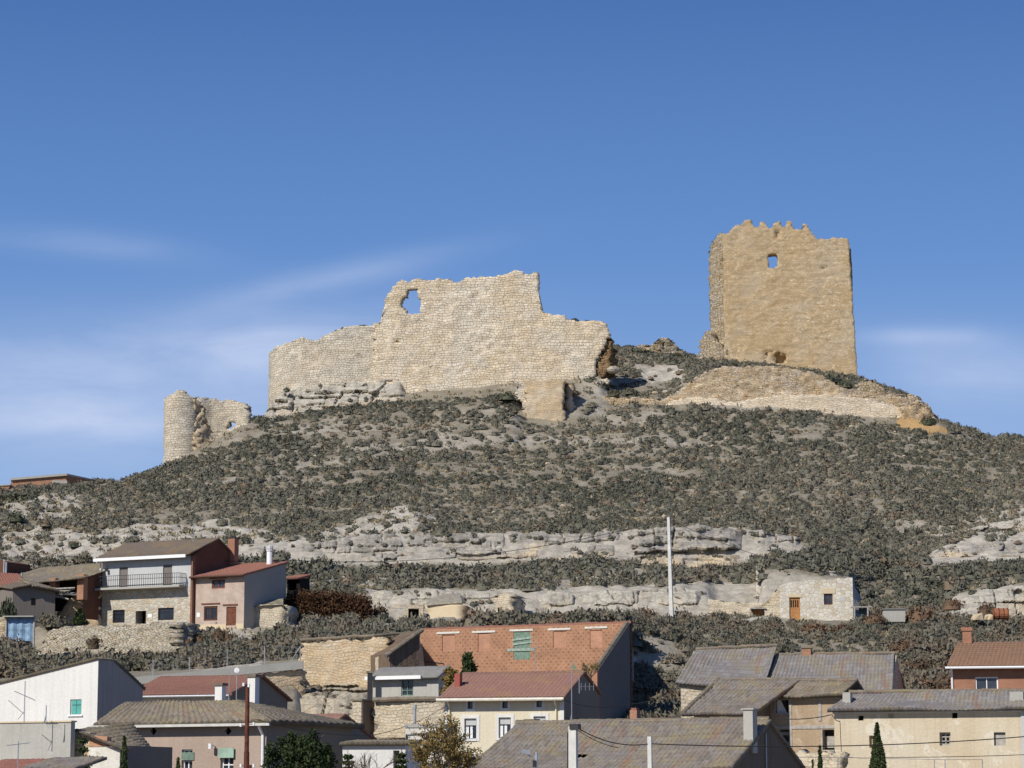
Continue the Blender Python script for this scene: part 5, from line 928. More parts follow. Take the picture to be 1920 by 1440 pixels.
# ---- reddish brown long roof house behind
h = Fr('brown_roofed_house', 246, 1330, 143, 20, 'low house with a long smooth red-brown roof behind the taupe house', 'house', zb=-.8); W1 = h.w(432, 1320); zt = h.z(246, 1306); ry, rz = h.g(458, 1270, W1)
ry = 3.6; rz = h.z(430, 1270, ry); D = 7.2
shell(h, W1, D, zt, [], WHITED, GREYD, (ry, rz), zb=-1)
roof_np('roof', (-.2, -.5, zt+.02), (W1+.2, -.5, zt+.02), (W1+.2, ry, rz+.1), (-.2, ry, rz+.1), TRED, h.root, amp=.02)
roof_np('roof', (W1+.2, D+.3, zt), (-.2, D+.3, zt), (-.2, ry, rz+.1), (W1+.2, ry, rz+.1), TRED, h.root, amp=.02)
MB().tube([(-.2, -.6, zt-.05), (W1+.2, -.6, zt-.05)], .06, 6).build('gutter', GALV, h.root); ridge_cap('verge', (W1+.22, -.5, zt+.05), (W1+.22, ry, rz+.12), .1, TRED2, h.root)
for nm, px0, px1, pt, d, lb, mm_ in (('white_chimney', 402, 416, 1281, 128, 'short white chimney with a dark cap behind the taupe house roof', .45), ('white_chimney', 463, 478, 1265, 127, 'tall white chimney stack with dark cap beside the rusty pole', .5)):
    h = Fr(nm, px0, 1345, d, GB, lb, 'chimney', group=None); w_ = h.w(px1, 1300); z1 = h.z(px0, pt); MB().box(0, w_, 0, w_*.9, -1.2, z1-.12).build('stack', WHITE, h.root); MB().box(-.07, w_+.07, -.07, w_*.9+.07, z1-.12, z1).build('cap', ADOBE, h.root)
mast(443, 1318, 1256, 130, 'slim mast with a small white dish between the two white chimneys', 'dish', .025)
mast(429, 1318, 1258, 131, 'bare thin mast next to the small dish between the two white chimneys', 'rod', .015)
# ---- red roofed gabled house
h = Fr('small_red_gabled_house', 560, 1440, 122, 33, 'small house with red roof and dark grey gable behind the big evergreen', 'house', zb=-1.8); W1 = h.w(604, 1400); zt = h.z(604, 1376); yb_, zb2 = h.g(712, 1396, W1); ry, rz = h.g(645, 1341, W1)
x0 = h.w(530, 1400)
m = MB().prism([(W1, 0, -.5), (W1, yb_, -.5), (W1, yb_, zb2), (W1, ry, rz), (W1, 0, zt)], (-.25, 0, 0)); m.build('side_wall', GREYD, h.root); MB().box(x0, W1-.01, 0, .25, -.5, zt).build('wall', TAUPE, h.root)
roof_np('roof', (x0, -.3, zt-.05), (W1+.1, -.3, zt-.05), (W1+.1, ry, rz+.05), (x0, ry, rz+.05), TRED2, h.root); roof_np('roof', (W1+.1, yb_+.2, zb2), (x0, yb_+.2, zb2), (x0, ry, rz+.05), (W1+.1, ry, rz+.05), TORG, h.root)
# ---- white low wall building
h = Fr('low_white_building', 642, 1440, 112, 10, 'low bright white building with a thin tile edge and dark doorway near the bottom', 'building', zb=-1.8); W1 = h.w(760, 1430); zt = h.z(700, 1395); dq = h.r(737, 1407, 749, 1450)
shell(h, W1, 3, zt, [dq], WHITE, WHITE, None, zb=-.5); pbox(h, 'door', dq[0], dq[1], .2, .23, dq[2], dq[3], SHUT)
roof_np('roof', (-.1, -.2, zt+.03), (W1+.1, -.2, zt+.03), (W1+.1, 3.2, zt+.2), (-.1, 3.2, zt+.2), TOLD2, h.root)
h = Fr('patchy_rendered_wall', 760, 1440, 116, 10, 'patchy grey and white rendered wall beside the cream house', 'wall', zb=-1.8); W1 = h.w(836, 1430); zt = h.z(790, 1364)
MB().box(0, W1, 0, 2.5, -.5, zt).build('wall', WHITED, h.root); MB().box(-.05, W1, -.05, 2.5, zt, zt+.15).build('coping', CONC, h.root)
MB().tube([(0.05, -.06, -.3), (.05, -.06, zt-.3), (W1-.1, -.06, zt-.2)], .03, 5).build('pipe', IRON, h.root)
# ---- big front barn
h = Fr('front_barn', 885, 1441, 103, GB, 'large barn in the foreground with a mottled old tile roof and rough earth gable', 'barn'); W1 = h.w(1374, 1438); zt = h.z(885, 1441)-.1; zt = 0.0
ry, rz = h.g(1441, 1344, W1); rz -= .13; yb_ = ry*2; x0 = h.f(968, 1356, ry)[0]
hs = h.f(1050, 1408, ry*.35)
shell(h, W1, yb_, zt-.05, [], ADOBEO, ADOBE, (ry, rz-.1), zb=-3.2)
roof_np('roof', (-.15, -.35, zt-.1), (W1+.1, -.35, zt-.1), (W1+.1, ry, rz), (x0, ry, rz), TOLD, h.root, amp=.05, pitch=.2, row=.33, wob=.025, sag=.2, seed=8, hole=[(.345, .41, .33, .37)])
roof_np('roof', (W1+.1, yb_+.3, zt-.1), (-.15, yb_+.3, zt-.1), (x0, ry, rz), (W1+.1, ry, rz), TOLD, h.root, amp=.05)
ridge_cap('ridge_tiles', (x0, ry, rz+.03), (W1, ry, rz+.03), .11, TOLD2, h.root)
chimney(h, 1394, 1411, 1328, 1372, ry*.5, CONC, CONC, .45, .05)
y = ry+.6; x0_, z0_ = h.f(1181, 1352, y); x1_, z1_ = h.f(1194, 1331, y); c = MB().box(x0_, x1_, y, y+.35, z0_-.6, z1_).build('chimney', REDB, h.root); MB().box(x0_+.03, x1_-.05, y+.05, y+.3, z1_, z1_+.08).build('pot', TORG, c)
x0_, z0_ = h.f(986, 1360, ry+.1); x1_, z1_ = h.f(1000, 1348, ry+.1); MB().box(x0_, x1_, ry+.1, ry+.5, z0_-.3, z1_-.08).box(x0_-.08, x1_+.08, ry+.05, ry+.55, z1_-.08, z1_).build('vent', TOLD2, h.root)
s_ = h.p3(1445, 1400, 0); y, z = h.g(1434, 1396, W1); m = MB().tube([(W1+.05, y, z-1), (W1+.05, y, z+.4)], .03, 5).build('gable_rod', GALV, h.root)
# ---- far barn on the right
h = Fr('upper_barn', 1277, 1345, 144, 15, 'long stone barn with a stepped grey tile roof at the foot of the scrub slope', 'barn', zb=1.0); zt = h.z(1277, 1279); W1 = h.w(1668, 1310); ry = 3.7
xa = h.f(1305, 1218, ry); xb = h.f(1457, 1211, ry); xc = h.f(1677, 1225, ry); xm = xb[0]; ztb = h.z(1668, 1302); zr2 = h.f(1500, 1228, ry)[1]
MB().box(0, xm, 0, .5, -1, zt-.05).build('wall', OCHG, h.root); MB().box(xm, W1, 0, .5, -1, ztb-.05).build('wall', OCHG, h.root)
m = MB(); m.prism([(W1, 0.0, -1), (W1, 7.4, -1), (W1, 7.4, ztb), (W1, ry, zr2-.1), (W1, 0.0, ztb-.06)], (-.3, 0, 0)); m.prism([(0, .5, -1), (0, 7.4, -1), (0, 7.4, zt), (0, ry, xa[1]-.1), (0, .5, zt+.2)], (.3, 0, 0)); m.build('side_wall', OCHG, h.root)
roof_np('roof', (-.25, -.3, zt), (xm-.18, -.3, ztb+.12), (xb[0], ry, xb[1]), (xa[0], ry, xa[1]), TGRY, h.root, amp=.04, pitch=.2, row=.33, wob=.03, sag=.25, seed=12)
roof_np('roof', (xm-.2, -.3, ztb+.1), (W1+.2, -.3, ztb), (xc[0], ry, zr2+.0), (xb[0]-.1, ry, zr2+.0), TGRY, h.root, amp=.04, pitch=.2, row=.33, wob=.03, sag=.2, seed=13)
roof_np('roof', (W1+.2, 7.6, ztb), (-.25, 7.6, zt), (xa[0], ry, zr2), (xc[0], ry, zr2), TGRY, h.root)
ridge_cap('ridge_tiles', (xa[0], ry, xa[1]+.04), (xb[0], ry, xb[1]+.04), .1, TOLD2, h.root); ridge_cap('ridge_tiles', (xb[0]+.1, ry, zr2+.04), (xc[0], ry, zr2+.04), .1, TOLD2, h.root)
chimney(h, 1504, 1520, 1214, 1234, ry-.3, REDB, TOLD2, .45, .04)
q = h.r(1612, 1301, 1668, 1305, -.35); pbox(h, 'gutter', q[0], q[1], -.42, -.32, ztb-.1, ztb-.02, WPVC)
# ---- middle barn with timber frame
h = Fr('timber_framed_barn', 1290, 1440, 127, 24, 'half-ruined barn with lichened tile roof, mud walls, grey timbers and gaping dark openings', 'barn', zb=-1.8); zt = h.z(1290, 1340); ry = 3.6
xA = h.w(1290, 1337); xB = h.w(1412, 1337); rA = h.f(1346, 1276, ry); rB = h.f(1500, 1277, ry)
MB().box(xA+.3, xB, 0, .4, -.5, zt-.05).build('wall', OCHG, h.root)
yB = h.g(1452, 1320, xB)[0]; yB = min(max(yB, 1.2), 2.6); zBt = h.z(1452, 1308, yB); xC = h.f(1578, 1310, yB)[0]; rC = h.f(1606, 1277, ry)
roof_np('roof', (xA-.2, -.4, zt), (xB+.15, -.4, zt), (rB[0], ry, rB[1]), (rA[0], ry, rA[1]), TOLD, h.root, amp=.05, pitch=.2, row=.33, wob=.03, sag=.12, seed=21)
roof_np('roof', (xB+.1, yB-.45, zBt+.0), (xC+.1, yB-.45, zBt+.05), (rC[0], ry, rC[1]), (rB[0]-.1, ry, rB[1]-.02), TOLD2, h.root, amp=.05, pitch=.2, row=.33, wob=.04, sag=.1, seed=22)
roof_np('roof', (rC[0]+.2, 7, zt), (xA-.2, 7, zt), (rA[0], ry, rA[1]), (rC[0], ry, rA[1]), TOLD, h.root)
ridge_cap('ridge_tiles', (rA[0], ry, rA[1]+.04), (rC[0], ry, rC[1]+.04), .1, TOLD2, h.root)
ridge_cap('verge', (xA-.15, -.35, zt+.06), (rA[0]+.05, ry, rA[1]+.06), .13, TOLD2, h.root)
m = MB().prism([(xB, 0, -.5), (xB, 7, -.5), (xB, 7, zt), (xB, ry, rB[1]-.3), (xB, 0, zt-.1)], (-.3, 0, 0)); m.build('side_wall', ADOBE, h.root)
o1 = h.r(1455, 1310, 1479, 1337, yB); o2 = h.r(1461, 1368, 1479, 1408, yB); o3 = h.r(1543, 1368, 1564, 1406, yB); xB2 = xB+.003
o1 = (max(o1[0], xB2+.05), o1[1], o1[2], min(o1[3], zBt-.12)); o2 = (max(o2[0], xB2+.05), o2[1], o2[2], o2[3])
m = MB(); wallholes(m, xB2, xC, -.5, zBt-.05, [o1, o2, o3], y=yB, dep=.3); m.build('mud_wall', MUD, h.root)
tb = MB(); k = .035
for a in (1479.5, 1535, 1566): x = h.f(a, 1350, yB)[0]; tb.box(x, x+.14, yB-k, yB, h.z(a, 1410, yB) if a != 1535 else h.z(a, 1352, yB), zBt-.06)
for a, x0q, x1q in ((1362, 1455, 1576), (1307, 1455, 1576)): z = h.z(1500, a, yB); tb.box(h.f(x0q, a, yB)[0] if h.f(x0q, a, yB)[0] > xB2 else xB2, h.f(x1q, a, yB)[0], yB-k-.004, yB-.001, z-.12, z+.04)
for q in (o1, o2, o3): tb.box(q[0]-.08, q[0], yB-k-.008, yB+.1, q[2], q[3]); tb.box(q[0], q[1], yB-k-.008, yB+.1, q[2]-.08, q[2])
tb.build('timber_frame', WOODG, h.root)
MB().poly([(o1[0]+.02, yB+.15, o1[2]), (o1[0]+.5, yB+.2, o1[2]), (o1[0]+.2, yB+.15, o1[3]), (o1[0]+.02, yB+.15, o1[3])]).build('torn_curtain', CURT, h.root)
pbox(h, 'loose_board', o2[0], o2[1], yB+.1, yB+.14, o2[2]+.3, o2[2]+.45, WOODG); pbox(h, 'loose_board', o3[0]+.02, o3[1]-.02, yB+.35, yB+.4, o3[2]+.1, o3[2]+.65, WOODG); pbox(h, 'loose_board', o2[0], o2[1], yB+.25, yB+.3, o2[2]+.75, o2[3]-.1, WOODG)
MB().box(xB2, xC, yB+2.6, yB+2.7, -.5, zBt).build('back_wall', ADOBE, h.root)
e, o = T('tumbled_stone_wall', 1530, 116, 1440, 'low tumbled stone wall beneath the timber framed barn', 'wall')
rough_wall('wall', OCHG, e, [(1462, 118), (1576, 115.5)], [(1462, 1418), (1500, 1408), (1540, 1406), (1576, 1410)], [(1462, 1450), (1576, 1450)], .5, .25, .16, .1, .35, o=o, seed=40)
# ---- limewashed house
h = Fr('limewashed_house', 1566, 1440, 121, 18, 'long flaking limewashed house with small dark windows and a low grey tile roof', 'house', zb=-1.8); W1 = h.w(1916, 1400); zt = h.z(1566, 1333); ry = 2.6; W2_ = h.w(1990, 1400)
wl = [h.r(1609, 1342, 1619, 1351), h.r(1666, 1339, 1676, 1346), h.r(1785, 1335, 1795, 1347), h.r(1762, 1373, 1782, 1398), h.r(1864, 1373, 1885, 1398), h.r(1630, 1379, 1642, 1402)]
shell(h, W1, 5.2, zt, wl, WASH, WASH, (ry, h.z(1700, 1300, ry)), zb=-.5, dep=.3)
rl_ = h.f(1592, 1299, ry); rr_ = h.f(1935, 1297, ry)
roof_np('roof', (-.25, -.4, zt+.03), (W2_, -.4, zt+.03), (rr_[0]+1, ry, rr_[1]), (rl_[0], ry, rl_[1]), TGRY, h.root, amp=.045, pitch=.2, row=.33, wob=.035, sag=.2, seed=30)
roof_np('roof', (W2_, 5.6, zt), (-.25, 5.6, zt), (rl_[0], ry, rl_[1]), (rr_[0]+1, ry, rr_[1]), TGRY, h.root)
ridge_cap('ridge_tiles', (rl_[0], ry, rl_[1]+.04), (rr_[0]+1, ry, rr_[1]+.04), .1, TOLD2, h.root)
for q in (wl[0], wl[2]): pbox(h, 'window', q[0], q[1], .28, .3, q[2], q[3], DARK)
pbox(h, 'blocked_window', wl[1][0], wl[1][1], .12, .15, wl[1][2], wl[1][3], ADOBEO); pbox(h, 'blocked_doorway', wl[5][0], wl[5][1], .2, .24, wl[5][2], wl[5][3], OCHW)
win(h, wl[3], .2, WOODG, .09, (1, 2), DARK); q = wl[4]; o = win(h, q, .25, WOODG, .06, (0, 0), DARK, label='window with a half open leaf'); MB().box(q[0]+.05, q[0]+.5, .15, .19, q[2], q[3]-.05).build('casement', WOODG, o)
pbox(h, 'cornice', -.05, W1+.05, -.12, -.003, zt-.14, zt-.04, WHITE); pbox(h, 'white_corner', W1+.003, W2_, -.06, .4, -.5, zt-.03, BLUEW)
x0_, z0_ = h.f(1580, 1320, 1.0); x1_, z1_ = h.f(1594, 1298, 1.0); MB().box(x0_, x1_, 1.0, 1.5, z0_-.8, z1_).build('chimney', CONC, h.root)
c = h.f(1902, 1320, 1.0); MB().box(c[0]-.2, c[0]+.4, 1, 1.6, c[1]-.8, c[1]+.55).build('chimney', CONC, h.root)
# ---- brick house at the right edge
h = Fr('orange_brick_house', 1784, 1330, 143, 12, 'new orange brick house with brown roof and white sliding window at the right edge', 'house', zb=1.0); W1 = h.w(2010, 1290); zt = h.z(1784, 1252); wq = h.r(1829, 1269, 1871, 1297); ry = 3.8; rz = h.z(1795, 1205, ry)
shell(h, W1, 7.6, zt, [wq], ORB, ORB, (ry, rz-.1), zb=-1); x0 = h.f(1795, 1205, ry)[0]
roof_np('roof', (-.2, -.5, zt+.02), (W1, -.5, zt+.02), (W1, ry, rz), (x0, ry, rz), TBRN, h.root, amp=.03); roof_np('roof', (W1, 8, zt+.02), (-.2, 8, zt+.02), (x0, ry, rz), (W1, ry, rz), TBRN, h.root, amp=.03)
MB().tube([(-.25, -.6, zt-.03), (W1, -.6, zt-.03)], .07, 6).build('gutter', WPVC, h.root); MB().tube([(.06, -.5, zt-.05), (.08, -.07, zt-.4), (.08, -.07, -.8)], .055, 6).build('downpipe', WPVC, h.root)
win(h, wq, .06, WPVC, .07, (1, 0)); chimney(h, 1805, 1821, 1176, 1208, ry-.3, ORB, ORB, .5, .2)
# ---- cave house
h = Fr('cave_house', 1480, 1166, 203.8, 6, 'cave dwelling front of pale crazy-paved stone with slatted wooden door and one small window', 'house'); W1 = h.w(1600, 1160); x0 = h.w(1448, 1150); dq = h.r(1480.5, 1120, 1500, 1166); wq = h.r(1545, 1113, 1561, 1134)
zt = h.z(1600, 1084); zt2 = h.z(1500, 1091); m = MB(); wallholes(m, x0*.55, W1, -1, h.z(1500, 1104), [dq, wq], dep=.25)
zc_ = h.z(1500, 1104)
def topz(px): return h.z(px, float(np.interp(px, [1440, 1470, 1490, 1520, 1560, 1575, 1600], [1102, 1094, 1090, 1088, 1087, 1085, 1083])))
xs = np.linspace(x0*.55, W1, 18); pz = [topz(1462+(i/17)*138)+random.uniform(-.05, .05) for i in range(18)]
for i in range(17): m.poly([(xs[i], 0, zc_), (xs[i+1], 0, zc_), (xs[i+1], 0, pz[i+1]), (xs[i], 0, pz[i])]); m.poly([(xs[i], 0, pz[i]), (xs[i+1], 0, pz[i+1]), (xs[i+1], 3, pz[i+1]), (xs[i], 3, pz[i])])
m.poly([(W1, 0, -1), (W1, 5, -1), (W1, 5, pz[-1]-.3), (W1, 0, pz[-1])]); m.build('wall', CYC, h.root)
dr = pbox(h, 'door', dq[0], dq[1], .12, .18, dq[2], dq[3], WOODD); s = MB(); q = dq
for i in range(4): xx = q[0]+.1+i*(q[1]-q[0]-.16)/4; s.box(xx, xx+.09, .1, .117, q[3]-.75, q[3]-.2)
s.build('slot', DARK, dr); win(h, wq, .1, WOODB, .07, (1, 0))
q = h.r(1478, 1114, 1503, 1120); pbox(h, 'lintel', q[0], q[1], -.03, .1, q[2], q[3], ADOBEO); q = h.r(1541, 1103, 1566, 1113); pbox(h, 'lintel', q[0], q[1], -.03, .1, q[2], q[3], ADOBEO)
q = h.r(1574, 1119, 1584, 1127); pbox(h, 'house_plaque', q[0], q[1], -.02, 0, q[2], q[3], BLUEW)
e, o = T('cave_side_wall', 1400, 206, 1165, 'crumbling cream earth wall with a tiny cellar door left of the cave dwelling', 'wall')
rough_wall('wall', OCHG, e, [(1328, 206.4), (1400, 205.6), (1476, 204.6)], [(1328, 1120), (1350, 1128), (1400, 1127), (1440, 1130), (1452, 1108), (1462, 1098), (1476, 1093)], [(1328, 1166), (1476, 1168)], 2.0, .3, .22, .1, .3, o=o, seed=41, holes=[[(1411, 1142), (1430, 1142), (1430, 1160), (1411, 1160)]])
a = P(1411, 1162, 205.9)-o; b = P(1430, 1143, 205.9)-o; MB().box(a.x-.02, b.x+.02, a.y, a.y+.06, a.z-.2, b.z).build('cellar_door', WOODD, e); MB().box(a.x-.2, b.x+.15, a.y-.9, a.y-.1, b.z, b.z+.1).build('lintel', WOODG, e)
# ---- cellar huts
e, o = T('cellar_hut', 840, 204, 1165, 'cellar hut with smooth cream front, slab-edged turf roof and dark side doorway', 'hut')
rough_wall('wall', ADOBEO, e, [(801, 203.4), (863, 202.4)], [(801, 1133), (863, 1131)], [(801, 1162), (863, 1162)], 2.5, .4, .3, .02, .15, o=o, seed=42, topn=.03)
m = MB(); aa = [P(799, 1133, 203.2), P(815, 1131, 203), P(845, 1129, 202.6), P(866, 1128, 202.2)]; tt = [P(805, 1124, 205.5), P(822, 1116, 206), P(848, 1112, 206.5), P(862, 1114, 206)]
for i in range(3): m.prism([aa[i]-o, aa[i+1]-o, tt[i+1]-o, tt[i]-o], (0, 0, -.12))
m.prism([aa[3]-o, P(874, 1130, 203.8)-o, P(868, 1118, 206)-o, tt[3]-o], (0, 0, -.12)); m.build('slab_roof', plain('turf_slabs', (.3, .27, .21), .95, 0, .4, 3), e)
MB().box(*[v for v in (P(864, 1160, 203.8).x-o.x, P(877, 1160, 203.8).x-o.x, 203.9-o.y, 204.2-o.y, P(864, 1162, 203.8).z-o.z, P(864, 1131, 203.8).z-o.z)]).build('doorway', DARK, e)
MB().prism([P(873, 1131, 203)-o, P(893, 1143, 202.6)-o, P(893, 1145.5, 202.6)-o, P(873, 1134, 203)-o], (0, .8, 0)).build('porch_roof', WOODG, e)
h = Fr('red_tile_stack', 878, 1152, 202, 10, 'low block of red tiles on the ground between the two cellar huts', 'tiles'); MB().box(0, h.w(897, 1150), 0, .8, -.3, h.z(878, 1144)).build('tiles', REDB, h.root)
e, o = T('stone_cellar_hut', 945, 205, 1158, 'domed rubble cellar hut with a collapsed grey doorway', 'hut')
rough_wall('wall', OCHG, e, [(922, 204.2), (960, 203.4)], [(922, 1122), (935, 1116), (948, 1113), (960, 1117)], [(922, 1158), (960, 1156)], 2.0, .3, .22, .12, .35, o=o, seed=43)
rough_wall('side_wall', OCHG, e, [(967, 204), (984, 205)], [(967, 1117), (984, 1132)], [(967, 1152), (984, 1148)], .8, .3, .22, .12, .35, o=o, seed=44)
a = P(960, 1156, 204.3)-o; b = P(968, 1118, 204.3)-o; MB().box(a.x, b.x, a.y, a.y+.2, a.z, b.z).build('doorway', DARK, e); MB().box(a.x+.25, a.x+.33, a.y-.25, a.y-.15, a.z+.2, b.z-.1).build('door_post', WOODG, e)
m = MB(); pp = [P(915, 1124, 204.3), P(930, 1115, 204.5), P(948, 1110, 204.4), P(966, 1113, 204.2), P(986, 1131, 204.8)]
for i in range(4): m.prism([pp[i]-o, pp[i+1]-o, pp[i+1]-o+Vector((0, 2.5, .2)), pp[i]-o+Vector((0, 2.5, .2))], (0, 0, -.2))
m.build('slab_roof', plain('turf_slabs2', (.32, .29, .23), .95, 0, .4, 3), e)
e, o = T('cave_cellar', 775, 207, 1160, 'low square dark cave mouth cut in the pale rock left of the cellar huts', 'cave entrance')
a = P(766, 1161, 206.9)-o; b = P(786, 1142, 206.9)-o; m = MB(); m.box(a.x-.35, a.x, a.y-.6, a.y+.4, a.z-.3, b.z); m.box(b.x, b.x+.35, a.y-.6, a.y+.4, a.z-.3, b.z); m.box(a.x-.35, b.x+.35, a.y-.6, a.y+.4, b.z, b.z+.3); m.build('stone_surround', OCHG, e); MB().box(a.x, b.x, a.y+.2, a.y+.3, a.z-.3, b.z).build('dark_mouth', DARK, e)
# ---- concrete trough, barrel
h = Fr('concrete_trough', 1656, 1156, 200, 5, 'pale grey concrete trough half hidden in scrub right of the cave dwelling', 'trough'); MB().box(0, h.w(1697, 1150), 0, 1.2, -.4, h.z(1656, 1143)).build('tank', CONC, h.root); MB().box(-.1, h.w(1697, 1150)+.05, -.1, 1.3, h.z(1656, 1143), h.z(1656, 1141)).build('lid', CORR, h.root)
MB().box(-2.2, -2.1, 0, .1, -.4, .7).box(-1.2, -1.1, 0, .1, -.4, .7).box(-2.4, -.8, 0, .5, .7, .78).build('bench', WOODG, h.root)
h = Fr('rusty_barrel', 1862, 1161, 199, 15, 'rusty orange barrel lying among pale stones near the right edge', 'barrel'); r = .42
m = MB().tube([(0, 0, r), (1.15, .2, r*.9)], r, 14); m.build('drum', plain('rusty_orange', (.3, .12, .06), .8, 0, .4, 4), h.root)
m = MB(); [m.tube([(x, .2*x/1.15, r), (x+.05, .2*(x+.05)/1.15, r)], r*1.06, 14) for x in (.02, .4, .75, 1.05)]; m.build('hoop', RUST, h.root)
h = Fr('stone_heap', 1840, 1160, 199.5, 0, 'small heap of pale stones beside the rusty barrel', 'stones'); m = MB()
for i in range(9): x, y = random.uniform(-1.2, .8), random.uniform(-.3, .5); s_ = random.uniform(.15, .32); m.prism([(x-s_, y, -.1), (x+s_, y+.1, -.1), (x+s_*.7, y, s_*1.3), (x-s_*.6, y, s_)], (random.uniform(-.1, .1), s_*1.4, .05))
m.build('stones', ADOBEO, h.root)
# ---- skyline brick buildings
h = Fr('skyline_brick_building', 20, 912, 262, -4, 'long flat-roofed red brick building on the skyline at the left', 'building'); W1 = h.w(124, 905); zl = h.z(20, 901); zr = h.z(124, 892)
m = MB().prism([(0, 0, -2), (W1, 0, -2), (W1, 0, zr), (0, 0, zl)], (0, .4, 0)); m.build('wall', REDB, h.root)
m = MB().prism([(0, -.25, zl), (W1+.1, -.25, zr), (W1+.1, -.25, zr+.22), (0, -.25, zl+.22)], (0, 3, 0)); m.build('roof', CONC, h.root)
q = h.r(98, 901, 126, 912); pbox(h, 'block_patch', q[0], q[1], -.05, 0, -1.5, q[3], CONC)
x1, y1 = W1, 0; e2 = P(202, 907, 275); lx = (e2-h.o).dot(h.ex); ly = (e2-h.o).dot(h.ey); m = MB().prism([(W1, 0, -2), (lx, ly, -2), (lx, ly, e2.z-h.o.z), (W1, 0, zr)], (-.2, .3, 0)); m.build('side_wall', REDB, h.root)
m = MB().prism([(W1, -.1, zr+.003), (lx, ly, e2.z-h.o.z), (lx, ly, e2.z-h.o.z+.15), (W1, -.1, zr+.22)], (-.4, .5, 0)); m.build('coping', CONC, h.root)
h = Fr('skyline_brick_stub', -60, 935, 254, 0, 'bit of plain orange brick building at the left edge of the skyline', 'building'); W1 = h.w(17, 930); m = MB().prism([(0, 0, -2), (W1, 0, -2), (W1, 0, h.z(17, 910)), (0, 0, h.z(-60, 915))], (0, 3, 0)); m.build('wall', REDB, h.root); MB().prism([(0, -.1, h.z(-60, 915)), (W1+.1, -.1, h.z(17, 910)), (W1+.1, -.1, h.z(17, 908)), (0, -.1, h.z(-60, 913))], (0, 3, 0)).build('roof', CONC, h.root)
# ------------------------------------------------------------------ poles, lamp, cables
def pole(name, pxb, pyb, pxt, pyt, d, w0, w1, mat, label, cat='utility pole', zb=None, pp=None):
    b = P(pxb, pyb, d); t = P(pxt, pyt, d)
    if zb is not None: b.x = b.x+(b.x-t.x)*(b.z-zb)/(t.z-b.z); b.z = zb
    e = empty(name, b, R_(-20), label, cat); v = t-b; v.rotate(__import__('mathutils').Euler((0, 0, R_(20)))); m = MB(); i = 0
    m.v = [(-w0, -w0*.8, -.5), (w0, -w0*.8, -.5), (w0, w0*.8, -.5), (-w0, w0*.8, -.5)]+[(v.x+sx_*w1, v.y+sy_*w1*.8, v.z) for sx_, sy_ in ((-1, -1), (1, -1), (1, 1), (-1, 1))]
    m.f = [(0, 3, 2, 1), (4, 5, 6, 7), (0, 1, 5, 4), (1, 2, 6, 5), (2, 3, 7, 6), (3, 0, 4, 7)]; m.build('shaft', mat, e); return e, b, t, v
e, b, t, v = pole('tall_concrete_pole', 1259.5, 1158, 1253.5, 970, 198, .15, .1, CONCP, 'tall tapering concrete pole standing alone on the scrub slope'); MB().box(v.x-.3, v.x+.3, v.y-.04, v.y+.04, v.z-.15, v.z-.08).build('crossarm', IRON, e); POLE_T = t
e, b, t, v = pole('square_concrete_pole', 1075, 1445, 1074.5, 1362, 92, .15, .135, CONCP, 'thick square concrete pole in front of the big barn roof', zb=-1.8); MB().box(v.x-.08, v.x+.24, v.y-.16, v.y+.16, v.z-.1, v.z+.08).build('clamp', IRON, e); MB().tube([(v.x-.19, v.y, v.z-.2), (v.x-.21, v.y, -.4)], .025, 5).build('riser_cable', CABLE, e); T1 = t
e, b, t, v = pole('slim_concrete_pole', 1219, 1445, 1218, 1381, 93, .08, .07, CONCP, 'slim concrete pole to the right of the thick square pole', zb=-1.8); MB().box(v.x-.14, v.x+.02, v.y-.12, v.y+.12, v.z-1.3, v.z-1.15).build('clamp', IRON, e); T2 = t
# rusty pole
h = Fr('rusty_pole', 463, 1440, 97, 0, 'tall rusty brown steel pole with insulators in front of the taupe house', 'utility pole', zb=-1.8); z1 = h.z(463, 1288)
MB().tube([(-.0, 0, -.3), (-.02, 0, z1*.6)], .105, 12, .1).build('shaft', RUST, h.root); MB().tube([(.11, .02, -.3), (.1, .02, z1*.52)], .075, 10).build('second_pipe', RUST, h.root); MB().tube([(-.02, 0, z1*.6), (-.02, 0, z1)], .085, 12, .075).build('upper_shaft', RUST, h.root)
for px, py in ((452, 1360), (476, 1358), (452, 1436), (476, 1436), (457, 1284), (467, 1286)):
    x, z = h.f(px, py); o = MB().tube([(0, -.05, z), (x, -.05, z)], .015, 5).build('bracket', RUST, h.root); MB().tube([(x, -.05, z-.05), (x, -.05, z+.07)], .045, 8).build('insulator', WPVC, o)
# street lamp
h = Fr('street_lamp', 1006, 1450, 90, 0, 'grey street lamp with a curved arm and small head at the bottom centre', 'street lamp', zb=-1.8); z1 = h.z(1006, 1410)
MB().tube([(0, 0, -.2), (0, 0, z1)], .05, 8).build('post', GALV, h.root); x2, z2 = h.f(989, 1412); MB().tube([(0, 0, z1-.3), (-.1, 0, z1-.1), (x2*.6, 0, z2-.15), (x2, 0, z2)], .03, 6).build('arm', GALV, h.root)
MB().prism([(x2-.22, -.1, z2+.02), (x2+.08, -.1, z2-.06), (x2+.1, -.1, z2+.08), (x2-.14, -.1, z2+.14)], (0, .2, 0)).build('lamp_head', GALV, h.root); MB().box(-.13, -.02, -.08, .08, z1-.5, z1-.28).build('junction_box', IRON, h.root)
def cable(pts, sag, r, label, n=14, cat='cable'):
    P0 = [Vector(p) for p in pts]; m = MB(); L = []
    for a, b in zip(P0, P0[1:]):
        for i in range(n): t = i/n; q = a.lerp(b, t); q.z -= sag*4*t*(1-t); L.append(q-P0[0])
    L.append(P0[-1]-P0[0]); m.tube(L, r, 4); o = m.build('overhead_cable', CABLE, None, P0[0]); return tag(o, label, cat)
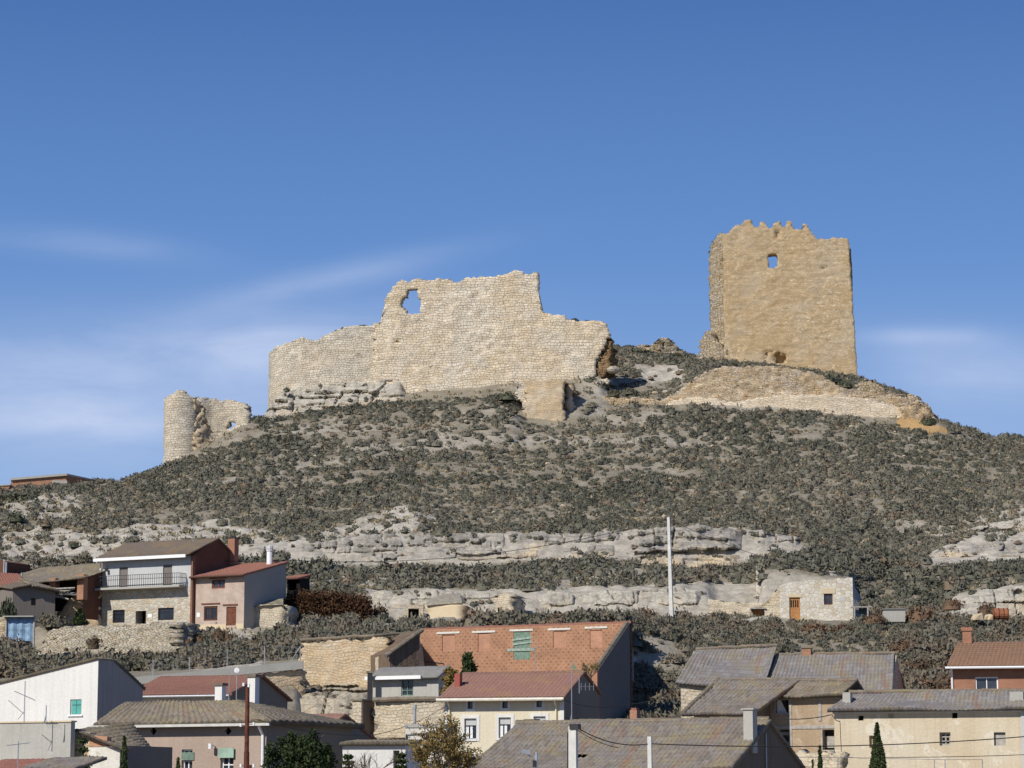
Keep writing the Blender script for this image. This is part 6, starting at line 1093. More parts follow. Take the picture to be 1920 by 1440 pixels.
cable([P(540, 1050, 207), POLE_T-Vector((0, 0, .12))], 1.2, .022, 'thin cable sagging across the grey cliff from the pink house to the tall pole')
cable([P(360, 1047, 203), P(440, 1052, 204), P(540, 1050, 207)], .05, .02, 'thin cable along the brown gable of the stone house')
cable([POLE_T-Vector((0, 0, .12)), P(1990, 1060, 170)], 2.5, .02, 'thin cable running right from the tall pole over the scrub')
cable([T1+Vector((.1, 0, -.02)), T2-Vector((0, 0, .25)), P(1990, 1375, 97)], .25, .018, 'thick black cable from the square pole past the slim pole to the right')
cable([T1+Vector((.12, 0, -.1)), P(1160, 1402, 93)], .1, .012, 'thin cable dropping from the square pole towards the barn roof')
cable([P(478, 1348, 97), P(700, 1378, 108), P(838, 1322, 127)], .2, .012, 'thin cable crossing behind the evergreen to the cream house')
cable([P(1054, 1312, 127), P(1180, 1320, 130), P(1277, 1283, 143)], .25, .016, 'thin cable from the cream house corner to the upper barn')
cable([P(1058, 1345, 127), P(1200, 1347, 130), P(1290, 1336, 140)], .2, .014, 'second lower cable between the cream house and the barns')
cable([P(1575, 1352, 116), P(1578, 1418, 116), P(1650, 1420, 115.5), P(1990, 1412, 113)], .05, .014, 'cable clipped along the limewashed wall and looping down at its left corner')
cable([P(1458, 1347, 121), P(1560, 1340, 117), P(1575, 1352, 116)], .1, .02, 'cable across the timber framed barn below the eaves')
# yard fence at bottom right
e, o = T('yard_fence', 1700, 108, 1440, 'thin wire yard fence along the foot of the limewashed house', 'fence'); L = []
for px in (1490, 1571, 1752, 1772, 1842): a, b = P(px, 1450, 108), P(px, 1420 if px < 1600 else 1424, 108); a.z = -1.8; MB().tube([a-o, b-o], .02, 5).build('post', GALV, e); L.append(b)
MB().tube([p-o for p in L], .01, 4).build('wire', GALV, e)
#PART3
# ------------------------------------------------------------------ vegetation
def leafcards(C, size, tilt=.9, r=rng, updir=.3):
    """one bent triangle pair per point"""
    n = len(C); a = r.normal(size=(n, 3)); a[:, 2] += updir; a /= np.linalg.norm(a, axis=1)[:, None]; b = np.cross(a, r.normal(size=(n, 3))); b /= np.linalg.norm(b, axis=1)[:, None]
    s = size*(.6+.8*r.random(n))[:, None]; V = np.stack([C-b*s*.45, C+b*s*.45, C+a*s*1.3+b*s*.2, C+a*s*1.1-b*s*.3], 1).reshape(-1, 3); F = np.arange(4*n).reshape(-1, 4); return V, F
def bush_proto(n, seed, leaf=.13, flat=1.0):
    r = np.random.default_rng(seed); k = 5; cs = np.array([(0, 0, .12)]+[(.42*math.cos(t), .42*math.sin(t), .02+.1*r.random()) for t in r.random(k)*6.28]); rad = np.array([.62]+list(.36+.2*r.random(k)))
    w = r.choice(k+1, n, p=rad**2/np.sum(rad**2)); d = r.normal(size=(n, 3)); d[:, 2] = np.abs(d[:, 2]); d /= np.linalg.norm(d, axis=1)[:, None]
    C = cs[w]+d*(rad[w]*(.72+.4*r.random(n)))[:, None]; C[:, 2] *= .8*flat
    V, F = leafcards(C, leaf, r=r)
    # dense inner body so the bush is not see-through
    ii, jj = 7, 4; iv = []; jf = []
    for j in range(jj+1):
        for i in range(ii): t = 2*math.pi*i/ii; p = (math.pi/2)*j/jj; q = .62*(1+.25*(r.random()-.5)); iv.append((q*math.cos(t)*math.cos(p), q*math.sin(t)*math.cos(p), q*math.sin(p)*.85*flat-.08))
    for j in range(jj):
        for i in range(ii): jf.append((j*ii+i, j*ii+(i+1) % ii, (j+1)*ii+(i+1) % ii, (j+1)*ii+i))
    N = len(V); V = np.concatenate([V, np.array(iv)]); F = np.concatenate([F, np.array(jf)+N]); return V, F
def density(X, Y, Z):
    f = Y*CT+Z*ST; qx = 960+FP*X/f; qy = 720-FP*(-Y*ST+Z*CT)/f; jx = qx+26*fbm(X/3, Y/3, 31); jy = qy+20*fbm(X/3, Y/3, 41); d = np.ones(len(X))
    st_ = vn(X/13+Y/9, Y/1.5, 61); d = np.where(st_ > .64, d*.38, d); d = d*np.clip(.7+1.2*vn(X/4, Y/4, 77), 0, 1)
    d = np.where(qy > 1165, np.clip(d*1.6, 0, 1), d)
    for pl, dn, r in ZON: d = np.where(inpoly(jx, jy, pl), dn, d)
    for pl, r in OCH: d = np.where(inpoly(jx, jy, pl), 0, d)
    hard = [[(-60, 1100), (560, 1100), (560, 1178), (-60, 1178)], [(60, 1175), (352, 1170), (352, 1246), (52, 1250)], [(1432, 1078), (1606, 1078), (1606, 1170), (1432, 1160)], [(-100, 1290), (235, 1282), (570, 1248), (570, 1450), (-100, 1450)], [(560, 1210), (790, 1200), (790, 1180), (1182, 1172), (1182, 1300), (1120, 1360), (560, 1400)], [(500, 745), (760, 725), (1143, 690), (1143, 500), (500, 600)], [(975, 770), (1082, 770), (1082, 790), (975, 792)], [(745, 1102), (880, 1102), (880, 1165), (745, 1165)], [(925, 1105), (985, 1105), (985, 1155), (925, 1160)], [(690, 1140), (790, 1140), (790, 1165), (690, 1165)]]
    for pl in hard: d = np.where(inpoly(qx, qy, pl), 0, d)
    return d, qx, qy
N0 = 150000; T_ = rng.uniform(-1350-960, 3300-960, N0)/FP/CT; Y_ = 150+150*rng.random(N0)**.85; X_ = T_*Y_; Z_ = ground(X_, Y_)
dn, qx, qy = density(X_, Y_, Z_); ok = rng.random(N0) < dn
ok &= ~((qx > 505) & (qx < 1143) & (Y_ > 271.5) & (Y_ < 296)); ok &= ~((qx > 1300) & (qx < 1612) & (Y_ > 285.5)); ok &= ~((qx > 1078) & (qx < 1752) & (Y_ > 269.6) & (Y_ < 272.6)); ok &= ~((qx > 300) & (qx < 460) & (Y_ > 262) & (Y_ < 272.5))
ok &= ~((qx > 960) & (qx < 1085) & (Y_ > 266) & (Y_ < 274.5)); ok &= ~((Y_ > 206.6) & (Y_ < 211.5) & (qx > 560) & (qx < 1620) & (qy > 1110)); ok &= ~((Y_ > 222.3) & (Y_ < 226.3) & (((qx > 536) & (qx < 1520)) | (qx > 1740)))
ok &= ~((qx < 570) & (Y_ > 195) & (Y_ < 212)); ok &= ~((Y_ < 166) & (qx < 1190)); ok &= ~((qx > 560) & (qx < 1185) & (Y_ < np.where(qx < 770, 171, 184))); ok &= ~((qx > 1432) & (qx < 1606) & (Y_ > 200) & (Y_ < 210.5)); ok &= ~((qx < 570) & (Y_ < 166))
X_, Y_, Z_, qx, qy = X_[ok], Y_[ok], Z_[ok], qx[ok], qy[ok]
# thin out bushes that crowd each other
key = {}; keep = []
for i in range(len(X_)):
    c = (.5 if Y_[i] > 225 else .68)*(1+.4*rng.random()); k = (int(X_[i]//c), int(Y_[i]//(c*.8)))
    if k in key: continue
    key[k] = 1; keep.append(i)
keep = np.array(keep); X_, Y_, Z_, qx, qy = [a[keep] for a in (X_, Y_, Z_, qx, qy)]
R0 = np.where(Y_ > 225, .42, .62)*(.55+1.25*rng.random(len(X_))**2.2)*(.75+.6*vn(X_/6, Y_/6, 123))
R0 = np.where(Y_ < 205, R0*1.15, R0); R0 = np.where((Y_ > 188) & (Y_ < 206.5) & (qx > 690) & (qx < 1700), R0*.62, R0); R0 = np.where((Y_ > 285), R0*.8, R0)
PRO = [bush_proto(70, 100+i, .15) for i in range(9)]; PROB = [bush_proto(230, 200+i, .115) for i in range(6)]
# the largest ones that stand apart are individual shrubs
near = (qx > 0) & (qx < 1920) & (qy < 1440); sc = R0/Y_*near*(((Y_ < 250) & (qx < 520)) | (qx > 1100)); order = np.argsort(-sc); ind = order[:230]; stuff = np.setdiff1d(np.arange(len(X_)), ind)
def bulk(name, ids, protos, mat, label, tintf, hs=1.0):
    Vs, Fs, Ts = [], [], []; off = 0
    for i in ids:
        V, F = protos[i % len(protos)]; a = rng.random()*6.28; ca, sa = math.cos(a), math.sin(a); r = R0[i]; h = r*hs*(.85+.5*rng.random())
        W_ = np.empty_like(V); W_[:, 0] = (V[:, 0]*ca-V[:, 1]*sa)*r*1.15+X_[i]; W_[:, 1] = (V[:, 0]*sa+V[:, 1]*ca)*r*1.15+Y_[i]; W_[:, 2] = V[:, 2]*h*1.1+Z_[i]-.08*r
        Vs.append(W_); Fs.append(F+off); off += len(V); Ts.append(np.full(len(V), tintf(i)))
    return tag(mesh_np(name, np.concatenate(Vs), np.concatenate(Fs), mat, None, {'tint': np.concatenate(Ts)}), label, None, None, 'stuff')
def tf(i):
    b = float(fbm([X_[i]/8], [Y_[i]/8], 91, 2)[0])*1.0+.36; low = .34 if (qy[i] > 1140 and rng.random() < .75) else 0.0
    if rng.random() < .045: return .95
    return float(np.clip(b+low+rng.normal()*.13, 0, .78))
far_ = stuff[Y_[stuff] > 205]; nr_ = stuff[Y_[stuff] <= 205]
bulk('hill_scrub', far_, PRO, L_SCRUB, 'low grey green scrub covering the castle hill', tf)
bulk('slope_scrub', nr_, PROB, L_SCRUB, 'taller brownish scrub on the slope behind the houses', tf, 1.15)
# tufts and bushes rooted on the cliff ledges
cl = []
for (x0, x1, y0, y1, d0, d1, n) in ((545, 1178, 1000, 1064, 222.6, 225.6, 95), (1180, 1398, 990, 1060, 221.6, 224.6, 40), (1400, 1515, 1000, 1050, 223, 226, 40), (1750, 1925, 1010, 1050, 222.6, 225.6, 26), (700, 1000, 1110, 1150, 207.2, 209, 24), (1340, 1430, 1120, 1135, 204, 206, 12), (1440, 1600, 1060, 1082, 208.5, 210, 22), (535, 760, 742, 770, 270.8, 273, 16), (400, 700, 1290, 1330, 153, 158, 24)):
    for i in range(n):
        t = rng.random()**1.3; rr = ray(rng.uniform(x0, x1), y0+(y1-y0)*t).normalized(); best = None
        for bt in ROCKS:
            h_ = bt.ray_cast(Vector((0, 0, 0)), rr)
            if h_[0] is not None and (best is None or h_[3] < best[3]): best = h_
        if best is not None and best[1].z > -.2: cl.append(tuple(best[0]))
i0 = len(X_); cw_ = [Vector(q) for q in cl]; X_ = np.append(X_, [q.x for q in cw_]); Y_ = np.append(Y_, [q.y for q in cw_]); Z_ = np.append(Z_, [q.z for q in cw_]); R0 = np.append(R0, .18+.3*rng.random(len(cl))**1.5); qy = np.append(qy, [proj(*q)[1] for q in cl]); qx = np.append(qx, [proj(*q)[0] for q in cl])
bulk('cliff_tufts', range(i0, len(X_)), PRO, L_SCRUB, 'small tufts and bushes rooted in the cracks of the rock ledges', tf)
# dry grass tufts between the bushes
M_ = 15000; T2_ = rng.uniform(-700-960, 2650-960, M_)/FP/CT; Y2_ = 170+126*rng.random(M_); X2_ = T2_*Y2_; Z2_ = ground(X2_, Y2_); d2, q2x, q2y = density(X2_, Y2_, Z2_)
k2 = (d2 > .12) & ~((Y2_ > 221.5) & (Y2_ < 227)) & ~((q2x > 560) & (q2x < 1185) & (Y2_ < 184)); X2_, Y2_, Z2_ = X2_[k2], Y2_[k2], Z2_[k2]; nb = 9
C2_ = np.repeat(np.stack([X2_, Y2_, Z2_], 1), nb, 0)+rng.normal(size=(len(X2_)*nb, 3))*np.array([.22, .22, .03]); V, F = leafcards(C2_, .16, updir=2.2)
tag(mesh_np('dry_grass', V, F, L_DRY, None, {'tint': np.repeat(rng.random(len(C2_)), 4)}), 'dry straw coloured grass between the bushes', None, None, 'stuff')
SM = []
for i, (V, F) in enumerate([bush_proto(320, 300+i, .1) for i in range(6)]):
    me = mesh_np('shrub', V, F, L_SHRUB); SM.append(me.data); bpy.data.objects.remove(me)
L_RUST = leafm('rusty_shrub_leaves', [(.1, .07, .045), (.15, .095, .06), (.19, .125, .08)], True); L_DGRN = leafm('dark_shrub_leaves', [(.06, .068, .042), (.095, .1, .065), (.12, .12, .082)], True)
def recol(mat):
    out = []
    for me in SM: m2 = me.copy(); m2.materials[0] = mat; out.append(m2)
    return out
SMR, SMG = recol(L_RUST), recol(L_DGRN)
cnt = 0
def shrub(x, y, z, r, h, label, group=None, mesh=None, cat='shrub', mat=None):
    global cnt
    pool = SMR if any(w in label for w in ('rust', 'reddish', 'brown bush', 'brownish', 'pale brown')) else (SMG if ('dark' in label) else SM)
    o = bpy.data.objects.new('shrub', mesh or pool[cnt % len(pool)]); cnt += 1; COL.objects.link(o); o.location = (x, y, z-.05*r); o.scale = (r*1.15, r*1.15, h*1.1); o.rotation_euler = (0, 0, rng.random()*6.28); return tag(o, label, cat, group)
for i in ind:
    lab = ('larger rounded grey green bush on the pale rocky slope at the left', 'bushes on the left slope') if qx[i] < 620 else (('larger olive brown bush on the lower slope behind the barns', 'bushes behind the barns') if Y_[i] < 205 else ('larger dark rounded bush on the right part of the hill', 'bushes on the right hillside'))
    shrub(X_[i], Y_[i], Z_[i], R0[i]*1.05, R0[i]*1.0, *lab)
# bushes seen one by one in the photograph: px, py of base, distance, width px, height px, label
for px, py, d, wp, hp, lb in [
 (40, 940, 248, 80, 28, 'dark bush below the skyline brick building at its left end'), (68, 952, 246, 38, 26, 'round dark bush below the middle of the skyline brick building'), (160, 928, 250, 60, 30, 'broad dark bush at the right end of the skyline brick building'), (30, 975, 238, 38, 30, 'dark bush on pale soil at the left edge, lower of two'), (85, 985, 236, 34, 22, 'lone bush on pale soil left of the scrub belt'),
 (95, 1062, 224, 50, 32, 'big dark bush just above the ruined barn roof'), (160, 1058, 223, 44, 34, 'tall grey bush above the ruined barn, next to the stone house roof'), (140, 1024, 230, 28, 16, 'small round dark bush alone on the white rock'), (35, 1052, 226, 24, 18, 'small dark bush on white rock above the red roof'), (210, 1015, 232, 60, 18, 'low wide bush on the white rock above the stone house'), (270, 1018, 232, 44, 18, 'low bush on the rock above the stone house ridge'),
 (500, 1050, 221, 24, 44, 'tall dark bush beside the cliff right of the white cowled chimney'), (175, 1213, 191, 34, 34, 'reddish brown round bush growing out of the drystone wall'), (124, 1220, 192, 12, 10, 'tiny reddish tuft on the drystone wall'), (333, 1252, 188, 24, 30, 'upright brown bush at the foot of the terrace wall'), (373, 1202, 194, 30, 20, 'rust brown bush beside the terrace wall corner'), (352, 1205, 193, 16, 12, 'small rust bush at the terrace wall corner'),
 (430, 1212, 193, 48, 46, 'tall brownish bush under the door of the pink house'), (410, 1200, 194, 30, 36, 'pale brown bush left of the tall bush under the pink house'), (480, 1235, 190, 80, 60, 'large olive bush on the rocks below the stone hut'), (540, 1240, 188, 74, 58, 'large grey green bush above the fence brace'), (510, 1205, 195, 60, 32, 'brownish bush below the tiny stone hut'), (622, 1192, 194, 36, 34, 'round pale brown bush in front of the rust hedge'), (720, 1185, 194, 36, 20, 'small rust brown bush above the tile capped wall'), (590, 1196, 192, 40, 22, 'low brown bush above the left end of the tile capped wall'), (690, 1190, 192, 50, 20, 'low brown bush beside the small rust bush'),
 (712, 1157, 204, 44, 40, 'dark green bush at the right end of the rust hedge'), (280, 1262, 183, 46, 30, 'grey bush behind the fence at its left end'), (300, 1258, 184, 50, 28, 'grey bush behind the second fence post'), (388, 1258, 184, 60, 30, 'grey bush behind the third fence post'), (225, 1262, 184, 60, 34, 'dark bush above the white house roof corner'), (60, 1262, 186, 80, 44, 'dark brown bush above the white house at the left'), (20, 1275, 182, 60, 40, 'dark bush at the left edge above the white house'), (110, 1262, 186, 60, 34, 'mottled bush above the middle of the white house'), (40, 1225, 192, 80, 26, 'olive brown scrubby bush below the blue sheet'),
 (100, 1172, 198.5, 60, 40, 'thorny grey bare bush in front of the shaded outhouse'), (15, 1165, 198, 44, 70, 'tall pale thorny bush at the left edge by the dark house'),
 (955, 1165, 200, 60, 34, 'brown bush in front of the domed cellar hut'), (920, 1172, 198, 70, 40, 'rust tinted bush left of the domed cellar hut'), (1000, 1172, 198, 60, 34, 'dark bush right of the domed cellar hut'), (1060, 1172, 198, 70, 34, 'dark bush above the openwork brick building'), (1110, 1172, 198, 60, 30, 'rust tinted bush above the right half of the openwork building'), (1160, 1172, 198, 60, 34, 'olive bush above the top right corner of the openwork building'), (1210, 1160, 200, 60, 34, 'brown bush left of the tall concrete pole'), (860, 1176, 196, 90, 24, 'low grey bush above the left half of the openwork building'),
 (1300, 1172, 199, 70, 22, 'low rust bush right of the tall concrete pole'), (1370, 1172, 199, 70, 22, 'low brown bush below the cream earth wall'), (1440, 1178, 198, 60, 24, 'low brown bush left of the cave dwelling door'), (1530, 1184, 197, 60, 28, 'rust bush in front of the cave dwelling window'), (1580, 1184, 197, 60, 24, 'rust bush at the right corner of the cave dwelling'), (1640, 1166, 199, 50, 30, 'brown bush right of the cave dwelling'), (1725, 1165, 200, 70, 50, 'large rust bush right of the concrete trough'), (1785, 1140, 205, 50, 30, 'round bush above the rusty barrel to its left'), (1850, 1150, 203, 46, 34, 'round dark bush behind the rusty barrel'),
 (1055, 601, 274.5, 22, 10, 'small dark bush on the broken step of the curtain wall'), (1075, 604, 274.5, 30, 12, 'dark bush on the right shoulder of the curtain wall'), (1100, 606, 274.5, 26, 10, 'dark bush at the far right of the curtain wall top'), (680, 612, 278, 24, 5, 'small weed on the curved part of the curtain wall'), (585, 641, 278.5, 14, 6, 'tiny weed on the left part of the curtain wall top'), (400, 753, 271, 30, 9, 'weeds on top of the back wall of the ruined tower'), (1354, 440, 289.6, 6, 8, 'weed on the top left corner of the keep'), (538, 733, 274.5, 16, 12, 'small dark bush on the rock under the curved wall'), (600, 724, 274, 12, 8, 'tiny bush on the rock ledge under the curtain wall'),
 (1100, 742, 271.8, 44, 22, 'dark bush in the dip between bastion and rampart'), (1128, 728, 273.2, 50, 22, 'dark bush uphill of the bastion and rampart dip'), (1105, 716, 273, 40, 18, 'low bush touching the foot of the curtain wall'), (1150, 742, 272.8, 40, 20, 'grey bush on the low stretch of the rampart'), (1180, 738, 273.4, 44, 18, 'grey bush just right of the boulder above the low rampart'), (950, 748, 268, 50, 22, 'dark bush left of the square bastion'), (965, 772, 266.5, 30, 18, 'small bush at the lower left corner of the bastion'),
 (1370, 688, 276, 40, 14, 'low bush at the foot of the keep, left one'), (1420, 690, 278, 70, 14, 'low wide bush at the foot of the keep'), (1585, 725, 274, 40, 22, 'dark bush between rampart and keep corner'), (1560, 715, 275, 50, 20, 'dark bush just behind the rampart crest on the right'), (1690, 742, 275, 36, 10, 'dark bush on the crest behind the outwork'), (1740, 795, 268, 40, 22, 'dark bush at the foot of the outwork'), (1200, 668, 290, 70, 22, 'dark bush on the crest below the masonry heap'), (1260, 672, 290, 60, 16, 'dark bush on the crest right of the masonry heap')]:
    b = P(px, py, d); k = FP/d*1.02; shrub(b.x, b.y, b.z, wp/k/2*.95, hp/k*.98, lb)
# ---- rust coloured hedge
def leafy(name, pts, size, mat, parent=None, loc=None, tint=None, updir=.3):
    V, F = leafcards(np.array(pts), size, updir=updir); n = len(pts); t = rng.random(n)*.5+.25 if tint is None else np.array(tint); return mesh_np(name, V, F, mat, parent, {'tint': np.repeat(t, 4)}, loc=loc)
def clumps(cs, per, r):
    out = [];
    for (x, y, z, q) in cs:
        d = rng.normal(size=(int(per*q/r)+4, 3)); d /= np.linalg.norm(d, axis=1)[:, None]; out.append(np.array((x, y, z))+d*q*(.55+.55*rng.random(len(d)))[:, None])
    return np.concatenate(out)
a = P(529, 1168, 203.5); b = P(692, 1164, 202); e = empty('hedge', a, 0, 'long thick rust brown hedge right of the tiny stone hut', 'hedge'); H = P(600, 1108, 202).z-a.z; cs = []
for i in range(330):
    t = rng.random(); x = (b.x-a.x)*t; z = rng.random()*H*(.8+.2*math.sin(t*3.1+.3))*(.92+.16*rng.random()); cs.append((x, -.2+1.6*rng.random()+(b.y-a.y)*t-.7*(z/H < .9)*.3, max(z, .15), .32+.15*rng.random()))
leafy('foliage', clumps(cs, 34, .35), .11, L_HEDGE, e, updir=-.2); m = MB(); m.box(.25, b.x-a.x-.25, .2, 1.4, -.2, H*.82); m.build('stems', plain('hedge_stems', (.05, .03, .02), .95), e)
# ---- trees
def trunkbr(e, H, r, n=7, spread=.5, h0=.25, mat=None, up=.6):
    m = MB(); pts = [(0, 0, -.2), (.03*H*.3, 0, H*.35), (0, .03, H*.7), (.02, 0, H)]; m.tube(pts, r, 7, r*.25); m.build('trunk', mat or BARK, e); L = []
    for i in range(n):
        z = H*(h0+(.95-h0)*i/n); an = i*2.4+random.random(); l = spread*H*(1-.4*i/n)*(.7+.5*random.random()); p = Vector((math.cos(an)*l, math.sin(an)*l, z+l*up)); q = Vector((math.cos(an)*l*.5, math.sin(an)*l*.5, z+l*up*.35))
        L.append((Vector((0, 0, z)), q, p))
    b = MB()
    for k in L: b.tube(k, r*.35, 5, r*.1)
    return b, L
def tree_at(name, px, d, label, cat='tree', zb=-1.8): p = P(px, 1440, d); p.z = zb; return empty(name, p, 0, label, cat), p
# big evergreen
e, o = tree_at('evergreen_tree', 562, 103, 'big dense dark evergreen tree in front of the small red roofed house'); px_m = 103/FP; Ht = P(560, 1372, 103).z-o.z; br, L = trunkbr(e, Ht*.95, .14, 14, .38, .12); br.build('branch', BARK, e); cs = []
for i in range(210):
    t = rng.random(); z = .4+(Ht-.75)*t; wm = 1.62*(math.sin(math.pi*min(1, .2+.75*(1-t)))**.7)*(.75+.35*math.sin(z*5+2)*.3+.25*rng.random()); an = rng.random()*6.28; q = wm*math.sqrt(rng.random())*1.0; cs.append((math.cos(an)*q, math.sin(an)*q*.9, z, .2+.13*rng.random()))
for x, z in ((-.35, Ht-.1), (.1, Ht-.3), (.5, Ht-.05), (-.75, Ht-.35), (1.05, Ht-.6), (-1.2, Ht-.9)): cs += [(x, 0, z, .13), (x, .05, z-.18, .2), (x, .1, z-.42, .28)]
pt = clumps(cs, 120, .3); leafy('crown', pt, .075, L_GREEN, e, tint=np.clip(.35+.25*rng.normal(size=len(pt))*.6+.3*fbm(pt[:, 0]*2, pt[:, 2]*2, 5), 0, 1))
def cypress(px, d, pyt, wpx, label, col=L_CYP, n=2600, zb=-1.8, taper=.75, leaf=.045):
    e, o = tree_at('cypress', px, d, label, zb=zb); H = P(px, pyt, d).z-zb; R = wpx*d/FP/2; MB().tube([(0, 0, -.2), (0, 0, H*.7)], .05, 6, .02).build('trunk', BARK, e)
    t = rng.random(n)**.85; an = rng.random(n)*6.28; w = R*np.minimum(1, (1-t)*1.0/taper+.04)*np.minimum(1, t*6+.5)*(.85+.3*vn(an*1.2, t*9, px)); q = w*(.72+.34*rng.random(n)); pts = np.stack([np.cos(an)*q, np.sin(an)*q, t*H*1.0], 1)
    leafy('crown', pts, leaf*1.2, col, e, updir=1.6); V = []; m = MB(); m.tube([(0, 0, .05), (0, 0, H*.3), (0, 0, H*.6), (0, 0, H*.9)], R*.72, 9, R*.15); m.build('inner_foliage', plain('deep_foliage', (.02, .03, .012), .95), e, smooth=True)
cypress(1646, 106, 1357, 42, 'tall pointed cypress in front of the limewashed house', n=8000, taper=.5)
cypress(1538, 106, 1400, 26, 'small young cypress in front of the timber framed barn', n=2200)
cypress(1524, 106, 1426, 8, 'tiny cypress seedling just left of the small young cypress', n=500)
cypress(232, 99, 1382, 30, 'narrow dark columnar cypress before the low tiled shed', n=2600)
cypress(334, 104, 1422, 30, 'small yellowish green conifer below the taupe house window', L_CYP, 1500)
cypress(142, 199.6, 1144, 26, 'cone shaped green bush on the terrace below the ruined barn', L_CYP, 1200, zb=P(142, 1172, 199.6).z, leaf=.12, taper=.9)
# star shaped conifer at left
def spruce(px, d, pyt, rpx, label, n=15, drop=-.25, name='spruce', mat=L_GREEN, per=60, leaf=.05):
    e, o = tree_at(name, px, d, label); H = P(px, pyt, d).z+1.8; R = rpx*d/FP; MB().tube([(0, 0, -.2), (0, 0, H)], .05, 6, .012).build('trunk', BARK, e); b = MB(); P_ = []
    for i in range(n):
        t = i/n; z = H*(.12+.85*t); r = R*(1-t*.85)*(.75+.4*random.random()); k = 5
        for j in range(k):
            an = j*6.28/k+i*.9; tip = Vector((math.cos(an)*r, math.sin(an)*r, z+r*drop+.1)); b.tube([(0, 0, z), tip], .014, 4, .004)
            for s in range(per//3):
                u = .15+.85*random.random(); P_.append(Vector((0, 0, z)).lerp(tip, u)+Vector((random.gauss(0, .045), random.gauss(0, .045), random.gauss(0, .03)-.04*u)))
    b.build('branch', BARK, e); leafy('crown', P_, leaf, mat, e, updir=-.3)
spruce(154, 103.5, 1368, 34, 'straggly dark conifer with drooping branches by the grey yard wall', 12, -.22, per=190, leaf=.07)
spruce(652, 105, 1405, 34, 'ragged dark green conifer right of the big evergreen', 14, .1, per=210, leaf=.06)
spruce(752, 104, 1402, 32, 'ragged dark conifer in front of the white doorway', 14, .15, per=200, leaf=.06)
def twiggy(px, d, pyt, rpx, label, mat, leaves, name='tree', levels=3, leaf=.05, zb=-1.8, n0=6, fork=.45):
    e, o = tree_at(name, px, d, label, zb=zb); H = P(px, pyt, d).z-zb; R = rpx*d/FP; m = MB(); m.tube([(0, 0, -.2), (.03, 0, H*fork)], .07, 6, .05); m.build('trunk', BARK, e); b = MB(); P_ = []
    def grow(p, dr, l, r, lv):
        q = p+dr*l; mid = p.lerp(q, .5)+Vector((random.gauss(0, .05), random.gauss(0, .05), 0))*l; b.tube([p, mid, q], r, 4, r*.6)
        if lv == 0 or lv == 1:
            for i in range(int(leaves)): u = random.random(); P_.append(p.lerp(q, u)+Vector([random.gauss(0, .07) for _ in range(3)]))
        if lv > 0:
            for i in range(4): nd_ = (dr+Vector((random.gauss(0, .5), random.gauss(0, .5), random.gauss(.1, .35)))).normalized(); grow(p.lerp(q, .5+.5*random.random()), nd_, l*(.55+.25*random.random()), r*.6, lv-1)
    for i in range(n0):
        an = i*6.28/n0; dr = Vector((math.cos(an)*R/(H*.55), math.sin(an)*R/(H*.55), .9+.3*random.random())).normalized(); grow(Vector((0, 0, H*fork*(.5+.5*random.random()))), dr, H*(1-fork)*.5, .03, levels-1)
    b.build('branch', BARK, e)
    if leaves: leafy('crown', P_, leaf, mat, e, tint=rng.random(len(P_)))
twiggy(828, 100, 1345, 50, 'thin autumn tree with sparse yellow brown leaves in front of the cream house', L_AUT, 13, levels=4, leaf=.055, n0=7)
twiggy(690, 102, 1408, 22, 'small bare rounded tree in front of the low white wall', L_DRY, 0, levels=4, n0=7, name='bare_tree')
# evergreen and climber behind the cream house
p = P(876, 1290, 147); e = empty('evergreen_bush', p, 0, 'dark evergreen bush rising between the cement outhouse and the openwork bricks', 'bush'); cs = []
for i in range(60): t = rng.random(); an = rng.random()*6.28; w = .75*(1-t*.75); cs.append((math.cos(an)*w*rng.random(), math.sin(an)*w*rng.random(), t*1.75, .16+.1*rng.random()))
pt = clumps(cs, 70, .25); leafy('foliage', pt, .1, L_GREEN, e, updir=1.2); MB().tube([(0, 0, -.6), (0, 0, 1.2)], .07, 6, .02).build('stem', BARK, e)
p = P(842, 1306, 146); e = empty('climber', p, 0, 'yellowing leafy climber beside the cement outhouse corner', 'climber'); cs = [(rng.normal()*.22, rng.normal()*.2, rng.random()*1.5, .15) for i in range(40)]; leafy('foliage', clumps(cs, 50, .2), .09, L_AUT, e); MB().tube([(0, 0, -.4), (0, 0, 1.3)], .04, 5, .02).build('stem', BARK, e)
p = P(1092, 1282, 160); e = empty('cactus', p, 0, 'flat padded green cactus behind the cream house ridge', 'cactus'); m = MB()
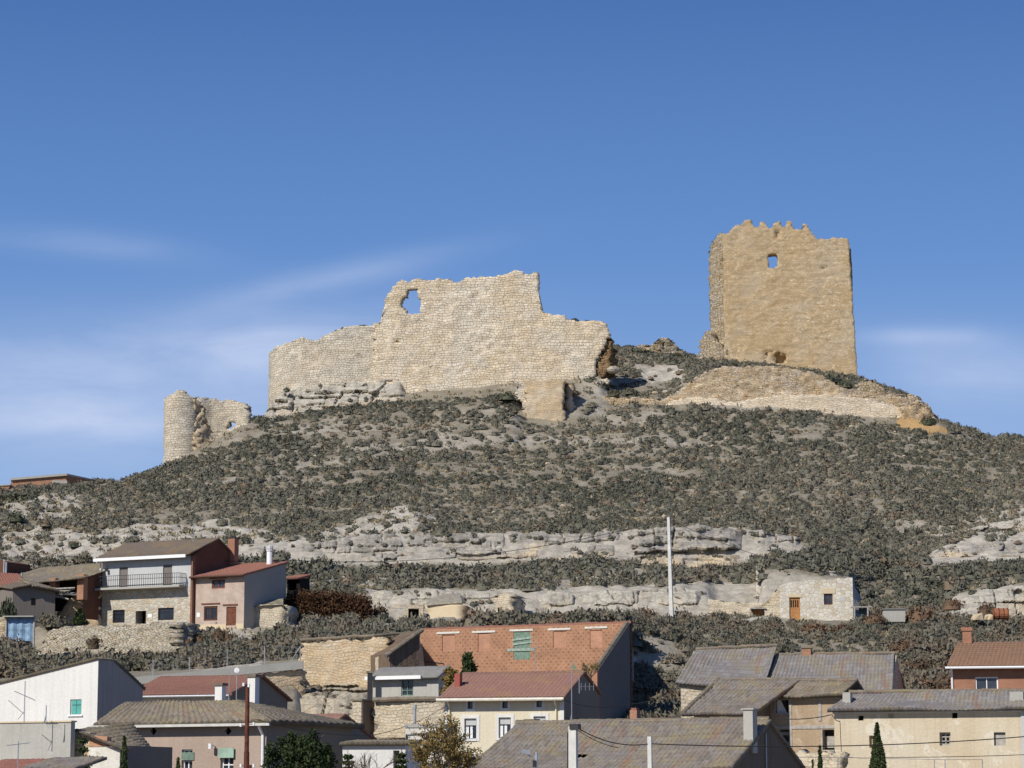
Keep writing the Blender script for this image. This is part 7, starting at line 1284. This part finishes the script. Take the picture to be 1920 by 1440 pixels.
for x, z, r, an in ((-.15, .3, .22, .3), (-.3, .7, .2, .6), (.1, .6, .2, -.4), (.25, .95, .18, .2), (-.5, 1.0, .16, .9), (0, .1, .2, 0)):
    n = 9; m.prism([(x+r*.7*math.cos(2*math.pi*i/n)*math.cos(an)-r*math.sin(2*math.pi*i/n)*math.sin(an), 0, z+r*.7*math.cos(2*math.pi*i/n)*math.sin(an)+r*math.sin(2*math.pi*i/n)*math.cos(an)) for i in range(n)], (0, .06, 0))
m.build('pads', plain('cactus_green', (.2, .27, .17), .8), e)
twiggy(1108, 158, 1232, 22, 'small bare shrub with rusty twigs at the lower right of the openwork bricks', L_AUT, 3, name='bare_shrub', levels=3, zb=P(1108, 1275, 158).z, n0=5, fork=.2, leaf=.06)
# loose boulders on the hill
BM = []
for i in range(5):
    r = np.random.default_rng(500+i); m = MB(); import bmesh
    bm = bmesh.new(); bmesh.ops.create_icosphere(bm, subdivisions=2, radius=1)
    for v in bm.verts: v.co *= 1+.28*(float(fbm([v.co.x*1.4+i*7], [v.co.y*1.4+v.co.z], 600+i, 2)[0])*2); v.co.z *= .65
    me = bpy.data.meshes.new('boulder'); bm.to_mesh(me); bm.free(); me.materials.append(CLIFFW); BM.append(me)
def boulder(px, py, d, wp, lb, grp=None):
    b = P(px, py, d); r = wp*d/FP/2; o = bpy.data.objects.new('boulder', random.choice(BM)); COL.objects.link(o); o.location = b; o.scale = (r, r*.8, r*.9); o.rotation_euler = (0, 0, random.random()*6); tag(o, lb, 'boulder', grp)
boulder(1148, 694, 273.5, 28, 'smooth grey boulder at the right foot of the curtain wall'); boulder(1248, 735, 271.5, 14, 'upright pale stone between the two rampart stretches'); boulder(1228, 737, 272, 12, 'small pale stone left of the upright stone')
for i in range(70):
    t = rng.uniform(0, 1920); y = rng.uniform(228, 268); x = (t-960)/FP*y*1.0; z = gz(x, y); q = proj(x, y, z)
    if 300 < q[0] or q[1] > 900: boulder(q[0], q[1], y, rng.uniform(6, 13), 'small pale stone lying among the hill scrub', 'loose stones among the scrub')
